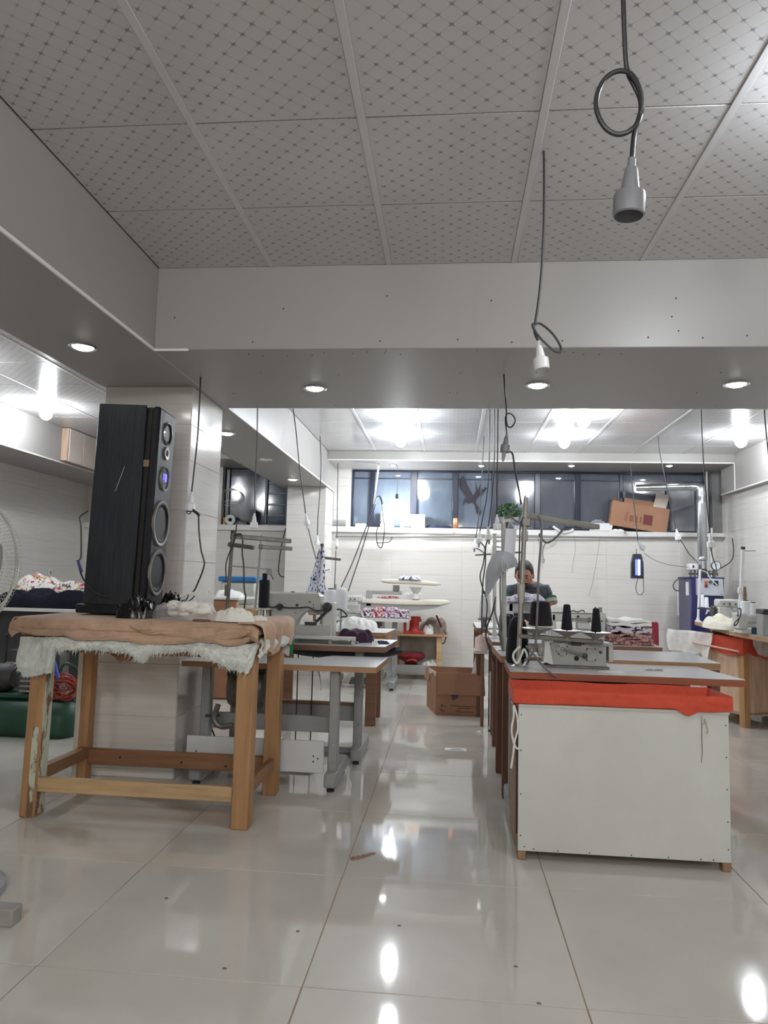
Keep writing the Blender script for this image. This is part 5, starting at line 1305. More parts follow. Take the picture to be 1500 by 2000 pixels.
B2('feed_rail', (0.857, 5.02, 0.936), (0.956, 5.02, 0.918), YY-.008, YY+.03, 'grey_metal', .003)
B2('clamp_block', (0.943, 5.02, 0.942), (0.963, 5.02, 0.908), YY-.012, YY+.03, 'dirty_steel', .003)
for q, r in (((0.878, 5.02, 0.947), .008), ((0.843, 5.02, 0.928), .005), ((1.034, 5, 0.921), .006), ((1.017, 5, 0.904), .006), ((1.027, 5, 0.794), .006)):
    MB().lathe([(r, 0), (r*.9, .004)], (q[0], YY-.006 if q[0] < 0.984 else YY-.011, q[2]), (0, -1, 0), 12).build('screw', 'black_gap', cm, True)
MB().lathe([(.012, 0), (.014, .006), (.008, .014), (.012, .03), (.014, .034)], (1.041, 5.08, 0.977), n=14).build('spool_pin', 'grey_metal', cm, True)
MB().tube([(0.829, 5.08, 0.974), (0.857, 5.08, 0.982), (0.885, 5.08, 0.976), (0.92, 5.08, 0.987), (0.933, 5.08, 0.974)], .005, 6).build('thread_guide', 'dirty_steel', cm, True)
o = heap((0.759, 5.08, 0.972), .16, .1, .055, 93, 24, .7, 10).build('white_rag', 'white_cotton'); tag(o, 'white rag on top of the cream machine', 'rag')

# stack of folded fabric and the red chair back behind it
sx, sy = 1.196, 5.03
o_w = [('rust', printed('rust_print', srgb(196, 156, 148), [srgb(140, 84, 80), srgb(120, 90, 100)], 60, .52)), ('dotted', printed('plum_dots', srgb(206, 200, 208), [srgb(60, 46, 80)], 44, .56)), ('white', M['white_cotton'])]
def folded(z, h, mat, lab, seed, n, w=.27):
    t = thing('folded_fabric', lab, 'fabric', (sx, sy, z), 0, 'stack of folded fabric on the brown table')
    for k in range(n):
        MB().sheet(lambda u, v: ((u-.5)*(w+.01*noise.noise(Vector((seed, k, 1)))), (v-.5)*.32, h*(k+.5)/n+.010*noise.noise(Vector((u*4, v*3, seed+k)))*min(1, .4+k)+.004*math.sin(u*9+k)), 16, 8, h/n*.86).build('fold', mat, t)
    return t
folded(zc, .075, o_w[0][1], 'rust printed folded fabric at the bottom of the stack on the brown table', 1, 4, .285)
folded(zc+.078, .04, o_w[1][1], 'plum dotted folded fabric in the middle of the stack on the brown table', 5, 2, .265)
folded(zc+.122, .045, o_w[2][1], 'white folded fabric on top of the stack on the brown table', 9, 2, .26)
ch = thing('red_chair', 'dark red chair back behind the stack of folded fabric', 'chair', (1.514, 5.75, 0))
M['chair_red'] = plain('chair_red', srgb(150, 34, 52), .45)
cxx = 1.514
MB().box((cxx-.02, 5.62, 0.798), (.17, .035, .20), .012).build('backrest', 'chair_red', ch, True)
MB().box((cxx-.02, 5.82, .45), (.40, .40, .045), .012).build('seat', 'chair_red', ch, True)
for x in (-.18, .14):
    for y in (5.66, 5.98): MB().cyl((cxx+x, y, 0), (cxx+x, y, .43), .012).build('leg', 'dark_iron', ch, True)
for x in (-.08, .04): MB().cyl((cxx+x, 5.64, .44), (cxx+x, 5.64, 0.798-.05), .010).build('back_post', 'dark_iron', ch, True)

# pole stands behind the front tables
sB = stand('thread_stand', 'pale grey pole stand with a short top arm, carrying the paper sheet', (0.328, 4.32, zb), (0.315, 4.32, 1.548),
     [((0.309, 4.32, 1.538), (0.405, 4.34, 1.548), .026, 'cast_pale')], .014, 'cast_grey', False)
MB().tube([(0.32, 4.3, 1.549), (0.359, 4.3, 1.556), (0.383, 4.3, 1.538), (0.414, 4.3, 1.526)], .005, 8).build('top_cable', 'grey_cable', sB, True)
pa = thing('paper_sheet', 'white paper sheet hanging from the pale grey pole stand', 'paper', (0.341, 4.28, 1.294))
pz = 1.294; pt = 1.486
MB().sheet(lambda u, v: (-.026+.064*u+.012*v, .012*math.sin(u*3), (pt-pz)*v), 6, 6, .0015).build('sheet', plain('paper_white', srgb(226, 226, 234), .7), pa)
MB().tube([(-.002, .0, pt-pz), (.005, .01, pt-pz+.03), (.01, .012, pt-pz+.055)], .0018, 6).build('hanging_loop', 'ribbon', pa)
MB().tube([(.036, .0, pt-pz), (.022, .01, pt-pz+.03), (.01, .012, pt-pz+.055)], .0018, 6).build('hanging_loop', 'ribbon', pa)
sd = thing('lamp_shade', 'large curved grey plastic shade tied to the pale grey pole stand', 'shade', (0.32, 4.26, 1.083))
def shade(u, v):
    # a wide fan of sheet folded over the pole
    ax_, az = 0.319, 1.218
    th = math.radians(20+185*u); r = (.135 if u > .5 else .095+.04*u*2)*(1+.12*math.sin(u*6))
    rr = .01+r*v
    return (ax_+rr*math.cos(th)*.82, 4.26-.05*math.sin(u*PI)*v+.05*v*v, az+.02+rr*math.sin(th)*(.75 if math.sin(th) > 0 else 2.2)-.05*v*max(0, u-.55)*2)
MB().sheet(shade, 36, 8, .003).build('shade_sheet', plain('shade_grey', srgb(170, 176, 182), .4), sd, True)
MB().tube([(0.299, 4.24, 1.292), (0.309, 4.24, 1.242), (0.327, 4.24, 1.227), (0.338, 4.24, 1.248), (0.332, 4.24, 1.284)], .003, 6).build('tie', 'ribbon', sd, True)
tag(MB().tube([(0.3, 4.29, 1.279), (0.298, 4.29, 1.127), (0.303, 4.29, 0.977), (0.298, 4.29, 0.857), (0.316, 4.29, 0.768)], .005, 8).build('stand_cable', 'grey_cable'), 'grey cable beside the pale grey pole stand', 'cable')
tag(MB().tube([(0.271, 4.28, 1.081), (0.266, 4.28, 1.006), (0.284, 4.28, 0.932), (0.309, 4.28, 0.843), (0.319, 4.28, 0.746)], .005, 8).build('stand_cable', 'grey_cable'), 'grey cable curving down left of the pale grey pole stand', 'cable')
tag(MB().tube([(0.276, 4.4, 1.064), (0.261, 4.4, 0.986), (0.231, 4.4, 0.902), (0.223, 4.4, 0.84), (0.242, 4.4, 0.771), (0.276, 4.4, 0.681)], .005, 8).build('stand_cable', 'dark_cable'), 'dark cable looping down to the left edge of the right-hand tables', 'cable')
sC = stand('thread_stand', 'pale stand with several short arms behind the pole stand', (0.318, 5.1, zc), (0.312, 5.1, 1.511),
     [((0.298, 5.1, 1.456), (0.362, 5.1, 1.457), .016, 'cast_pale'), ((0.302, 5.1, 1.42), (0.359, 5.1, 1.413), .012, 'cast_pale'), ((0.302, 5.1, 1.38), (0.363, 5.1, 1.381), .018, 'dirty_steel'), ((0.306, 5.1, 1.34), (0.36, 5.1, 1.334), .010, 'cast_pale'), ((0.314, 5.12, 1.377), (0.505, 5.16, 1.383), .014, 'dirty_steel')], .013, 'cast_pale', False)
sD = stand('thread_stand', 'thin stand with a cross arm at the far left of the right-hand tables', (0.337, 6.95, .765), (0.411, 6.95, 1.519),
     [((0.24, 6.95, 1.426), (0.426, 6.95, 1.44), .018, 'dirty_steel')], .011, 'cast_pale', False)

# far table on the right-hand row, white canister and black cones
rd = thing('sewing_table', 'brown-edged table in front of the seated person', 'table', (.75, 5.85, 0))
zd_ = .775
table_top(rd, [(.32, 5.62), (1.20, 5.62), (1.20, 6.06), (.32, 6.06)], zd_, 'board_dark', .036)
for x, y in ((.36, 5.66), (1.14, 5.66), (.36, 6.02), (1.14, 6.02)):
    MB().bb((x-.03, y-.03, 0), (x+.03, y+.03, zd_-.04), .003).build('leg', 'dark_brown', rd, True)
re_ = thing('sewing_table', 'farthest brown table of the right-hand row, holding the white canister', 'table', (.4, 6.6, 0))
table_top(re_, [(.24, 6.36), (.46, 6.36), (.46, 7.3), (.24, 7.3)], .765, 'board_dark', .04)
for x, y in ((.27, 6.40), (.43, 6.40), (.27, 7.25), (.43, 7.25)):
    MB().bb((x-.022, y-.022, 0), (x+.022, y+.022, .724), .003).build('leg', 'dark_brown', re_, True)
cn = thing('white_canister', 'white square canister with a black cap on the farthest brown table', 'canister', (0.315, 6.46, 0.849))
hh = 1.062-0.849
MB().box((0, 0, hh/2), (.10, .10, hh), .012, None, .9).build('body', 'white_plastic', cn)
MB().lathe([(.028, hh), (.028, hh+.02), (.02, hh+.024)], n=16).build('cap', 'black_rubber', cn)
MB().bb((-.06, -.055, -.018), (.06, .055, 0), .004).build('tray', 'dirty_steel', cn)
MB().cyl((0, 0, .765-0.849), (0, 0, -.016), .02).build('post', 'dirty_steel', cn)
black_cone((.40, 5.25, zc), .045, .040, .16, 'black thread cylinder behind the pale pole stand')
black_cone((.455, 5.70, zd_), .05, .045, .15, 'short black thread cone left of the printed cloth', False)
o = MB().lathe([(.014, 0), (.014, .05), (.010, .054)], (0.479, 5.68, zd_), n=14).build('thread_spool', plain('red_spool', srgb(200, 40, 44), .5)); tag(o, 'small red thread spool in front of the printed cloth', 'thread spool')
lilac = printed('lilac_print', srgb(222, 220, 228), [srgb(150, 136, 176), srgb(180, 170, 200)], 40, .55)
mp_ = thing('sewing_machine', 'white sewing machine in front of the seated person, covered with printed cloth', 'sewing machine', (.62, 5.85, zd_))
xx = 0.604
MB().bb((xx-.16, 5.80, zd_), (xx+.17, 5.96, zd_+.05), .008).build('bed', 'cast_pale', mp_, True)
MB().bb((xx+.08, 5.82, zd_+.05), (xx+.17, 5.94, zd_+.22), .012).build('pillar', 'cast_pale', mp_, True)
MB().bb((xx-.14, 5.82, zd_+.15), (xx+.17, 5.94, zd_+.24), .015).build('arm', 'cast_pale', mp_, True)
MB().bb((xx-.15, 5.82, zd_+.08), (xx-.09, 5.93, zd_+.24), .01).build('head', 'white_plastic', mp_, True)
MB().cyl((xx-.12, 5.87, zd_+.05), (xx-.12, 5.87, zd_+.08), .006).build('needle_bar', 'chrome', mp_, True)
MB().lathe([(.04, 0), (.045, .01), (.045, .025)], (xx+.17, 5.88, zd_+.19), (1, 0, 0), 18).build('hand_wheel', 'dark_iron', mp_, True)
MB().bb((xx-.04, 5.815, zd_+.17), (xx+.06, 5.822, zd_+.22), .002).build('badge_plate', 'grey_metal', mp_, True)
o = heap((xx-.02, 5.79, zd_+.243), .34, .18, .085, 95, 34, .7, 12).build('printed_cloth', lilac); tag(o, 'heap of lilac printed cloth over the machine in front of the seated person', 'cloth')
o = heap((xx-.1, 5.72, zd_), .2, .14, .17, 96, 30, .6, 9).build('printed_cloth', lilac); tag(o, 'lilac printed cloth hanging to the table left of the white machine', 'cloth')
o = MB().box((xx+.065, 5.70, zd_+.14), (.05, .04, .05), .008).build('blue_clip', plain('sky_blue', srgb(110, 180, 220), .5))
o.location.z = zd_; tag(o, 'small sky blue block beside the printed cloth', 'block')
# bag of orange and white scraps, shelf board
o = heap((0.271, 5.99, 0.615), .12, .13, .17, 97, 26, .3, 6, power=.35).build('scrap_sack', plain('sack', srgb(226, 206, 198), .7, var=.3)); tag(o, 'small pale sack of scraps standing on the white side shelf', 'sack')
sh_ = thing('side_shelf', 'small white shelf board on a wooden post left of the right-hand tables', 'shelf', (0.273, 5.98, 0))
MB().bb((0.207, 5.9, 0.586), (0.319, 6.08, 0.615), .003).build('board', 'white_board', sh_, True)
MB().bb((0.265, 5.95, 0), (0.29, 6.03, 0.586), .003).build('post', 'board_dark', sh_, True)

# carton on the floor
cx0, cx1, cy0, cy1 = -.107, .312, 6.39, 6.84
ctn = thing('floor_carton', 'open brown carton with a folded-down front flap on the aisle floor', 'carton', ((cx0+cx1)/2, (cy0+cy1)/2, 0))
ctz = 0.366; lx = -.20
def wall_panel(n, poly, h, o_, x_, y_, mat='carton'): return MB().prism(poly, h, o_, x_, y_).build(n, mat, ctn, True)
MB().bb((cx0, cy0, 0), (cx1, cy0+.006, ctz), .001).build('front_wall', 'carton', ctn, True)
MB().prism([(0, 0), (cy1-cy0, 0), (cy1-cy0, ctz), (0, ctz)], .006, (cx0, cy0, 0), Vector((lx-cx0, cy1-cy0, 0)).normalized(), (0, 0, 1)).build('left_wall', 'carton', ctn, True)
MB().bb((lx, cy1-.006, 0), (cx1+.02, cy1, ctz), .001).build('back_wall', 'carton', ctn, True)
MB().bb((cx1-.006, cy0, 0), (cx1, cy1, ctz), .001).build('right_wall', 'carton', ctn, True)
MB().prism([(cx0, cy0), (cx1, cy0), (cx1, cy1), (lx, cy1)], .006, (0, 0, .001)).build('bottom', 'carton', ctn, True)
MB().sheet(lambda u, v: (cx0+.005+(cx1-cx0-.005)*u+.01*v, cy0-.008-.02*v, ctz-.0-.185*v), 8, 6, .005).build('front_flap', 'carton', ctn, True)
MB().sheet(lambda u, v: (lx+.0-.012*v-(.01)*(1-u)+(cx0-lx)*u*.35, cy1-(cy1-cy0)*.34*u, ctz-.11*v), 6, 4, .005).build('side_flap', 'carton', ctn, True)
MB().sheet(lambda u, v: (cx0-.07+.07*u, cy0+.22-.21*u, ctz+.004-.03*v*(1+.5*math.sin(u*9))), 8, 4, .003).build('torn_edge', cloth_card, ctn, True)
ink = plain('ink_brown', srgb(62, 50, 50), .8)
sc_ = (-0.043, 6.39, 0.06)
for a0 in (.3, 3.4):
    MB().tube([(sc_[0]+.024*math.cos(a0+k*.28), cy0-.0015, sc_[2]+.024*math.sin(a0+k*.28)) for k in range(8)], .0035, 6, 0).build('recycling_mark', ink, ctn, True)
MB().prism([(-.006, -.014), (.010, 0), (-.006, .016)], .002, (sc_[0]-.012, cy0-.001, sc_[2]+.02), (1, 0, 0), (0, 0, 1)).build('recycling_mark', ink, ctn, True)
for y_, x0_, x1_ in ((1381, 893, 919), (1385, 891, 899), (1388, 889, 925), (1377, 880, 930)):
    MB().bb((cx0+(x0_-852)/98*(cx1-cx0+.03), cy0-.001, ctz*(1-(y_-1313)/83)-.004), (cx0+(x1_-852)/98*(cx1-cx0+.03), cy0+.001, ctz*(1-(y_-1313)/83)+.001)).build('print_line', ink, ctn, True)
MB().prism([(0, 0), (.066, .008), (.064, -.026), (.014, -.05)], -.0015, (0.026, cy0-.0015, 0.177), (1, 0, 0), (0, 0, 1)).build('purple_mark', plain('ink_purple', srgb(84, 62, 84), .8), ctn, True)
o = MB().sheet(lambda u, v: (0.233+.13*u+.05*v, 6.5+.2*u, ctz-.02+.12*v+.02*math.sin(u*6)), 12, 8, .004).build('plastic_wrap', 'clear_film'); tag(o, 'clear plastic wrap sticking out of the floor carton', 'plastic')
o = MB().sheet(lambda u, v: (0.195+.06*u*(1-v)+.05*v, 6.62, ctz-.10+.24*v), 6, 6, .003).build('paper_wedge', 'white_cotton'); tag(o, 'white paper corner sticking out of the floor carton', 'paper')
o = heap((.08, 6.62, .01), .28, .28, ctz+.0, 99, 28, .2, 8, power=.3).build('scrap_filling', 'white_cotton'); tag(o, 'white scraps filling the floor carton', 'scraps')
pn = thing('paper_note', 'small white printed paper lying on the aisle floor', 'paper', (0.059, 5.113, 0.001))
MB().box((0, 0, .0008), (.15, .085, .0012), 0).build('sheet', 'white_plastic', pn)
for k in range(3): MB().box((.005, -.02+.018*k, .0017), (.10-.02*k, .005, .0006), 0).build('print_line', ink, pn)
o = heap((0.246, 5.717, 0), .05, .05, .02, 101, 18, .6, 8).build('lint_ball', 'white_cotton'); tag(o, 'small white lint ball on the floor by the right-hand tables', 'lint')
o = MB().tube([Vector((-0.394, 3.058, 0.004))+Vector((.012*math.sin(k*1.9)+.0, 0, 0))+(Vector((-0.31, 3.133, 0.004))-Vector((-0.394, 3.058, 0.004)))*(k/14)+Vector((0, .008*math.cos(k*2.3), 0)) for k in range(15)], .0035, 6, 3).build('twisted_cord', plain('brown_cord', srgb(150, 112, 100), .8)); tag(o, 'short twisted brown cord lying on the floor tiles', 'cord')
for i, q in enumerate(((-0.999, 2.605, 0), (-0.649, 2.185, 0), (-0.481, 2.437, 0), (0.218, 2.318, 0), (-0.152, 2.524, 0), (0.265, 2.133, 0))):
    o = heap(q, .014, .010, .004, 120+i, 10, .5, 6).build('floor_crumb', 'dirty_steel'); tag(o, 'tiny dark crumb on the bare floor, '+('left of the padded table shadow', 'at the lower left', 'left of the middle seam', 'below the white bin', 'beside the middle seam', 'lowest, near the frame edge')[i], 'crumb', 'crumbs on the floor tiles')

# rotated bins and tables along the right wall
A_, B_ = Vector((2.14, 7.2, 0)), Vector((2.49, 6.38, 0)); fd = Vector((.82, .35, 0)).normalized(); sdv = (B_-A_).normalized()
C_, D_ = B_+fd*.80, A_+fd*.80
zbn = .735
rbn = thing('plywood_bin', 'plywood bin with orange liner and white film, by the right wall', 'bin', A_+(C_-A_)/2)
def panel(n, p0, p1, z0, z1, th, mat):
    d = (p1-p0); L = d.length; d.normalize(); return MB().prism([(0, z0), (L, z0), (L, z1), (0, z1)], th, p0, d, (0, 0, 1)).build(n, mat, rbn, True)
panel('side_panel', A_, A_+(B_-A_)*.42, .10, zbn, -.012, 'painted_board')
panel('side_panel', A_+(B_-A_)*.42, B_-sdv*.03, .10, zbn, -.012, 'ply')
panel('front_panel', B_+fd*.05, C_, .09, zbn, -.012, 'ply')
panel('back_panel', D_, A_, .1, zbn, -.012, 'ply'); panel('right_panel', C_, D_, .1, zbn, -.012, 'ply')
MB().prism([(0, 0), (.06, 0), (.06, .06), (0, .06)], zbn-.03, B_-sdv*.055-fd*.006+Vector((0, 0, zbn-.03)), fd, sdv).build('leg', 'pine', rbn, True)
for p in (A_+fd*.01+sdv*.01, D_-fd*.06+sdv*.01, C_-fd*.07-sdv*.07):
    MB().prism([(0, 0), (.055, 0), (.055, .055), (0, .055)], .7, p+Vector((0, 0, .7)), fd, sdv).build('leg', 'pine', rbn, True)
MB().prism([(A_.x, A_.y), (D_.x, D_.y), (C_.x, C_.y), (B_.x, B_.y)], -.015, (0, 0, .12)).build('bottom_panel', 'ply', rbn, True)
ring = [A_, B_, C_, D_, A_]
def drape_ring(drop, lift, out, u0, u1, seed, wav=.03):
    per = [0]
    for a, b_ in zip(ring[:-1], ring[1:]): per.append(per[-1]+(b_-a).length)
    cc = (A_+C_)/2
    def fn(u, v):
        s_ = (u0+(u1-u0)*u)*per[-1]; i = max(j for j in range(4) if per[j] <= s_+1e-9)
        p = ring[i]+(ring[i+1]-ring[i])*((s_-per[i])/(per[i+1]-per[i]))
        o_ = (p-cc).normalized(); n_ = noise.noise(Vector((s_*4, seed, v)))
        if v < .7:
            k = 1-v/.7; dd = drop*(1+.5*noise.noise(Vector((s_*3, seed, 0)))+.2*noise.noise(Vector((s_*11, seed, 0))))*min(1, min(u, 1-u)*8+.35)
            return p+o_*(out+.015*n_+wav*.4*math.sin(s_*26)*k)+Vector((0, 0, zbn+lift-dd*k+.01*n_))
        k = (v-.7)/.3
        return p+o_*(out-.13*k+.01*n_)+Vector((0, 0, zbn+lift+.018*math.sin(k*PI)-.09*k+.012*n_))
    return fn
MB().sheet(drape_ring(.15, .012, .022, .13, .50, 3), 70, 14, .004).build('cloth_liner', 'orange_cloth', rbn, True)
def thin_white():
    t = NT('white_film'); t.col(srgb(232, 228, 226)); t.set(Roughness=.35, Specular_IOR_Level=.5)
    tr = t.n('ShaderNodeBsdfTransparent'); mx = t.n('ShaderNodeMixShader'); f = t.noise(t.coord(), 9, 4)
    t.l(t.ramp(f, [(.3, (.35,)*3+(1,)), (.7, (.85,)*3+(1,))]), mx.inputs[0]); t.l(tr.outputs[0], mx.inputs[1]); t.l(t.b.outputs[0], mx.inputs[2]); t.l(mx.outputs[0], t.t.nodes['Material Output'].inputs[0]); return t.m
M['white_film'] = thin_white()
MB().sheet(drape_ring(.22, .03, .045, .005, .17, 6, .05), 40, 14, .003).build('film_drape', 'white_film', rbn, True)
MB().sheet(drape_ring(.19, .03, .060, .29, .48, 9, .05), 40, 14, .003).build('film_drape', 'white_film', rbn, True)
MB().tube([A_+(B_-A_)*.40+Vector((-.05, -.02, zbn-.07)), A_+(B_-A_)*.7+Vector((-.055, -.02, zbn-.085)), B_+Vector((-.05, -.03, zbn-.10))], .008, 6).build('drawstring', plain('drawstring', srgb(206, 176, 160), .8), rbn, True)
o = heap((A_.x+.22, A_.y-.12, zbn-.10), .34, .34, .12, 131, 26, .5, 8).build('white_cloth', 'white_cotton'); tag(o, 'pinkish white cloth inside the plywood bin', 'cloth')

zr = .81
r1 = thing('sewing_table', 'far sewing table along the right wall, brown front edge', 'table', (2.9, 7.2, 0))
table_top(r1, [(2.60, 7.92), (2.36, 6.36), (3.30, 6.42), (3.30, 7.92)], zr, 'board_edge', .036)
r2 = thing('sewing_table', 'near sewing table along the right wall, brown front edge', 'table', (2.9, 5.9, 0))
table_top(r2, [(2.355, 6.33), (2.365, 5.45), (3.25, 5.45), (3.30, 6.33)], zr-.002, 'board_edge', .036)
for t_, ps in ((r1, ((2.75, 7.8), (3.24, 7.8), (3.24, 6.9))), (r2, ((2.46, 5.52), (3.18, 5.52), (3.18, 6.24)))):
    for x, y in ps: MB().bb((x-.025, y-.025, 0), (x+.025, y+.025, zr-.04), .003).build('leg', 'grey_metal', t_, True)
wm = thing('sewing_machine', 'cream sewing machine on the far table by the right wall', 'sewing machine', (2.95, 7.0, zr))
overlock(wm, (2.646+.02, 7.05, zr), 1.05)
wn = thing('sewing_machine', 'cream sewing machine with a blue tray, under the pair of white cones', 'sewing machine', (2.7, 6.1, zr-.002))
xm = 2.415
MB().bb((xm-.10, 5.95, zr-.002), (xm+.12, 6.12, zr+.03), .006).build('bed', 'cast_pale', wn, True)
MB().bb((xm-.12, 5.95, zr+.03), (xm-.05, 6.10, zr+.16), .012).build('pillar', 'cast_pale', wn, True)
MB().bb((xm-.12, 5.96, zr+.085), (xm+.12, 6.09, zr+.15), .014).build('arm', 'cast_pale', wn, True)
MB().bb((xm+.085, 5.955, zr+.04), (xm+.115, 6.08, zr+.12), .006).build('head', 'cast_grey', wn, True)
MB().bb((xm-.03, 5.94, zr+.0), (xm+.07, 5.95, zr+.05), .006).build('blue_tray', plain('blue_tray', srgb(46, 72, 100), .4), wn, True)
sE = stand('thread_stand', 'white pole stand with a thin arm by the right wall', (2.379, 6.18, zr-.002), (2.415, 6.15, 1.493),
     [((2.41, 6.15, 1.476), (2.537, 6.2, 1.481), .006, 'dirty_steel')], .014, 'white_plastic')
MB().box((2.383, 6.15, 1.15), (.03, .03, .05), .005).build('switch_clip', 'white_plastic', sE, True)
MB().bb((2.316, 5.98, 0.934), (2.473, 6.13, 0.947), .003).build('cone_plate', 'dark_iron', sE, True)
cone((2.387, 6.05, 0.95), .044, .038, .115, 'white_thread', 'white thread cone on the right wall stand, nearer the pole', None, False)
cone((2.434, 6.02, 0.94), .040, .032, .11, 'white_thread', 'white thread cone on the right wall stand, away from the pole', None, False)
tag(MB().tube([(2.603, 7, 1.027), (2.262, 5.9, 0.949), (2.267, 5.9, 1.001), (2.29, 5.9, 1.002), (2.281, 5.9, 0.942), (2.246, 5.9, 0.901), (2.237, 5.9, 0.872), (2.261, 5.9, 0.889), (2.277, 5.9, 0.938)], .005, 6).build('looped_cable', 'dark_cable'), 'dark cable tied in a loop at the white pole stand', 'cable')
tag(MB().lathe([(.012, 0), (.014, .05), (.010, .11), (.004, .115)], (2.481, 6.3, 1.069), n=12).build('brush_handle', 'board_dark'), 'brown wooden handle standing behind the white cones', 'handle')
M['cream_cloth'] = cloth('cream_cloth', srgb(226, 222, 206), .08)
o = heap((2.42, 6.66, zr), .30, .60, .15, 141, 34, .5, 8).build('cream_cloth', 'cream_cloth'); tag(o, 'cream cloth piled on the far table by the right wall', 'cloth')
sF = stand('thread_stand', 'slim white stand with a small cone plate in front of the blue boiler', (2.614, 7.86, zr), (2.623, 7.8, 1.357),
     [((2.59, 7.8, 0.949), (2.714, 7.8, 0.948), .014, 'dark_iron')], .012, 'white_plastic', False)
MB().tube([(2.64, 7.85, 1.353), (2.707, 7.85, 1.328), (2.748, 7.85, 1.264), (2.814, 7.85, 1.195)], .005, 6).build('wire_arm', 'white_plastic', sF, True)
cone((2.649, 7.82, 0.961), .020, .016, .135, 'white_thread', 'slim white thread cone on the small plate before the boiler, left one', None, False)
cone((2.683, 7.8, 0.957), .022, .018, .11, 'white_thread', 'slim white thread cone on the small plate before the boiler, right one', None, False)
gbx = thing('control_box', 'grey control box with a dark top at the right edge on the near wall table', 'control box', (2.395, 5.75, zr-.002))
MB().bb((2.372, 5.70, zr-.002), (2.48, 5.82, 0.974), .006).build('body', 'grey_paint', gbx, True)
MB().bb((2.372, 5.69, 0.974), (2.487, 5.83, 1.013), .006).build('cap', 'black_rubber', gbx, True)

# ------------------------------------------------------------------ seated person
M['skin'] = plain('skin', srgb(176, 128, 108), .5, var=.06)
M['hair'] = plain('hair', srgb(30, 26, 26), .55, var=.3, scale=60, bump=.3)
M['shirt'] = cloth('shirt', srgb(72, 76, 86), .12)
M['trousers'] = cloth('trousers', srgb(42, 44, 54), .12)
def skin_mesh(name, verts, edges, mat, parent, levels=2, root_i=0):
    me = bpy.data.meshes.new(name); me.from_pydata([v[0] for v in verts], edges, [])
    o = bpy.data.objects.new(name, me); C.objects.link(o)
    sk = o.modifiers.new('skin', 'SKIN'); sk.use_smooth_shade = True
    for i, v in enumerate(verts):
        r = v[1] if isinstance(v[1], tuple) else (v[1], v[1])
        me.skin_vertices[0].data[i].radius = r; me.skin_vertices[0].data[i].use_root = (i == root_i)
    ss = o.modifiers.new('sub', 'SUBSURF'); ss.levels = levels; ss.render_levels = levels
    bpy.context.view_layer.update()
    ev = o.evaluated_get(bpy.context.evaluated_depsgraph_get())
    new = bpy.data.meshes.new_from_object(ev)
    bpy.data.objects.remove(o); bpy.data.meshes.remove(me)
    b = MB(); b.v = [v.co.copy() for v in new.vertices]; b.f = [tuple(p.vertices) for p in new.polygons]
    bpy.data.meshes.remove(new); return b
PX, PY = 0.709, 6.53
pr = thing('person', 'person in a dark grey T-shirt with green striped sleeves, bent over a sewing machine', 'person', (PX, PY+.12, 0))
hx, hz = 0.658, 1.234      # centre of the head
sz = 1.149                                # shoulder height
V = []; E_ = []
def vtx(p, r): V.append((p, r)); return len(V)-1
def chain(i, pts):
    for p, r in pts:
        j = vtx(p, r); E_.append((i, j)); i = j
    return i
pel = vtx((PX, PY+.14, .56), (.15, .115))
b1 = chain(pel, [((PX, PY+.13, .72), (.145, .11)), ((PX, PY+.08, .90), (.155, .115)), ((PX, PY+.02, sz-.07), (.16, .105))])
nk = chain(b1, [((PX-.005, PY-.02, sz-.005), (.062, .06)), ((PX-.015, PY-.05, sz+.050), .050), ((hx, 6.46, hz-.06), .058)])
for s_ in (-1, 1):
    sh_i = chain(b1, [((PX+s_*.155, PY+.01, sz-.05), .055)])
    el = chain(sh_i, [((PX+s_*.185, PY-.04, sz-.17), .048), ((PX+s_*.20, PY-.10, sz-.30), .040)])
    wr = chain(el, [((PX+s_*.15, PY-.24, sz-.315), .036), ((PX+s_*.095, PY-.36, sz-.31), .026)])
    pm = chain(wr, [((PX+s_*.08, PY-.42, sz-.315), (.034, .018))])
    for k in range(4):
        bx_, ln = PX+s_*(.055+.017*k), (.036, .042, .040, .032)[k]
        chain(pm, [((bx_, PY-.455, sz-.315), .0095), ((bx_-s_*.002, PY-.455-ln, sz-.322), .0085), ((bx_-s_*.003, PY-.462-ln*1.5, sz-.338), .0075)])
    chain(pm, [((PX+s_*.045, PY-.43, sz-.315), .010), ((PX+s_*.03, PY-.458, sz-.32), .009)])
    hp = chain(pel, [((PX+s_*.10, PY+.05, .54), .085), ((PX+s_*.13, PY-.18, .52), .070)])
    chain(hp, [((PX+s_*.13, PY-.20, .30), .052), ((PX+s_*.13, PY-.16, .09), .038), ((PX+s_*.135, PY-.26, .045), .036)])
body = skin_mesh('body', V, E_, 'skin', pr)
# head with face, same mesh as the body; it looks down and a little to the left of the picture
tilt = Matrix.Translation((hx, 6.44, hz)) @ Matrix.Rotation(-.20, 4, 'Z') @ Matrix.Rotation(.38, 4, 'X')
def headfn(q, p):
    q = q.copy()
    if p.z < 0: q.x *= 1-.28*(-p.z)**1.5; q.y *= 1-.05*(-p.z)
    if p.y > .2: q.y *= 1.05
    return q
hd = MB().ball((0, 0, 0), .116, 24, 18, (.66, .84, 1.0), headfn)
hd.ball((0, -.100, -.018), .017, 10, 8, (.75, 1.0, 1.5))
hd.ball((0, -.096, -.058), .020, 10, 6, (1.2, .5, .45))
for s_ in (-1, 1):
    hd.ball((s_*.079, .008, -.006), .022, 10, 8, (.4, .8, 1.3)); hd.ball((s_*.03, -.082, .012), .013, 10, 8, (1.2, .8, .8)); hd.ball((s_*.031, -.088, .030), .017, 10, 6, (1.2, .5, .4))
hd.xf(tilt)
body.add(hd.v, hd.f)
bo = body.build('body', 'skin', pr, True, 0)
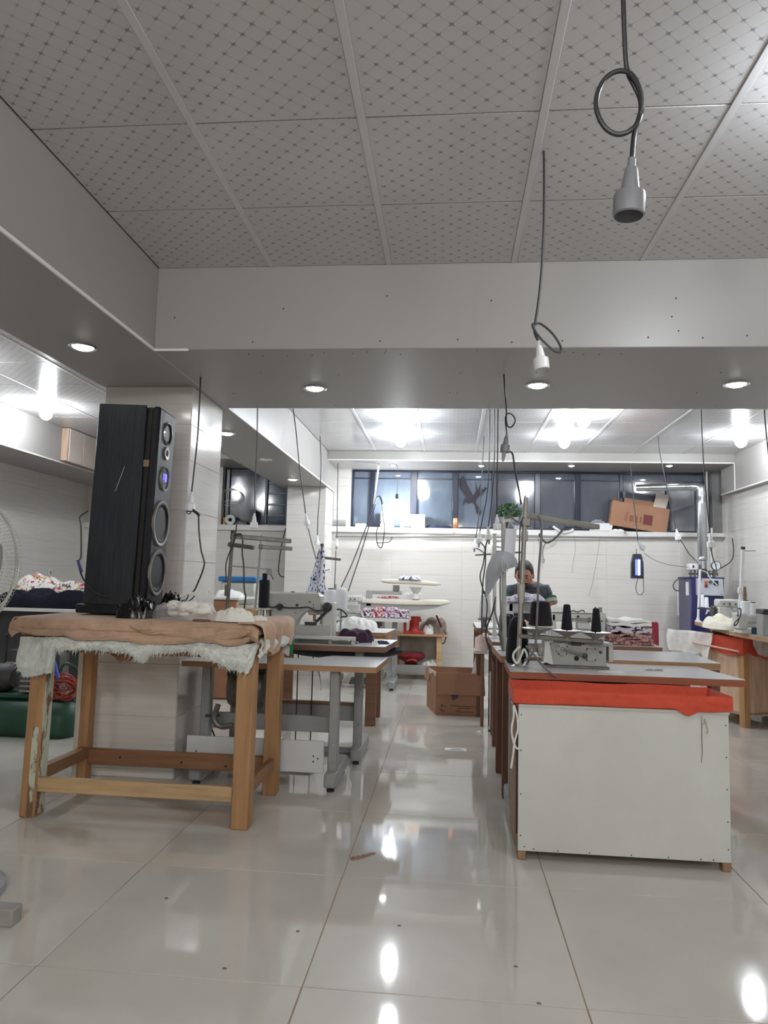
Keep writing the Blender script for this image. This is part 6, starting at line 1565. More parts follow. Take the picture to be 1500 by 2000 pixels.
for p in bo.data.polygons: p.use_smooth = True
hr = MB().ball((0, .014, .022), .122, 24, 16, (.69, .85, .98), lambda q, p: Vector((q.x, q.y if q.y > -.055 or q.z > .055 else -.055+(q.y+.055)*.25, max(q.z, -.045+.05*(q.y < 0)) + .006*noise.noise(p*6))))
hr.xf(tilt).build('hair', 'hair', pr, True)
bd = MB().ball((0, -.066, -.068), .052, 16, 10, (1.02, .78, .72), lambda q, p: q+Vector((0, 0, -.004*noise.noise(p*5)))).xf(tilt).build('beard', 'hair', pr, True)
for s_ in (-1, 1): MB().ball((s_*.03, -.093, .012), .008, 10, 8, (1.2, .6, .8)).xf(tilt).build('eye', 'black_rubber', pr, True)
for s_ in (-1, 1): MB().box((s_*.031, -.099, .036), (.034, .006, .007), .002).xf(tilt).build('eyebrow', 'hair', pr, True)
V = []; E_ = []
pel = vtx((PX, PY+.14, .60), (.165, .13))
b1 = chain(pel, [((PX, PY+.13, .72), (.16, .125)), ((PX, PY+.08, .90), (.17, .13)), ((PX, PY+.02, sz-.07), (.172, .122)), ])
chain(b1, [((PX-.003, PY-.006, sz-.015), (.15, .105)), ((PX-.005, PY-.018, sz+.036), (.082, .08))])
for s_ in (-1, 1): chain(b1, [((PX+s_*.155, PY+.01, sz-.045), .075), ((PX+s_*.178, PY-.03, sz-.12), .064)])
skin_mesh('shirt', V, E_, 'shirt', pr).build('shirt', 'shirt', pr, True, 0)
for s_ in (-1, 1):
    a, b_ = Vector((PX+s_*.176, PY-.027, sz-.112)), Vector((PX+s_*.187, PY-.05, sz-.158))
    MB().cyl(a, a+(b_-a)*.42, .066, .064, 20).build('sleeve_stripe', plain('stripe_green', srgb(38, 84, 62), .8), pr, True)
    MB().cyl(a+(b_-a)*.42, b_, .064, .062, 20).build('sleeve_hem', plain('stripe_pale', srgb(160, 162, 150), .8), pr, True)
V = []; E_ = []
pel = vtx((PX, PY+.14, .555), (.165, .12))
for s_ in (-1, 1):
    hp = chain(pel, [((PX+s_*.10, PY+.05, .545), .098), ((PX+s_*.13, PY-.18, .525), .084)])
    chain(hp, [((PX+s_*.13, PY-.20, .30), .068), ((PX+s_*.13, PY-.165, .10), .055)])
skin_mesh('trousers', V, E_, 'trousers', pr).build('trousers', 'trousers', pr, True, 0)
for s_ in (-1, 1): MB().box((PX+s_*.135, PY-.24, .035), (.095, .25, .07), .025).build('shoe', 'black_rubber', pr, True)
st = thing('stool', 'dark stool under the seated person', 'stool', (PX, PY+.16, 0))
MB().box((PX, PY+.17, .405), (.36, .34, .03), .01).build('seat', 'dark_brown', st, True)
for x in (-.14, .14):
    for y in (-.13, .13): MB().cyl((PX+x, PY+.17+y, 0), (PX+x*.9, PY+.17+y*.9, .39), .014).build('leg', 'dark_iron', st, True)

# ------------------------------------------------------------------ boiler in the back right corner
M['boiler_blue'] = plain('boiler_blue', srgb(42, 42, 96), .4, .1, .1)
M['boiler_grey'] = plain('boiler_grey', srgb(84, 84, 108), .5, .1, .1)
M['galvanised'] = plain('galvanised', srgb(176, 180, 184), .25, .9, .15, 14)
M['panel_grey'] = plain('panel_grey', srgb(178, 182, 192), .45)
bo_ = thing('steam_boiler', 'dark blue steam boiler cabinet with a grey control panel in the back right corner', 'boiler', (2.93, 8.65, 0))
by = 8.45; bl, br_ = 2.737, 3.101; btz = 1.282
MB().bb((bl, by, .06), (br_, by+.42, btz), .006).build('cabinet', 'boiler_blue', bo_, True)
MB().bb((bl-.006, by+.01, .08), (bl+.002, by+.41, btz-.02), .002).build('side_panel', 'boiler_grey', bo_, True)
MB().bb((bl-.012, by-.008, btz-.012), (br_+.006, by+.43, btz+.006), .004).build('top_plate', 'boiler_blue', bo_, True)
for x in (bl+.03, br_-.06):
    for y in (by+.02, by+.36): MB().bb((x, y, 0), (x+.03, y+.03, .06), .003).build('foot', 'dark_iron', bo_, True)
cp = MB().prism([(0, 0), (.07, 0), (.045, 1.271-1.081), (0, 1.271-1.081)], -(3.072-2.793), (2.793, by, 1.081), (0, -1, 0), (0, 0, 1)).build('control_panel', 'panel_grey', bo_, True)
py0 = by-.064
def knob(px, c, n='push_button', r=.015):
    MB().lathe([(r*1.25, -.012), (r*1.25, .004), (r, .006), (r, .014), (r*.6, .016)], (px[0], by-.062, px[2]), (0, -1, 0), 18).build(n, c, cp, True)
knob((2.886, 8.39, 1.235), plain('button_orange', srgb(206, 96, 66), .4)); knob((2.936, 8.39, 1.236), plain('button_green', srgb(44, 104, 76), .4)); knob((2.885, 8.39, 1.189), plain('button_red', srgb(126, 40, 44), .4))
qa, qb = (2.97, 8.39, 1.249), (3.019, 8.39, 1.198)
MB().bb((qa[0], by-.068, qb[2]), (qb[0], by-.045, qa[2]), .003).build('display', 'black_rubber', cp, True)
for q in ((2.836, 8.39, 1.257), (2.833, 8.39, 1.096), (3.045, 8.39, 1.095)): MB().lathe([(.005, 0), (.005, .02)], (q[0], by-.05, q[2]), (0, -1, 0), 10).build('bolt', 'black_gap', cp, True)
qa, qb = (2.745, 8.598, 1.226), (2.745, 8.498, 1.074)
MB().bb((bl-.009, min(qa[1], qb[1]), qb[2]), (bl-.005, max(qa[1], qb[1]), qa[2])).build('side_label', 'white_plastic', bo_, True)
qa, qb = (2.74, 8.9, 1.201), (2.782, 8.9, 0.824)
wbx = MB().bb((qa[0], 8.92, qb[2]), (qb[0], 8.95, qa[2]), .003).build('gauge_glass', 'white_plastic', bo_, True)
q = (2.885, 8.44, 0.865); lettering('logo_letter', 'B', .115, 'white_plastic', bo_, Vector((q[0], by-.003, q[2]))-Vector((2.93, 8.65, 0)), .35, .003, .0015)
MB().bb((2.761, 8.55, 1.369), (2.853, 8.66, 1.44), .006).build('pressure_switch', 'white_plastic', bo_, True)
MB().bb((2.793, 8.545, 1.392), (2.813, 8.551, 1.422), .001).build('switch_label', 'black_rubber', bo_, True)
for x in (2.787, 2.834, 3, 3.04):
    MB().cyl((x, 8.6, btz), (x, 8.6, 1.369), .011).build('riser_pipe', 'dirty_steel', bo_, True)
MB().cyl((2.765, 8.6, 1.323), (3.091, 8.6, 1.329), .010).build('manifold_pipe', 'dark_iron', bo_, True)
MB().bb((2.885, 8.56, btz), (2.966, 8.68, 1.384), .012).build('flue_collar', 'dark_iron', bo_, True)
gq = (3.058, 8.55, 1.422)
gg = MB().lathe([(.05, 0), (.054, .004), (.054, .03), (.048, .034), (.047, .028)], (gq[0], 8.58, gq[2]), (0, -1, 0), 28, False).build('pressure_gauge', 'dark_iron', bo_, True)
MB().lathe([(.048, 0), (.048, .003)], (gq[0], 8.556, gq[2]), (0, -1, 0), 28).build('gauge_dial', plain('dial', srgb(222, 228, 232), .3), gg, True)
MB().box((gq[0]+.004, 8.550, gq[2]+.010), (.004, .002, .042), 0, rotm(0, .2, 0)).build('needle', 'black_gap', gg, True)
MB().cyl((gq[0]-.01, 8.57, btz), (gq[0]-.01, 8.57, gq[2]-.05), .010).build('gauge_pipe', 'dirty_steel', bo_, True)
MB().tube([(2.735, 8.6, 1.261), (2.648, 8.6, 1.259), (2.59, 8.6, 1.192), (2.606, 8.6, 1.134), (2.658, 8.6, 1.123)], .006, 8).build('hose', 'dark_iron', bo_, True)
# flue pipe
fl = thing('flue_pipe', 'galvanised flue pipe rising from the boiler and turning left across the window', 'pipe', (2.928, 8.62, 1.384))
fr = .054; fxx = 2.929; ftop = 2.262; fz0 = 1.379
prof = []; z = fz0
MB().lathe([(fr*.82, fz0), (fr*.82, fz0+.10), (fr, fz0+.11), (fr, fz0+.14), (fr*.96, fz0+.145), (fr, fz0+.15), (fr*.96, fz0+.165), (fr, fz0+.17), (fr, ftop-.12), (fr*1.03, ftop-.12), (fr*1.03, ftop-.06), (fr*.98, ftop-.055), (fr*.98, ftop)], (fxx, 8.62, 0), n=24).build('riser', 'galvanised', fl, True)
hz_ = 2.359
MB().tube([(fxx, 8.62, ftop-.02), (fxx, 8.62, hz_-.04), (fxx-.02, 8.64, hz_-.01), (fxx-.07, 8.68, hz_)], fr, 20, 5).build('elbow', 'galvanised', fl, True)
e1 = Vector((2.272, 8.95, 2.37)); e0 = Vector((fxx-.06, 8.67, hz_))
MB().cyl(e0, e0+(e1-e0)*.35, fr*.9, fr*.86, 20).build('run', 'galvanised', fl, True)
MB().cyl(e0+(e1-e0)*.33, e0+(e1-e0)*.66, fr*.88, fr*.84, 20).build('run', 'galvanised', fl, True)
MB().cyl(e0+(e1-e0)*.64, e1, fr*.84, fr*.78, 20).build('run', 'galvanised', fl, True)
# conduits and taps along the sill
o = MB().cyl((-1.48, 9.075, 1.71), (3.369, 9.075, 1.786), .011, n=10).build('conduit_pipe', 'grey_metal'); tag(o, 'grey steel conduit running along the wall just under the window sill', 'pipe')
for x, y_, lab in ((887, 1042, 'small brass tap on the sill edge below the copper can'), (1221, 1040, 'small brass tap on the sill edge below the tilted carton')):
    t = thing('sill_tap', lab, 'tap', (0, 0, 0))
    q = {887: (0.045, 9.07, 1.774), 1221: (2.161, 9.07, 1.82)}[x]; t.location = (q[0], 9.075, q[2]-.03)
    brass = plain('brass', srgb(150, 124, 96), .35, .7)
    MB().cyl((0, .02, .03), (0, -.03, .03), .010).build('body', brass, t); MB().cyl((0, -.025, .03), (0, -.03, -.005), .007).build('spout', brass, t); MB().box((0, -.015, .052), (.035, .008, .006), .002).build('lever', 'chrome', t); MB().cyl((0, -.015, .03), (0, -.015, .05), .004).build('stem', brass, t)
o = MB().cyl((3.185, 9.07, 1.3), (3.198, 9.07, 1.9), .012).build('riser_conduit', 'white_plastic'); tag(o, 'white vertical pipe on the wall behind the boiler gauge', 'pipe')
o = MB().cyl((3.149, 9.06, 1.85), (3.149, 9.06, 2.60), .014).build('riser_conduit', plain('beige_pipe', srgb(170, 164, 158), .5)); tag(o, 'beige vertical pipe beside the right end of the windows', 'pipe')
o = MB().tube([(3.30, 8.7, 1.75), (3.33, 8.75, 1.6), (3.31, 8.8, 1.48), (3.2, 8.95, 1.38), (3.12, 9.0, 1.36)], .006, 8).build('wall_cable', 'dark_cable'); tag(o, 'dark cable curving down the corner above the boiler', 'cable')

# ------------------------------------------------------------------ things on the window sill
SZ = 1.842; SY = 9.17
def sx_(px): return px
rl = MB().cyl((-1.6, SY, SZ+.045), (-1.357, SY, SZ+.045), .045, n=20).build('film_roll', plain('roll_grey', srgb(150, 150, 152), .4)); tag(rl, 'grey roll at the left end of the window sill', 'roll')
o = MB().bb((-1.236, SY-.05, SZ), (-1.088, SY+.05, SZ+.045), .01).build('white_packet', 'white_plastic'); tag(o, 'flat white packet on the sill under the second window pane', 'packet')
o = MB().box(((-0.823), SY+.02, SZ+.105), (.175, .05, .205), .004, rotm(-.1, 0, 0)).build('white_carton', 'white_plastic'); tag(o, 'upright white carton on the sill left of the hanging bulb', 'box')
pb = thing('printed_carton', 'white carton with an orange lower band and dark lettering on the sill', 'box', (-0.489, SY, SZ))
pw = -0.317--0.635; ph = .172
MB().box((0, 0, ph/2), (pw, .12, ph), .003).build('box_body', 'white_plastic', pb)
MB().bb((.02, -.0615, .002), (pw/2-.001, -.0600, .07), 0).build('orange_band', plain('pale_orange', srgb(232, 190, 160), .6), pb)
MB().bb((-.12, -.0615, .004), (-.02, -.0600, .062), 0).build('picture_panel', plain('panel_ink', srgb(150, 146, 140), .6), pb)
MB().bb((-.125, -.0618, .004), (-.01, -.0600, .014), 0).build('picture_panel', 'dark_iron', pb)
lettering('lettering', 'VIOMO', .048, 'grey_metal', pb, (-.03, -.0612, .088), 0, 0, .0008)
for x in (.04, .10): MB().bb((x, -.0612, .142), (x+.035, -.0600, .150), 0).build('print_line', 'dark_iron', pb)
o = heap((-0.159, SY, SZ), .32, .13, .07, 151, 26, .5, 7).build('dark_cloth', 'navy_scrap'); tag(o, 'dark cloth lying on the sill right of the printed carton', 'cloth')
o = MB().lathe([(.034, 0), (.036, .004), (.036, .13), (.034, .134), (.03, .13)], (0.064, SY-.03, SZ), n=20).build('copper_can', plain('copper', srgb(196, 140, 112), .35, .6)); tag(o, 'copper coloured can on the sill in front of a dark mullion', 'can')
pt_ = thing('potted_plant', 'bushy green plant in a dark pot on the window sill', 'plant', (0.674, SY-.01, SZ))
MB().lathe([(.045, 0), (.05, .004), (.062, .09), (.066, .095), (.066, .105), (.058, .105), (.056, .09)], n=20).build('pot', plain('dark_pot', srgb(52, 50, 54), .6), pt_)
leafm = [plain('leaf_a', srgb(52, 88, 56), .5, var=.25), plain('leaf_b', srgb(80, 112, 66), .5, var=.25)]
ccx, ccz = 0.75-0.674, 2.094-SZ
lp = random.Random(5)
for k in range(9):
    a = lp.uniform(0, 6.28); r = lp.uniform(.02, .13)
    MB().tube([(.02*math.cos(a), .02*math.sin(a), .09), (ccx*.5+r*.5*math.cos(a), r*.25*math.sin(a), .18), (ccx+r*math.cos(a), r*.4*math.sin(a)-.01, ccz-.02)], .003, 5, 3).build('stem', leafm[1], pt_)
for k in range(150):
    a, e = lp.uniform(0, 6.28), lp.uniform(-.7, 1.4); rr = lp.uniform(.55, 1)**.6
    c = Vector((ccx+.155*rr*math.cos(a)*math.cos(e), .085*rr*math.sin(a)*math.cos(e)-.015, ccz+.10*rr*math.sin(e)-.01))
    s_ = lp.uniform(.018, .03); R_ = rotm(lp.uniform(-1.2, 1.2), lp.uniform(-1.2, 1.2), lp.uniform(0, 6.28))
    pts = [(0, -s_), (s_*.55, -s_*.3), (s_*.6, s_*.3), (0, s_*1.1), (-s_*.6, s_*.3), (-s_*.55, -s_*.3)]
    vs = [c+R_ @ Vector((x, y, -.004*(1 if abs(x) > .001 else 0))) for x, y in pts]; nn = R_ @ Vector((0, 0, .0012))
    MB().add(vs+[v-nn for v in vs], [(0, 1, 2, 3), (0, 3, 4, 5), (9, 8, 7, 6), (11, 10, 9, 6)]+[((i+1) % 6, i, 6+i, 6+(i+1) % 6) for i in range(6)]).build('leaf', leafm[k % 3 == 0], pt_)
o = MB().bb((0.799, SY-.03, SZ), (0.921, SY+.05, SZ+.06), .01).build('grey_box', 'grey_plastic'); tag(o, 'small grey box on the sill beside the plant pot', 'box')
o = MB().bb((1.248, SY-.02, SZ), (1.293, SY+.03, SZ+.05), .004).build('dark_bottle', 'black_rubber'); tag(o, 'short dark bottle on the sill behind the cone rack bar', 'bottle')
o = MB().bb((1.452, SY-.04, SZ), (1.624, SY+.05, SZ+.05), .01).build('dark_box', 'navy_frame'); tag(o, 'dark box on the sill below a mullion, right of the white hose', 'box')
o = MB().tube([(1.28, 9.08, 1.888), (1.344, 9.08, 1.844), (1.407, 9.08, 1.813), (1.482, 9.08, 1.827), (1.533, 9.08, 1.854)], .016, 10).build('white_hose', 'white_plastic'); tag(o, 'fat white hose draped over the sill edge', 'hose')
o = MB().tube([(1.436, 9.03, 1.893), (1.386, 9.03, 1.835), (1.324, 9.03, 1.763), (1.261, 9.03, 1.704), (1.192, 9.03, 1.678), (1.135, 9.03, 1.728), (1.103, 9.03, 1.791)], .012, 8)
o = o.build('black_hose', 'black_rubber'); tag(o, 'black hose sagging in a curve below the sill', 'hose')
o = MB().tube([(1.186, 9.03, 1.677), (1.154, 9.03, 1.613), (1.148, 9.03, 1.53), (1.155, 9.03, 1.472)], .005, 8).build('plug_lead', 'dark_cable'); tag(o, 'thin lead with a plug hanging from the black hose', 'cable')
o = MB().lathe([(.010, .0), (.020, .02), (.016, .06), (.006, .07)], (1.155, 9.03, 1.421), n=12).build('lead_plug', 'grey_plastic'); tag(o, 'grey plug at the end of the thin lead on the back wall', 'plug')
tt = thing('white_tub', 'shallow white plastic tub on the sill left of the tilted carton', 'tub', (1.915, SY, SZ))
tw = (2.028-1.801)/2
MB().prism([(-tw*.85, .0), (tw*.8, .0), (tw*.95, .085), (tw*1.05, .09), (tw*1.05, .1), (-tw*1.02, .1), (-tw*1.02, .09), (-tw*.95, .085)], .11, (0, .055, 0), (1, 0, 0), (0, 0, 1)).build('tub_body', 'white_plastic', tt)
MB().bb((-tw*1.6, -.075, -.0), (tw*.6, -.06, .016), .004).build('lid', 'white_plastic', tt)
o = heap((1.852, SY, SZ+.1), .18, .09, .06, 155, 20, .6, 8).build('film_scrap', 'clear_film'); tag(o, 'crumpled clear film in the white tub', 'film')
# tilted carton
tc = thing('tilted_carton', 'brown carton tilted on the window sill with a dark red printed square', 'carton', (2.33, SY, SZ))
tc.rotation_euler = (0, math.radians(8.5), 0)
cw, chh = .70, .31
MB().box((-.01, 0, chh/2+.03), (cw, .12, chh), .003).build('carton_body', 'carton', tc)
MB().sheet(lambda u, v: (-.36+.14*u, -.06+.10*v, chh+.03+.04*v+.03*u*(1-u)-.02*u), 6, 4, .005).build('carton_flap', 'carton', tc)
MB().sheet(lambda u, v: (-.2+.42*u, .055-.01*v, chh+.03+.075*v), 8, 4, .005).build('carton_flap', 'carton', tc)
MB().sheet(lambda u, v: (.16+.16*u+.015*v, .05-.02*v, chh+.02+.20*v), 4, 6, .005).build('carton_flap', cloth_card, tc)
redp = plain('red_print', srgb(112, 52, 50), .8, var=.2); brp = plain('brown_print', srgb(128, 84, 64), .8)
MB().bb((.04, -.0615, .10), (.15, -.0600, .225), 0).build('red_square', redp, tc)
for k in range(4): MB().bb((.05, -.0622, .12+.025*k), (.14, -.0610, .124+.025*k), 0).build('print_line', brp, tc)
MB().bb((-.165, -.0612, .10), (-.158, -.0600, .215), 0).build('print_letter', redp, tc); MB().bb((-.18, -.0612, .208), (-.145, -.0600, .215), 0).build('print_letter', redp, tc)
for x, w in ((-.19, .012), (-.13, .05), (-.06, .03), (.0, .02)): MB().bb((x, -.0612, .11), (x+w, -.0600, .19), 0).build('print_block', brp, tc)
o = heap((2.086, SY-.04, SZ), .16, .08, .04, 157, 20, .7, 9).build('white_scrap', 'white_cotton'); tag(o, 'crumpled white scrap under the left end of the tilted carton', 'scrap')
# sill of the left window
for px, r, m_, lab in (((-2.988), .018, 'pine', 'small amber jar at the left end of the left window sill'),):
    o = MB().lathe([(r, 0), (r, .09), (r*.8, .1)], (px, SY, SZ), n=14).build('amber_jar', plain('amber', srgb(206, 160, 86), .4)); tag(o, lab, 'jar')
tr_ = thing('tape_roll', 'pale roll standing on edge on the left window sill', 'roll', (-2.911, SY, SZ))
MB().lathe([(.026, -.035), (.066, -.035), (.066, .035), (.026, .035), (.026, -.035)], (0, 0, .066), (.35, -1, 0), 24, False).build('tape', 'white_plastic', tr_)
o = heap((-2.759, SY, SZ), .17, .11, .08, 161, 24, .4, 7).build('grey_bundle', plain('bundle', srgb(120, 118, 116), .6, var=.2)); tag(o, 'grey wrapped bundle on the left window sill', 'bundle')
o = MB().bb((-2.634, SY-.03, SZ), (-2.552, SY+.04, SZ+.2), .006).build('black_box', 'black_rubber'); tag(o, 'small upright black box on the left window sill', 'box')
rp = MB()
for k in range(3):
    pts = [(-2.897-.02*k+(.10+.03*k)*math.cos(a*.5+k), 9.235-.004*k, 2.235-.01*k+(.09+.02*k)*math.sin(a*.5+k)*.9) for a in range(14)]
    rp.tube(pts, .004, 6, 3)
rp.build('wire_coil', 'ribbon', win2, True)['kind'] = 'stuff'

# ------------------------------------------------------------------ sockets hanging on cords
def socket(path, d, label, body='white_plastic', cord_r=.0042, cordm='dark_cable', cover=False, sc=1.0, sm=6):
    # cord from the ceiling to the socket; d = axis the socket points along
    d = Vector(d).normalized(); e = Vector(path[-1])
    t = thing('hanging_socket', label, 'socket', e+d*.1)
    MB().tube(path, cord_r, 8, sm).build('cord', cordm, t, True)
    c = lambda *p: [(r*sc, h*sc) for r, h in p]
    MB().lathe(c((.0062, -.004), (.0075, .016)), e, d, 14).build('strain_relief', body, t, True)
    MB().lathe(c((.0098, .014), (.011, .017), (.0165, .056), (.0165, .06)), e, d, 20).build('socket_body', body, t, True)
    MB().lathe(c((.0165, .055), (.0255, .060), (.0268, .064), (.0268, .098), (.0240, .100), (.0235, .07), (.001, .068)), e, d, 24, False).build('socket_rim', body, t, True)
    return t
def plug(e, d, off=.088, ln=.045, mat='black_rubber'):
    e, d = Vector(e), Vector(d).normalized(); return MB().lathe([(.019, off-.012), (.019, off+.004), (.012, off+.012), (.008, off+ln), (.005, off+ln+.01)], e, d, 14)
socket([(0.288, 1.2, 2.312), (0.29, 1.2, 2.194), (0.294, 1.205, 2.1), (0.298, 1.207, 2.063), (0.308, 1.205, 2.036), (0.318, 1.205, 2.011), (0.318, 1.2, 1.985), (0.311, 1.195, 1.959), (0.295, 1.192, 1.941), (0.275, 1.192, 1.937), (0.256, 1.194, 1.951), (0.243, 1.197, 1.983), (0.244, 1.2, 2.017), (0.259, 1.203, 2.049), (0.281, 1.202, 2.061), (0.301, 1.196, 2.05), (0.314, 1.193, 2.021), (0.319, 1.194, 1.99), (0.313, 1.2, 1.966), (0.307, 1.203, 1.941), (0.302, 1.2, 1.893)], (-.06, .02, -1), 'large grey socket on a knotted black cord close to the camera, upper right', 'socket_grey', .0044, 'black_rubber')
socket([(0.314, 2.48, 2.723), (0.316, 2.48, 2.653), (0.315, 2.48, 2.421), (0.305, 2.48, 2.231), (0.288, 2.48, 2.09), (0.277, 2.48, 2.074), (0.287, 2.475, 2.046), (0.312, 2.47, 2.012), (0.351, 2.475, 1.977), (0.374, 2.485, 1.976), (0.376, 2.495, 2.002), (0.348, 2.5, 2.05), (0.306, 2.495, 2.083), (0.285, 2.485, 2.072), (0.286, 2.48, 2.04), (0.299, 2.48, 2.01)], (.12, 0, -1), 'white socket on a looped black cord hanging in front of the wide beam', 'white_plastic', .0045, 'dark_cable')
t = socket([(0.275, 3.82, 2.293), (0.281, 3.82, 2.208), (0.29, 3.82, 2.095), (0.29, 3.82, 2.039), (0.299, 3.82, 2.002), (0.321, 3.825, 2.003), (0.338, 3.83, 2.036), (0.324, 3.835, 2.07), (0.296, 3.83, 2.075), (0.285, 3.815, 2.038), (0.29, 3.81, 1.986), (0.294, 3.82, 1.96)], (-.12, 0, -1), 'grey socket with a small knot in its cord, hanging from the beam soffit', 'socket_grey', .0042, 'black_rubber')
plug((0.291, 3.82, 1.954), (-.12, 0, -1)).build('plug', 'grey_plastic', t, True)
tag(MB().tube([(0.286, 3.82, 1.879), (0.303, 3.82, 1.868), (0.324, 3.82, 1.854), (0.333, 3.82, 1.801), (0.344, 3.82, 1.732), (0.361, 3.82, 1.65), (0.37, 3.8, 1.579)], .005, 8).build('rack_cable', 'dark_cable'), 'dark cable from the knotted grey socket down toward the cone rack', 'cable')
t = socket([(-1.436, 3.86, 2.292), (-1.435, 3.86, 2.161), (-1.436, 3.86, 1.953), (-1.447, 3.86, 1.748), (-1.455, 3.86, 1.625)], (-.06, 0, -1), 'white socket hanging beside the near column, with a black plug', 'white_plastic', .0046, 'black_rubber', sc=1.05)
MB().lathe([(.024, .095), (.024, .104), (.012, .11)], (-1.455, 3.86, 1.625), (-.06, 0, -1), 18).build('plug_cap', 'black_rubber', t, True)
q = (-1.461, 3.86, 1.515)
MB().tube([(q[0]+.012*math.cos(a), q[1]-.01, q[2]+.012*math.sin(a)) for a in [k*.63 for k in range(11)]], .003, 6, 2).build('plug_ring', 'black_rubber', t, True)
MB().tube([(-1.447, 3.85, 1.532), (-1.428, 3.85, 1.518), (-1.41, 3.85, 1.506), (-1.4, 3.85, 1.492)], .008, 8).build('plug_neck', 'black_rubber', t, True)
tag(MB().tube([(-1.404, 3.85, 1.498), (-1.396, 3.85, 1.4), (-1.379, 3.85, 1.301), (-1.358, 3.85, 1.236), (-1.365, 3.85, 1.188), (-1.385, 3.85, 1.131), (-1.411, 3.85, 1.074), (-1.456, 3.85, 1.041), (-1.501, 3.85, 1.006)], .0048, 8).build('speaker_lead', 'black_rubber'), 'black lead curving from the column socket down behind the clear bag', 'cable')
socket([(-1.397, 4.9, 2.774), (-1.391, 4.9, 2.356), (-1.385, 4.9, 2.132), (-1.385, 4.9, 1.874), (-1.381, 4.9, 1.604)], (0, 0, -1), 'white socket hanging in front of the left window', 'white_plastic', .0042, sc=1.0)
t = socket([(-1.458, 6.3, 2.722), (-1.422, 6.3, 2.507), (-1.37, 6.3, 2.129), (-1.304, 6.3, 1.738)], (.15, 0, -1), 'white socket on a slanting cord before the back column, plugged in', 'white_plastic', .0050, sc=1.0)
plug((-1.304, 6.3, 1.738), (.15, 0, -1), mat='white_plastic').build('plug', 'white_plastic', t, True)
tag(MB().tube([(-1.272, 6.28, 1.607), (-1.23, 6.28, 1.457), (-1.178, 6.28, 1.298), (-1.122, 6.28, 1.14), (-1.076, 6.28, 1.006), (-1.025, 6.28, 0.85), (-0.986, 6.2, 0.744)], .005, 8).build('machine_lead', 'grey_cable'), 'grey lead slanting from the plugged socket to the machines below', 'cable')
socket([(-1.444, 7.6, 2.718), (-1.424, 7.6, 2.445), (-1.424, 7.6, 2.106), (-1.437, 7.6, 1.826), (-1.435, 7.6, 1.625)], (0, 0, -1), 'small white socket at the end of a plain cord beside the back column', 'white_plastic', .0050)
t = socket([(-1.415, 8.7, 2.601), (-1.406, 8.7, 2.118), (-1.398, 8.7, 1.659)], (-.03, 0, -1), 'white socket hanging at the left end of the back wall, plugged in', 'white_plastic', .0055)
plug((-1.398, 8.7, 1.659), (-.03, 0, -1)).build('plug', 'grey_plastic', t, True)
tag(MB().tube([(-1.398, 8.65, 1.505), (-1.398, 8.65, 1.292), (-1.403, 8.65, 1.043), (-1.408, 8.65, 0.825), (-1.371, 8.4, 0.745), (-1.317, 8.15, 0.723)], .0055, 8).build('machine_lead', 'dark_cable'), 'dark lead dropping straight from the left back wall socket', 'cable')
socket([(0.316, 4.85, 2.704), (0.312, 4.85, 2.361), (0.312, 4.85, 2.062), (0.307, 4.85, 1.78), (0.312, 4.85, 1.619)], (.02, 0, -1), 'white open socket hanging beside the green plant', 'white_plastic', .0042)
for pth, d, lab, lead in (
    ([(0.335, 7.5, 2.707), (0.327, 7.5, 2.444), (0.31, 7.5, 2.062), (0.272, 7.5, 1.683), (0.257, 7.5, 1.618)], (-.05, 0, -1), 'white socket, lowest and leftmost of the three hanging together by the plant', [(0.247, 7.48, 1.526), (0.295, 7.48, 1.506), (0.337, 7.48, 1.48), (0.353, 7.48, 1.459)]),
    ([(0.333, 6.3, 2.706), (0.333, 6.3, 2.331), (0.319, 6.3, 1.964), (0.268, 6.3, 1.668), (0.255, 6.3, 1.609)], (-.05, 0, -1), 'white socket, middle of the three hanging together by the plant', [(0.247, 6.28, 1.526), (0.278, 6.28, 1.496), (0.301, 6.28, 1.456), (0.289, 6.28, 1.33), (0.263, 6.28, 1.218), (0.287, 6.28, 1.108), (0.323, 6.28, 0.998), (0.32, 6.28, 0.866), (0.31, 6.4, 0.771)]),
    ([(0.356, 6, 2.682), (0.36, 6, 2.275), (0.346, 6, 1.926), (0.319, 6, 1.666), (0.311, 6, 1.623)], (.08, 0, -1), 'white socket, highest and rightmost of the three hanging together by the plant', [(0.328, 5.98, 1.536), (0.303, 5.98, 1.502), (0.291, 5.98, 1.429), (0.292, 5.98, 1.323), (0.273, 5.98, 1.153), (0.267, 5.98, 0.9), (0.269, 5.97, 0.734), (0.269, 5.96, 0.631)])):
    t = socket(pth, d, lab, 'white_plastic', .0050, sc=1.05); plug(pth[-1], d).build('plug', 'grey_plastic', t, True)
    tag(MB().tube(lead, .0055, 8).build('machine_lead', 'dark_cable'), 'dark lead running from the '+lab.split(', ')[1].split(' of')[0].split(' and')[0]+' white socket of the three by the plant', 'cable')
t = socket([(2.049, 6, 2.658), (2.053, 6, 2.417), (2.067, 6, 2.076), (2.093, 6, 1.696), (2.103, 6, 1.605)], (.04, 0, -1), 'white socket hanging in front of the boiler pipes, plugged in', 'white_plastic', .0048, sc=1.15)
plug((2.103, 6, 1.605), (.04, 0, -1)).build('plug', 'grey_plastic', t, True)
tag(MB().tube([(2.109, 6, 1.496), (2.116, 6, 1.426), (2.249, 6.3, 1.353), (2.439, 6.8, 1.275)], .0050, 8).build('boiler_lead', 'dark_cable'), 'dark lead from the socket before the boiler down past the gauge', 'cable')
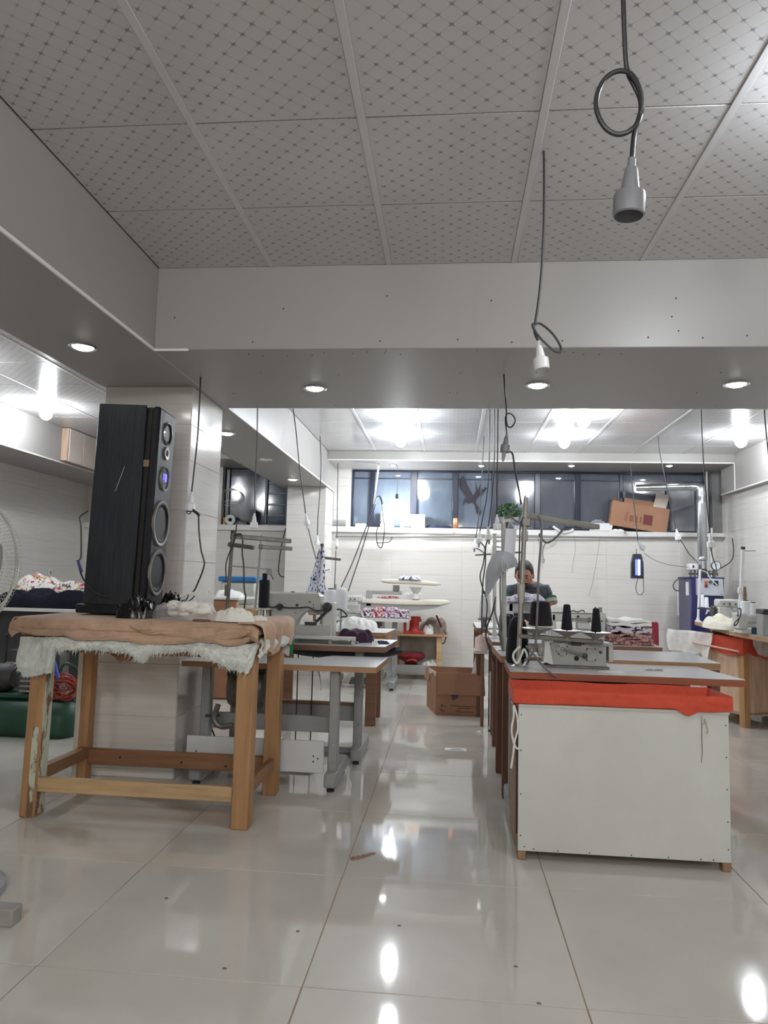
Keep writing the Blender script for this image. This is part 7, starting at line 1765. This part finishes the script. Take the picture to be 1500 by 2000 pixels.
t = socket([(2.145, 7.55, 2.728), (2.153, 7.55, 2.576), (2.211, 7.55, 2.254), (2.283, 7.55, 1.882), (2.312, 7.55, 1.756)], (.18, 0, -1), 'white socket on a slanting cord over the back wall, right of the bug zapper', 'white_plastic', .0050, sc=1.1)
plug((2.312, 7.55, 1.756), (.18, 0, -1)).build('plug', 'grey_plastic', t, True)
tag(MB().tube([(2.362, 7.6, 1.649), (2.392, 7.6, 1.612), (2.446, 7.6, 1.518), (2.623, 8, 1.483), (2.803, 8.4, 1.448)], .0050, 8).build('boiler_lead', 'dark_cable'), 'dark lead from the slanting socket to the boiler', 'cable')
tag(MB().tube([(2.248, 5.3, 2.644), (2.258, 5.3, 2.348), (2.276, 5.3, 2.085), (2.284, 5.3, 1.862)], .0048, 8).build('extension_cable', 'dark_cable'), 'dark extension cable hanging from the ceiling at the right edge', 'cable')
# bug zapper
t = socket([(2.09, 8.5, 2.594), (2.111, 8.5, 2.327), (2.143, 8.5, 1.966), (2.169, 8.5, 1.68)], (.5, -.1, -.75), 'grey socket at the end of the cord that holds the bug zapper', 'grey_plastic', .0055, sc=1.1)
plug((2.169, 8.5, 1.68), (.5, -.1, -.75), .10).build('plug', 'white_plastic', t, True)
zp = thing('bug_zapper', 'dark hanging bug zapper with glowing blue tubes in front of the back wall', 'bug zapper', (2.141, 8.45, 1.246))
zb_ = 1.252; zt_ = 1.534; zx = 2.142; hw = (2.211-2.079)/2
MB().prism([(-hw, 0), (hw, 0), (hw, .02), (hw*.97, .17), (hw*.66, zt_-zb_-.01), (hw*.55, zt_-zb_), (-hw*.55, zt_-zb_), (-hw*.66, zt_-zb_-.01), (-hw*.97, .17), (-hw, .02)], .07, (zx, 8.48, zb_), (1, 0, 0), (0, 0, 1)).build('case', 'black_rubber', zp, True)
uv = emit('uv_tube', (.12, .16, 1, 1), 5); uvw = emit('uv_core', (.55, .65, 1, 1), 9)
MB().bb((zx-hw*.48, 8.405, zb_+.03), (zx+hw*.48, 8.411, zb_+.225), .004).build('uv_window', emit('uv_glow', (.05, .06, .75, 1), 1.2), zp, True)
MB().cyl((zx+.01, 8.398, zb_+.04), (zx+.01, 8.398, zb_+.215), .012).build('uv_tube', uvw, zp, True)
MB().cyl((zx-.022, 8.398, zb_+.04), (zx-.022, 8.398, zb_+.215), .007).build('uv_tube', uv, zp, True)
for k in range(15): MB().cyl((zx-hw*.9, 8.386, zb_+.03+.0145*k), (zx+hw*.9, 8.386, zb_+.03+.0145*k), .0018, n=6).build('grille_bar', 'dark_iron', zp, True)
for s_ in (-1, 1): MB().bb((zx+s_*hw*.62-.006, 8.382, zb_+.015), (zx+s_*hw*.62+.006, 8.412, zb_+.24), .003).build('grille_frame', 'black_rubber', zp, True)
MB().tube([(zx, 8.44, zt_-.004), (zx-.008, 8.44, zt_+.02), (zx, 8.46, zt_+.045), (zx+.008, 8.48, zt_+.06)], .004, 6).build('hanger', 'dark_cable', zp, True)
MB().tube([(2.153, 8.45, 1.252), (2.129, 8.45, 1.164), (2.14, 8.45, 1.088), (2.179, 8.45, 1.066), (2.214, 8.45, 1.108), (2.21, 8.45, 1.254)], .004, 6).build('cord_loop', 'dark_cable', zp, True)
tag(MB().tube([(2.237, 8.5, 1.55), (2.334, 8.5, 1.481), (2.449, 8.5, 1.436), (2.591, 8.5, 1.41), (2.734, 8.5, 1.396)], .004, 6).build('zapper_lead', 'grey_cable'), 'thin grey lead sagging from the bug zapper plug to the boiler switch', 'cable')
# strap and cables hanging before the left windows
tag(MB().sheet(lambda u, v: ((-0.904+.028*(u-.5))*(1-v)+(-0.925-.03+.02*(u-.5))*v, 8.75, 2.612*(1-v)+2.098*v), 3, 10, .003).build('white_strap', 'ribbon'), 'white strap hanging from the narrow beam before the windows', 'strap')
for off, lab, pth in ((0, 'left one of two dark cables slanting from the white strap to the machines', [(-0.837, 8.7, 2.094), (-0.857, 8.7, 2.158), (-0.884, 8.7, 2.195), (-0.915, 8.7, 2.176), (-0.945, 8.7, 2.093), (-1.039, 8.7, 1.805), (-1.186, 8.7, 1.392), (-1.293, 8.7, 1.139), (-1.353, 8.7, 1.012)]), (1, 'right one of two dark cables slanting from the white strap to the machines', [(-0.921, 8.66, 2.089), (-0.968, 8.66, 1.93), (-1.089, 8.66, 1.487), (-1.175, 8.66, 1.204), (-1.233, 8.66, 1.016)])):
    tag(MB().tube(pth, .0065, 8).build('slanting_cable', 'dark_cable'), lab, 'cable')
tag(MB().tube([(-0.879, 8.72, 2.192), (-0.851, 8.72, 2.096), (-0.835, 8.72, 1.937), (-0.812, 8.72, 1.811), (-0.827, 8.72, 1.621), (-0.85, 8.72, 1.557), (-0.896, 8.72, 1.607), (-0.907, 8.72, 1.777), (-0.846, 8.72, 1.905)], .006, 8).build('coiled_cable', 'dark_cable'), 'dark cable coiled in a loop under the white strap', 'cable')
tag(MB().tube([(-0.947, 9.08, 1.638), (-0.861, 9.08, 1.64), (-0.782, 9.08, 1.655), (-0.75, 9.08, 1.695), (-0.757, 9.08, 1.727)], .007, 8).build('wall_hose', 'grey_cable'), 'short grey hose bending off the conduit behind the coiled cable', 'hose')
# thin wires and cables on the left back wall
tag(MB().tube([(-2.094, 8.9, 1.789), (-2.133, 8.9, 1.605), (-2.159, 8.9, 1.409), (-2.166, 8.9, 1.247), (-2.137, 8.9, 1.183), (-2.09, 8.9, 1.171)], .007, 8).build('wall_cable', 'dark_cable'), 'dark cable looping down beside the back column from the left window', 'cable')
tag(MB().tube([(-2.769, 9, 1.831), (-2.776, 9, 1.698), (-2.792, 9, 1.598)], .008, 8).build('wall_cable', 'black_rubber'), 'short dark cable dropping from the left window sill', 'cable')
for pth, lab in (([(1.536, 9.062, 1.776), (1.554, 9.062, 1.622), (1.523, 9.062, 1.43), (1.51, 9.062, 1.316)], 'thin thread hanging before the back wall, right of the person'), ([(1.855, 9.062, 1.775), (1.816, 9.062, 1.501), (1.765, 9.062, 1.214), (1.715, 9.062, 1.024)], 'long thin thread slanting down before the back wall')):
    tag(MB().tube(pth, .0022, 5).build('hanging_thread', 'grey_cable'), lab, 'thread')

import OpenImageIO as oiio, sys
b=oiio.ImageBuf('/workdir/render_main.png'); a=b.get_pixels()
import numpy as np
for n,x,y in [('ceil UL',200,150),('ceil mid',900,130),('ceil R',1400,330),('beam face L',450,600),('beam face R',1350,600),('soffit',800,720),('leftbeam soffit',80,600),('leftbeam face',200,500),('floor near L',300,1850),('floor near mid',850,1880),('floor mid',830,1480),('floor R',1470,1550),('cabinet',1200,1520),('orange',1200,1370),('tan',300,1225),('wadding',470,1290),('legFR',465,1400),('backwall',800,1110),('backwallR',1150,1130),('backwall low',900,1260),('beam2',1000,890),('zone2 ceil',940,840),('leftwall',80,980),('col front',260,790),('col under',280,1430),('col2',600,1000),('table1',690,1285),('rwall',1445,1050),('tabler2',1280,1280),('speaker',230,950),('win',830,990),('winR',1090,970)]:
    X,Y=int(x*.512),int(y*.512); p=a[Y-3:Y+4,X-3:X+4,:3].mean((0,1)); print('%-16s'%n,(p*255).round().astype(int))
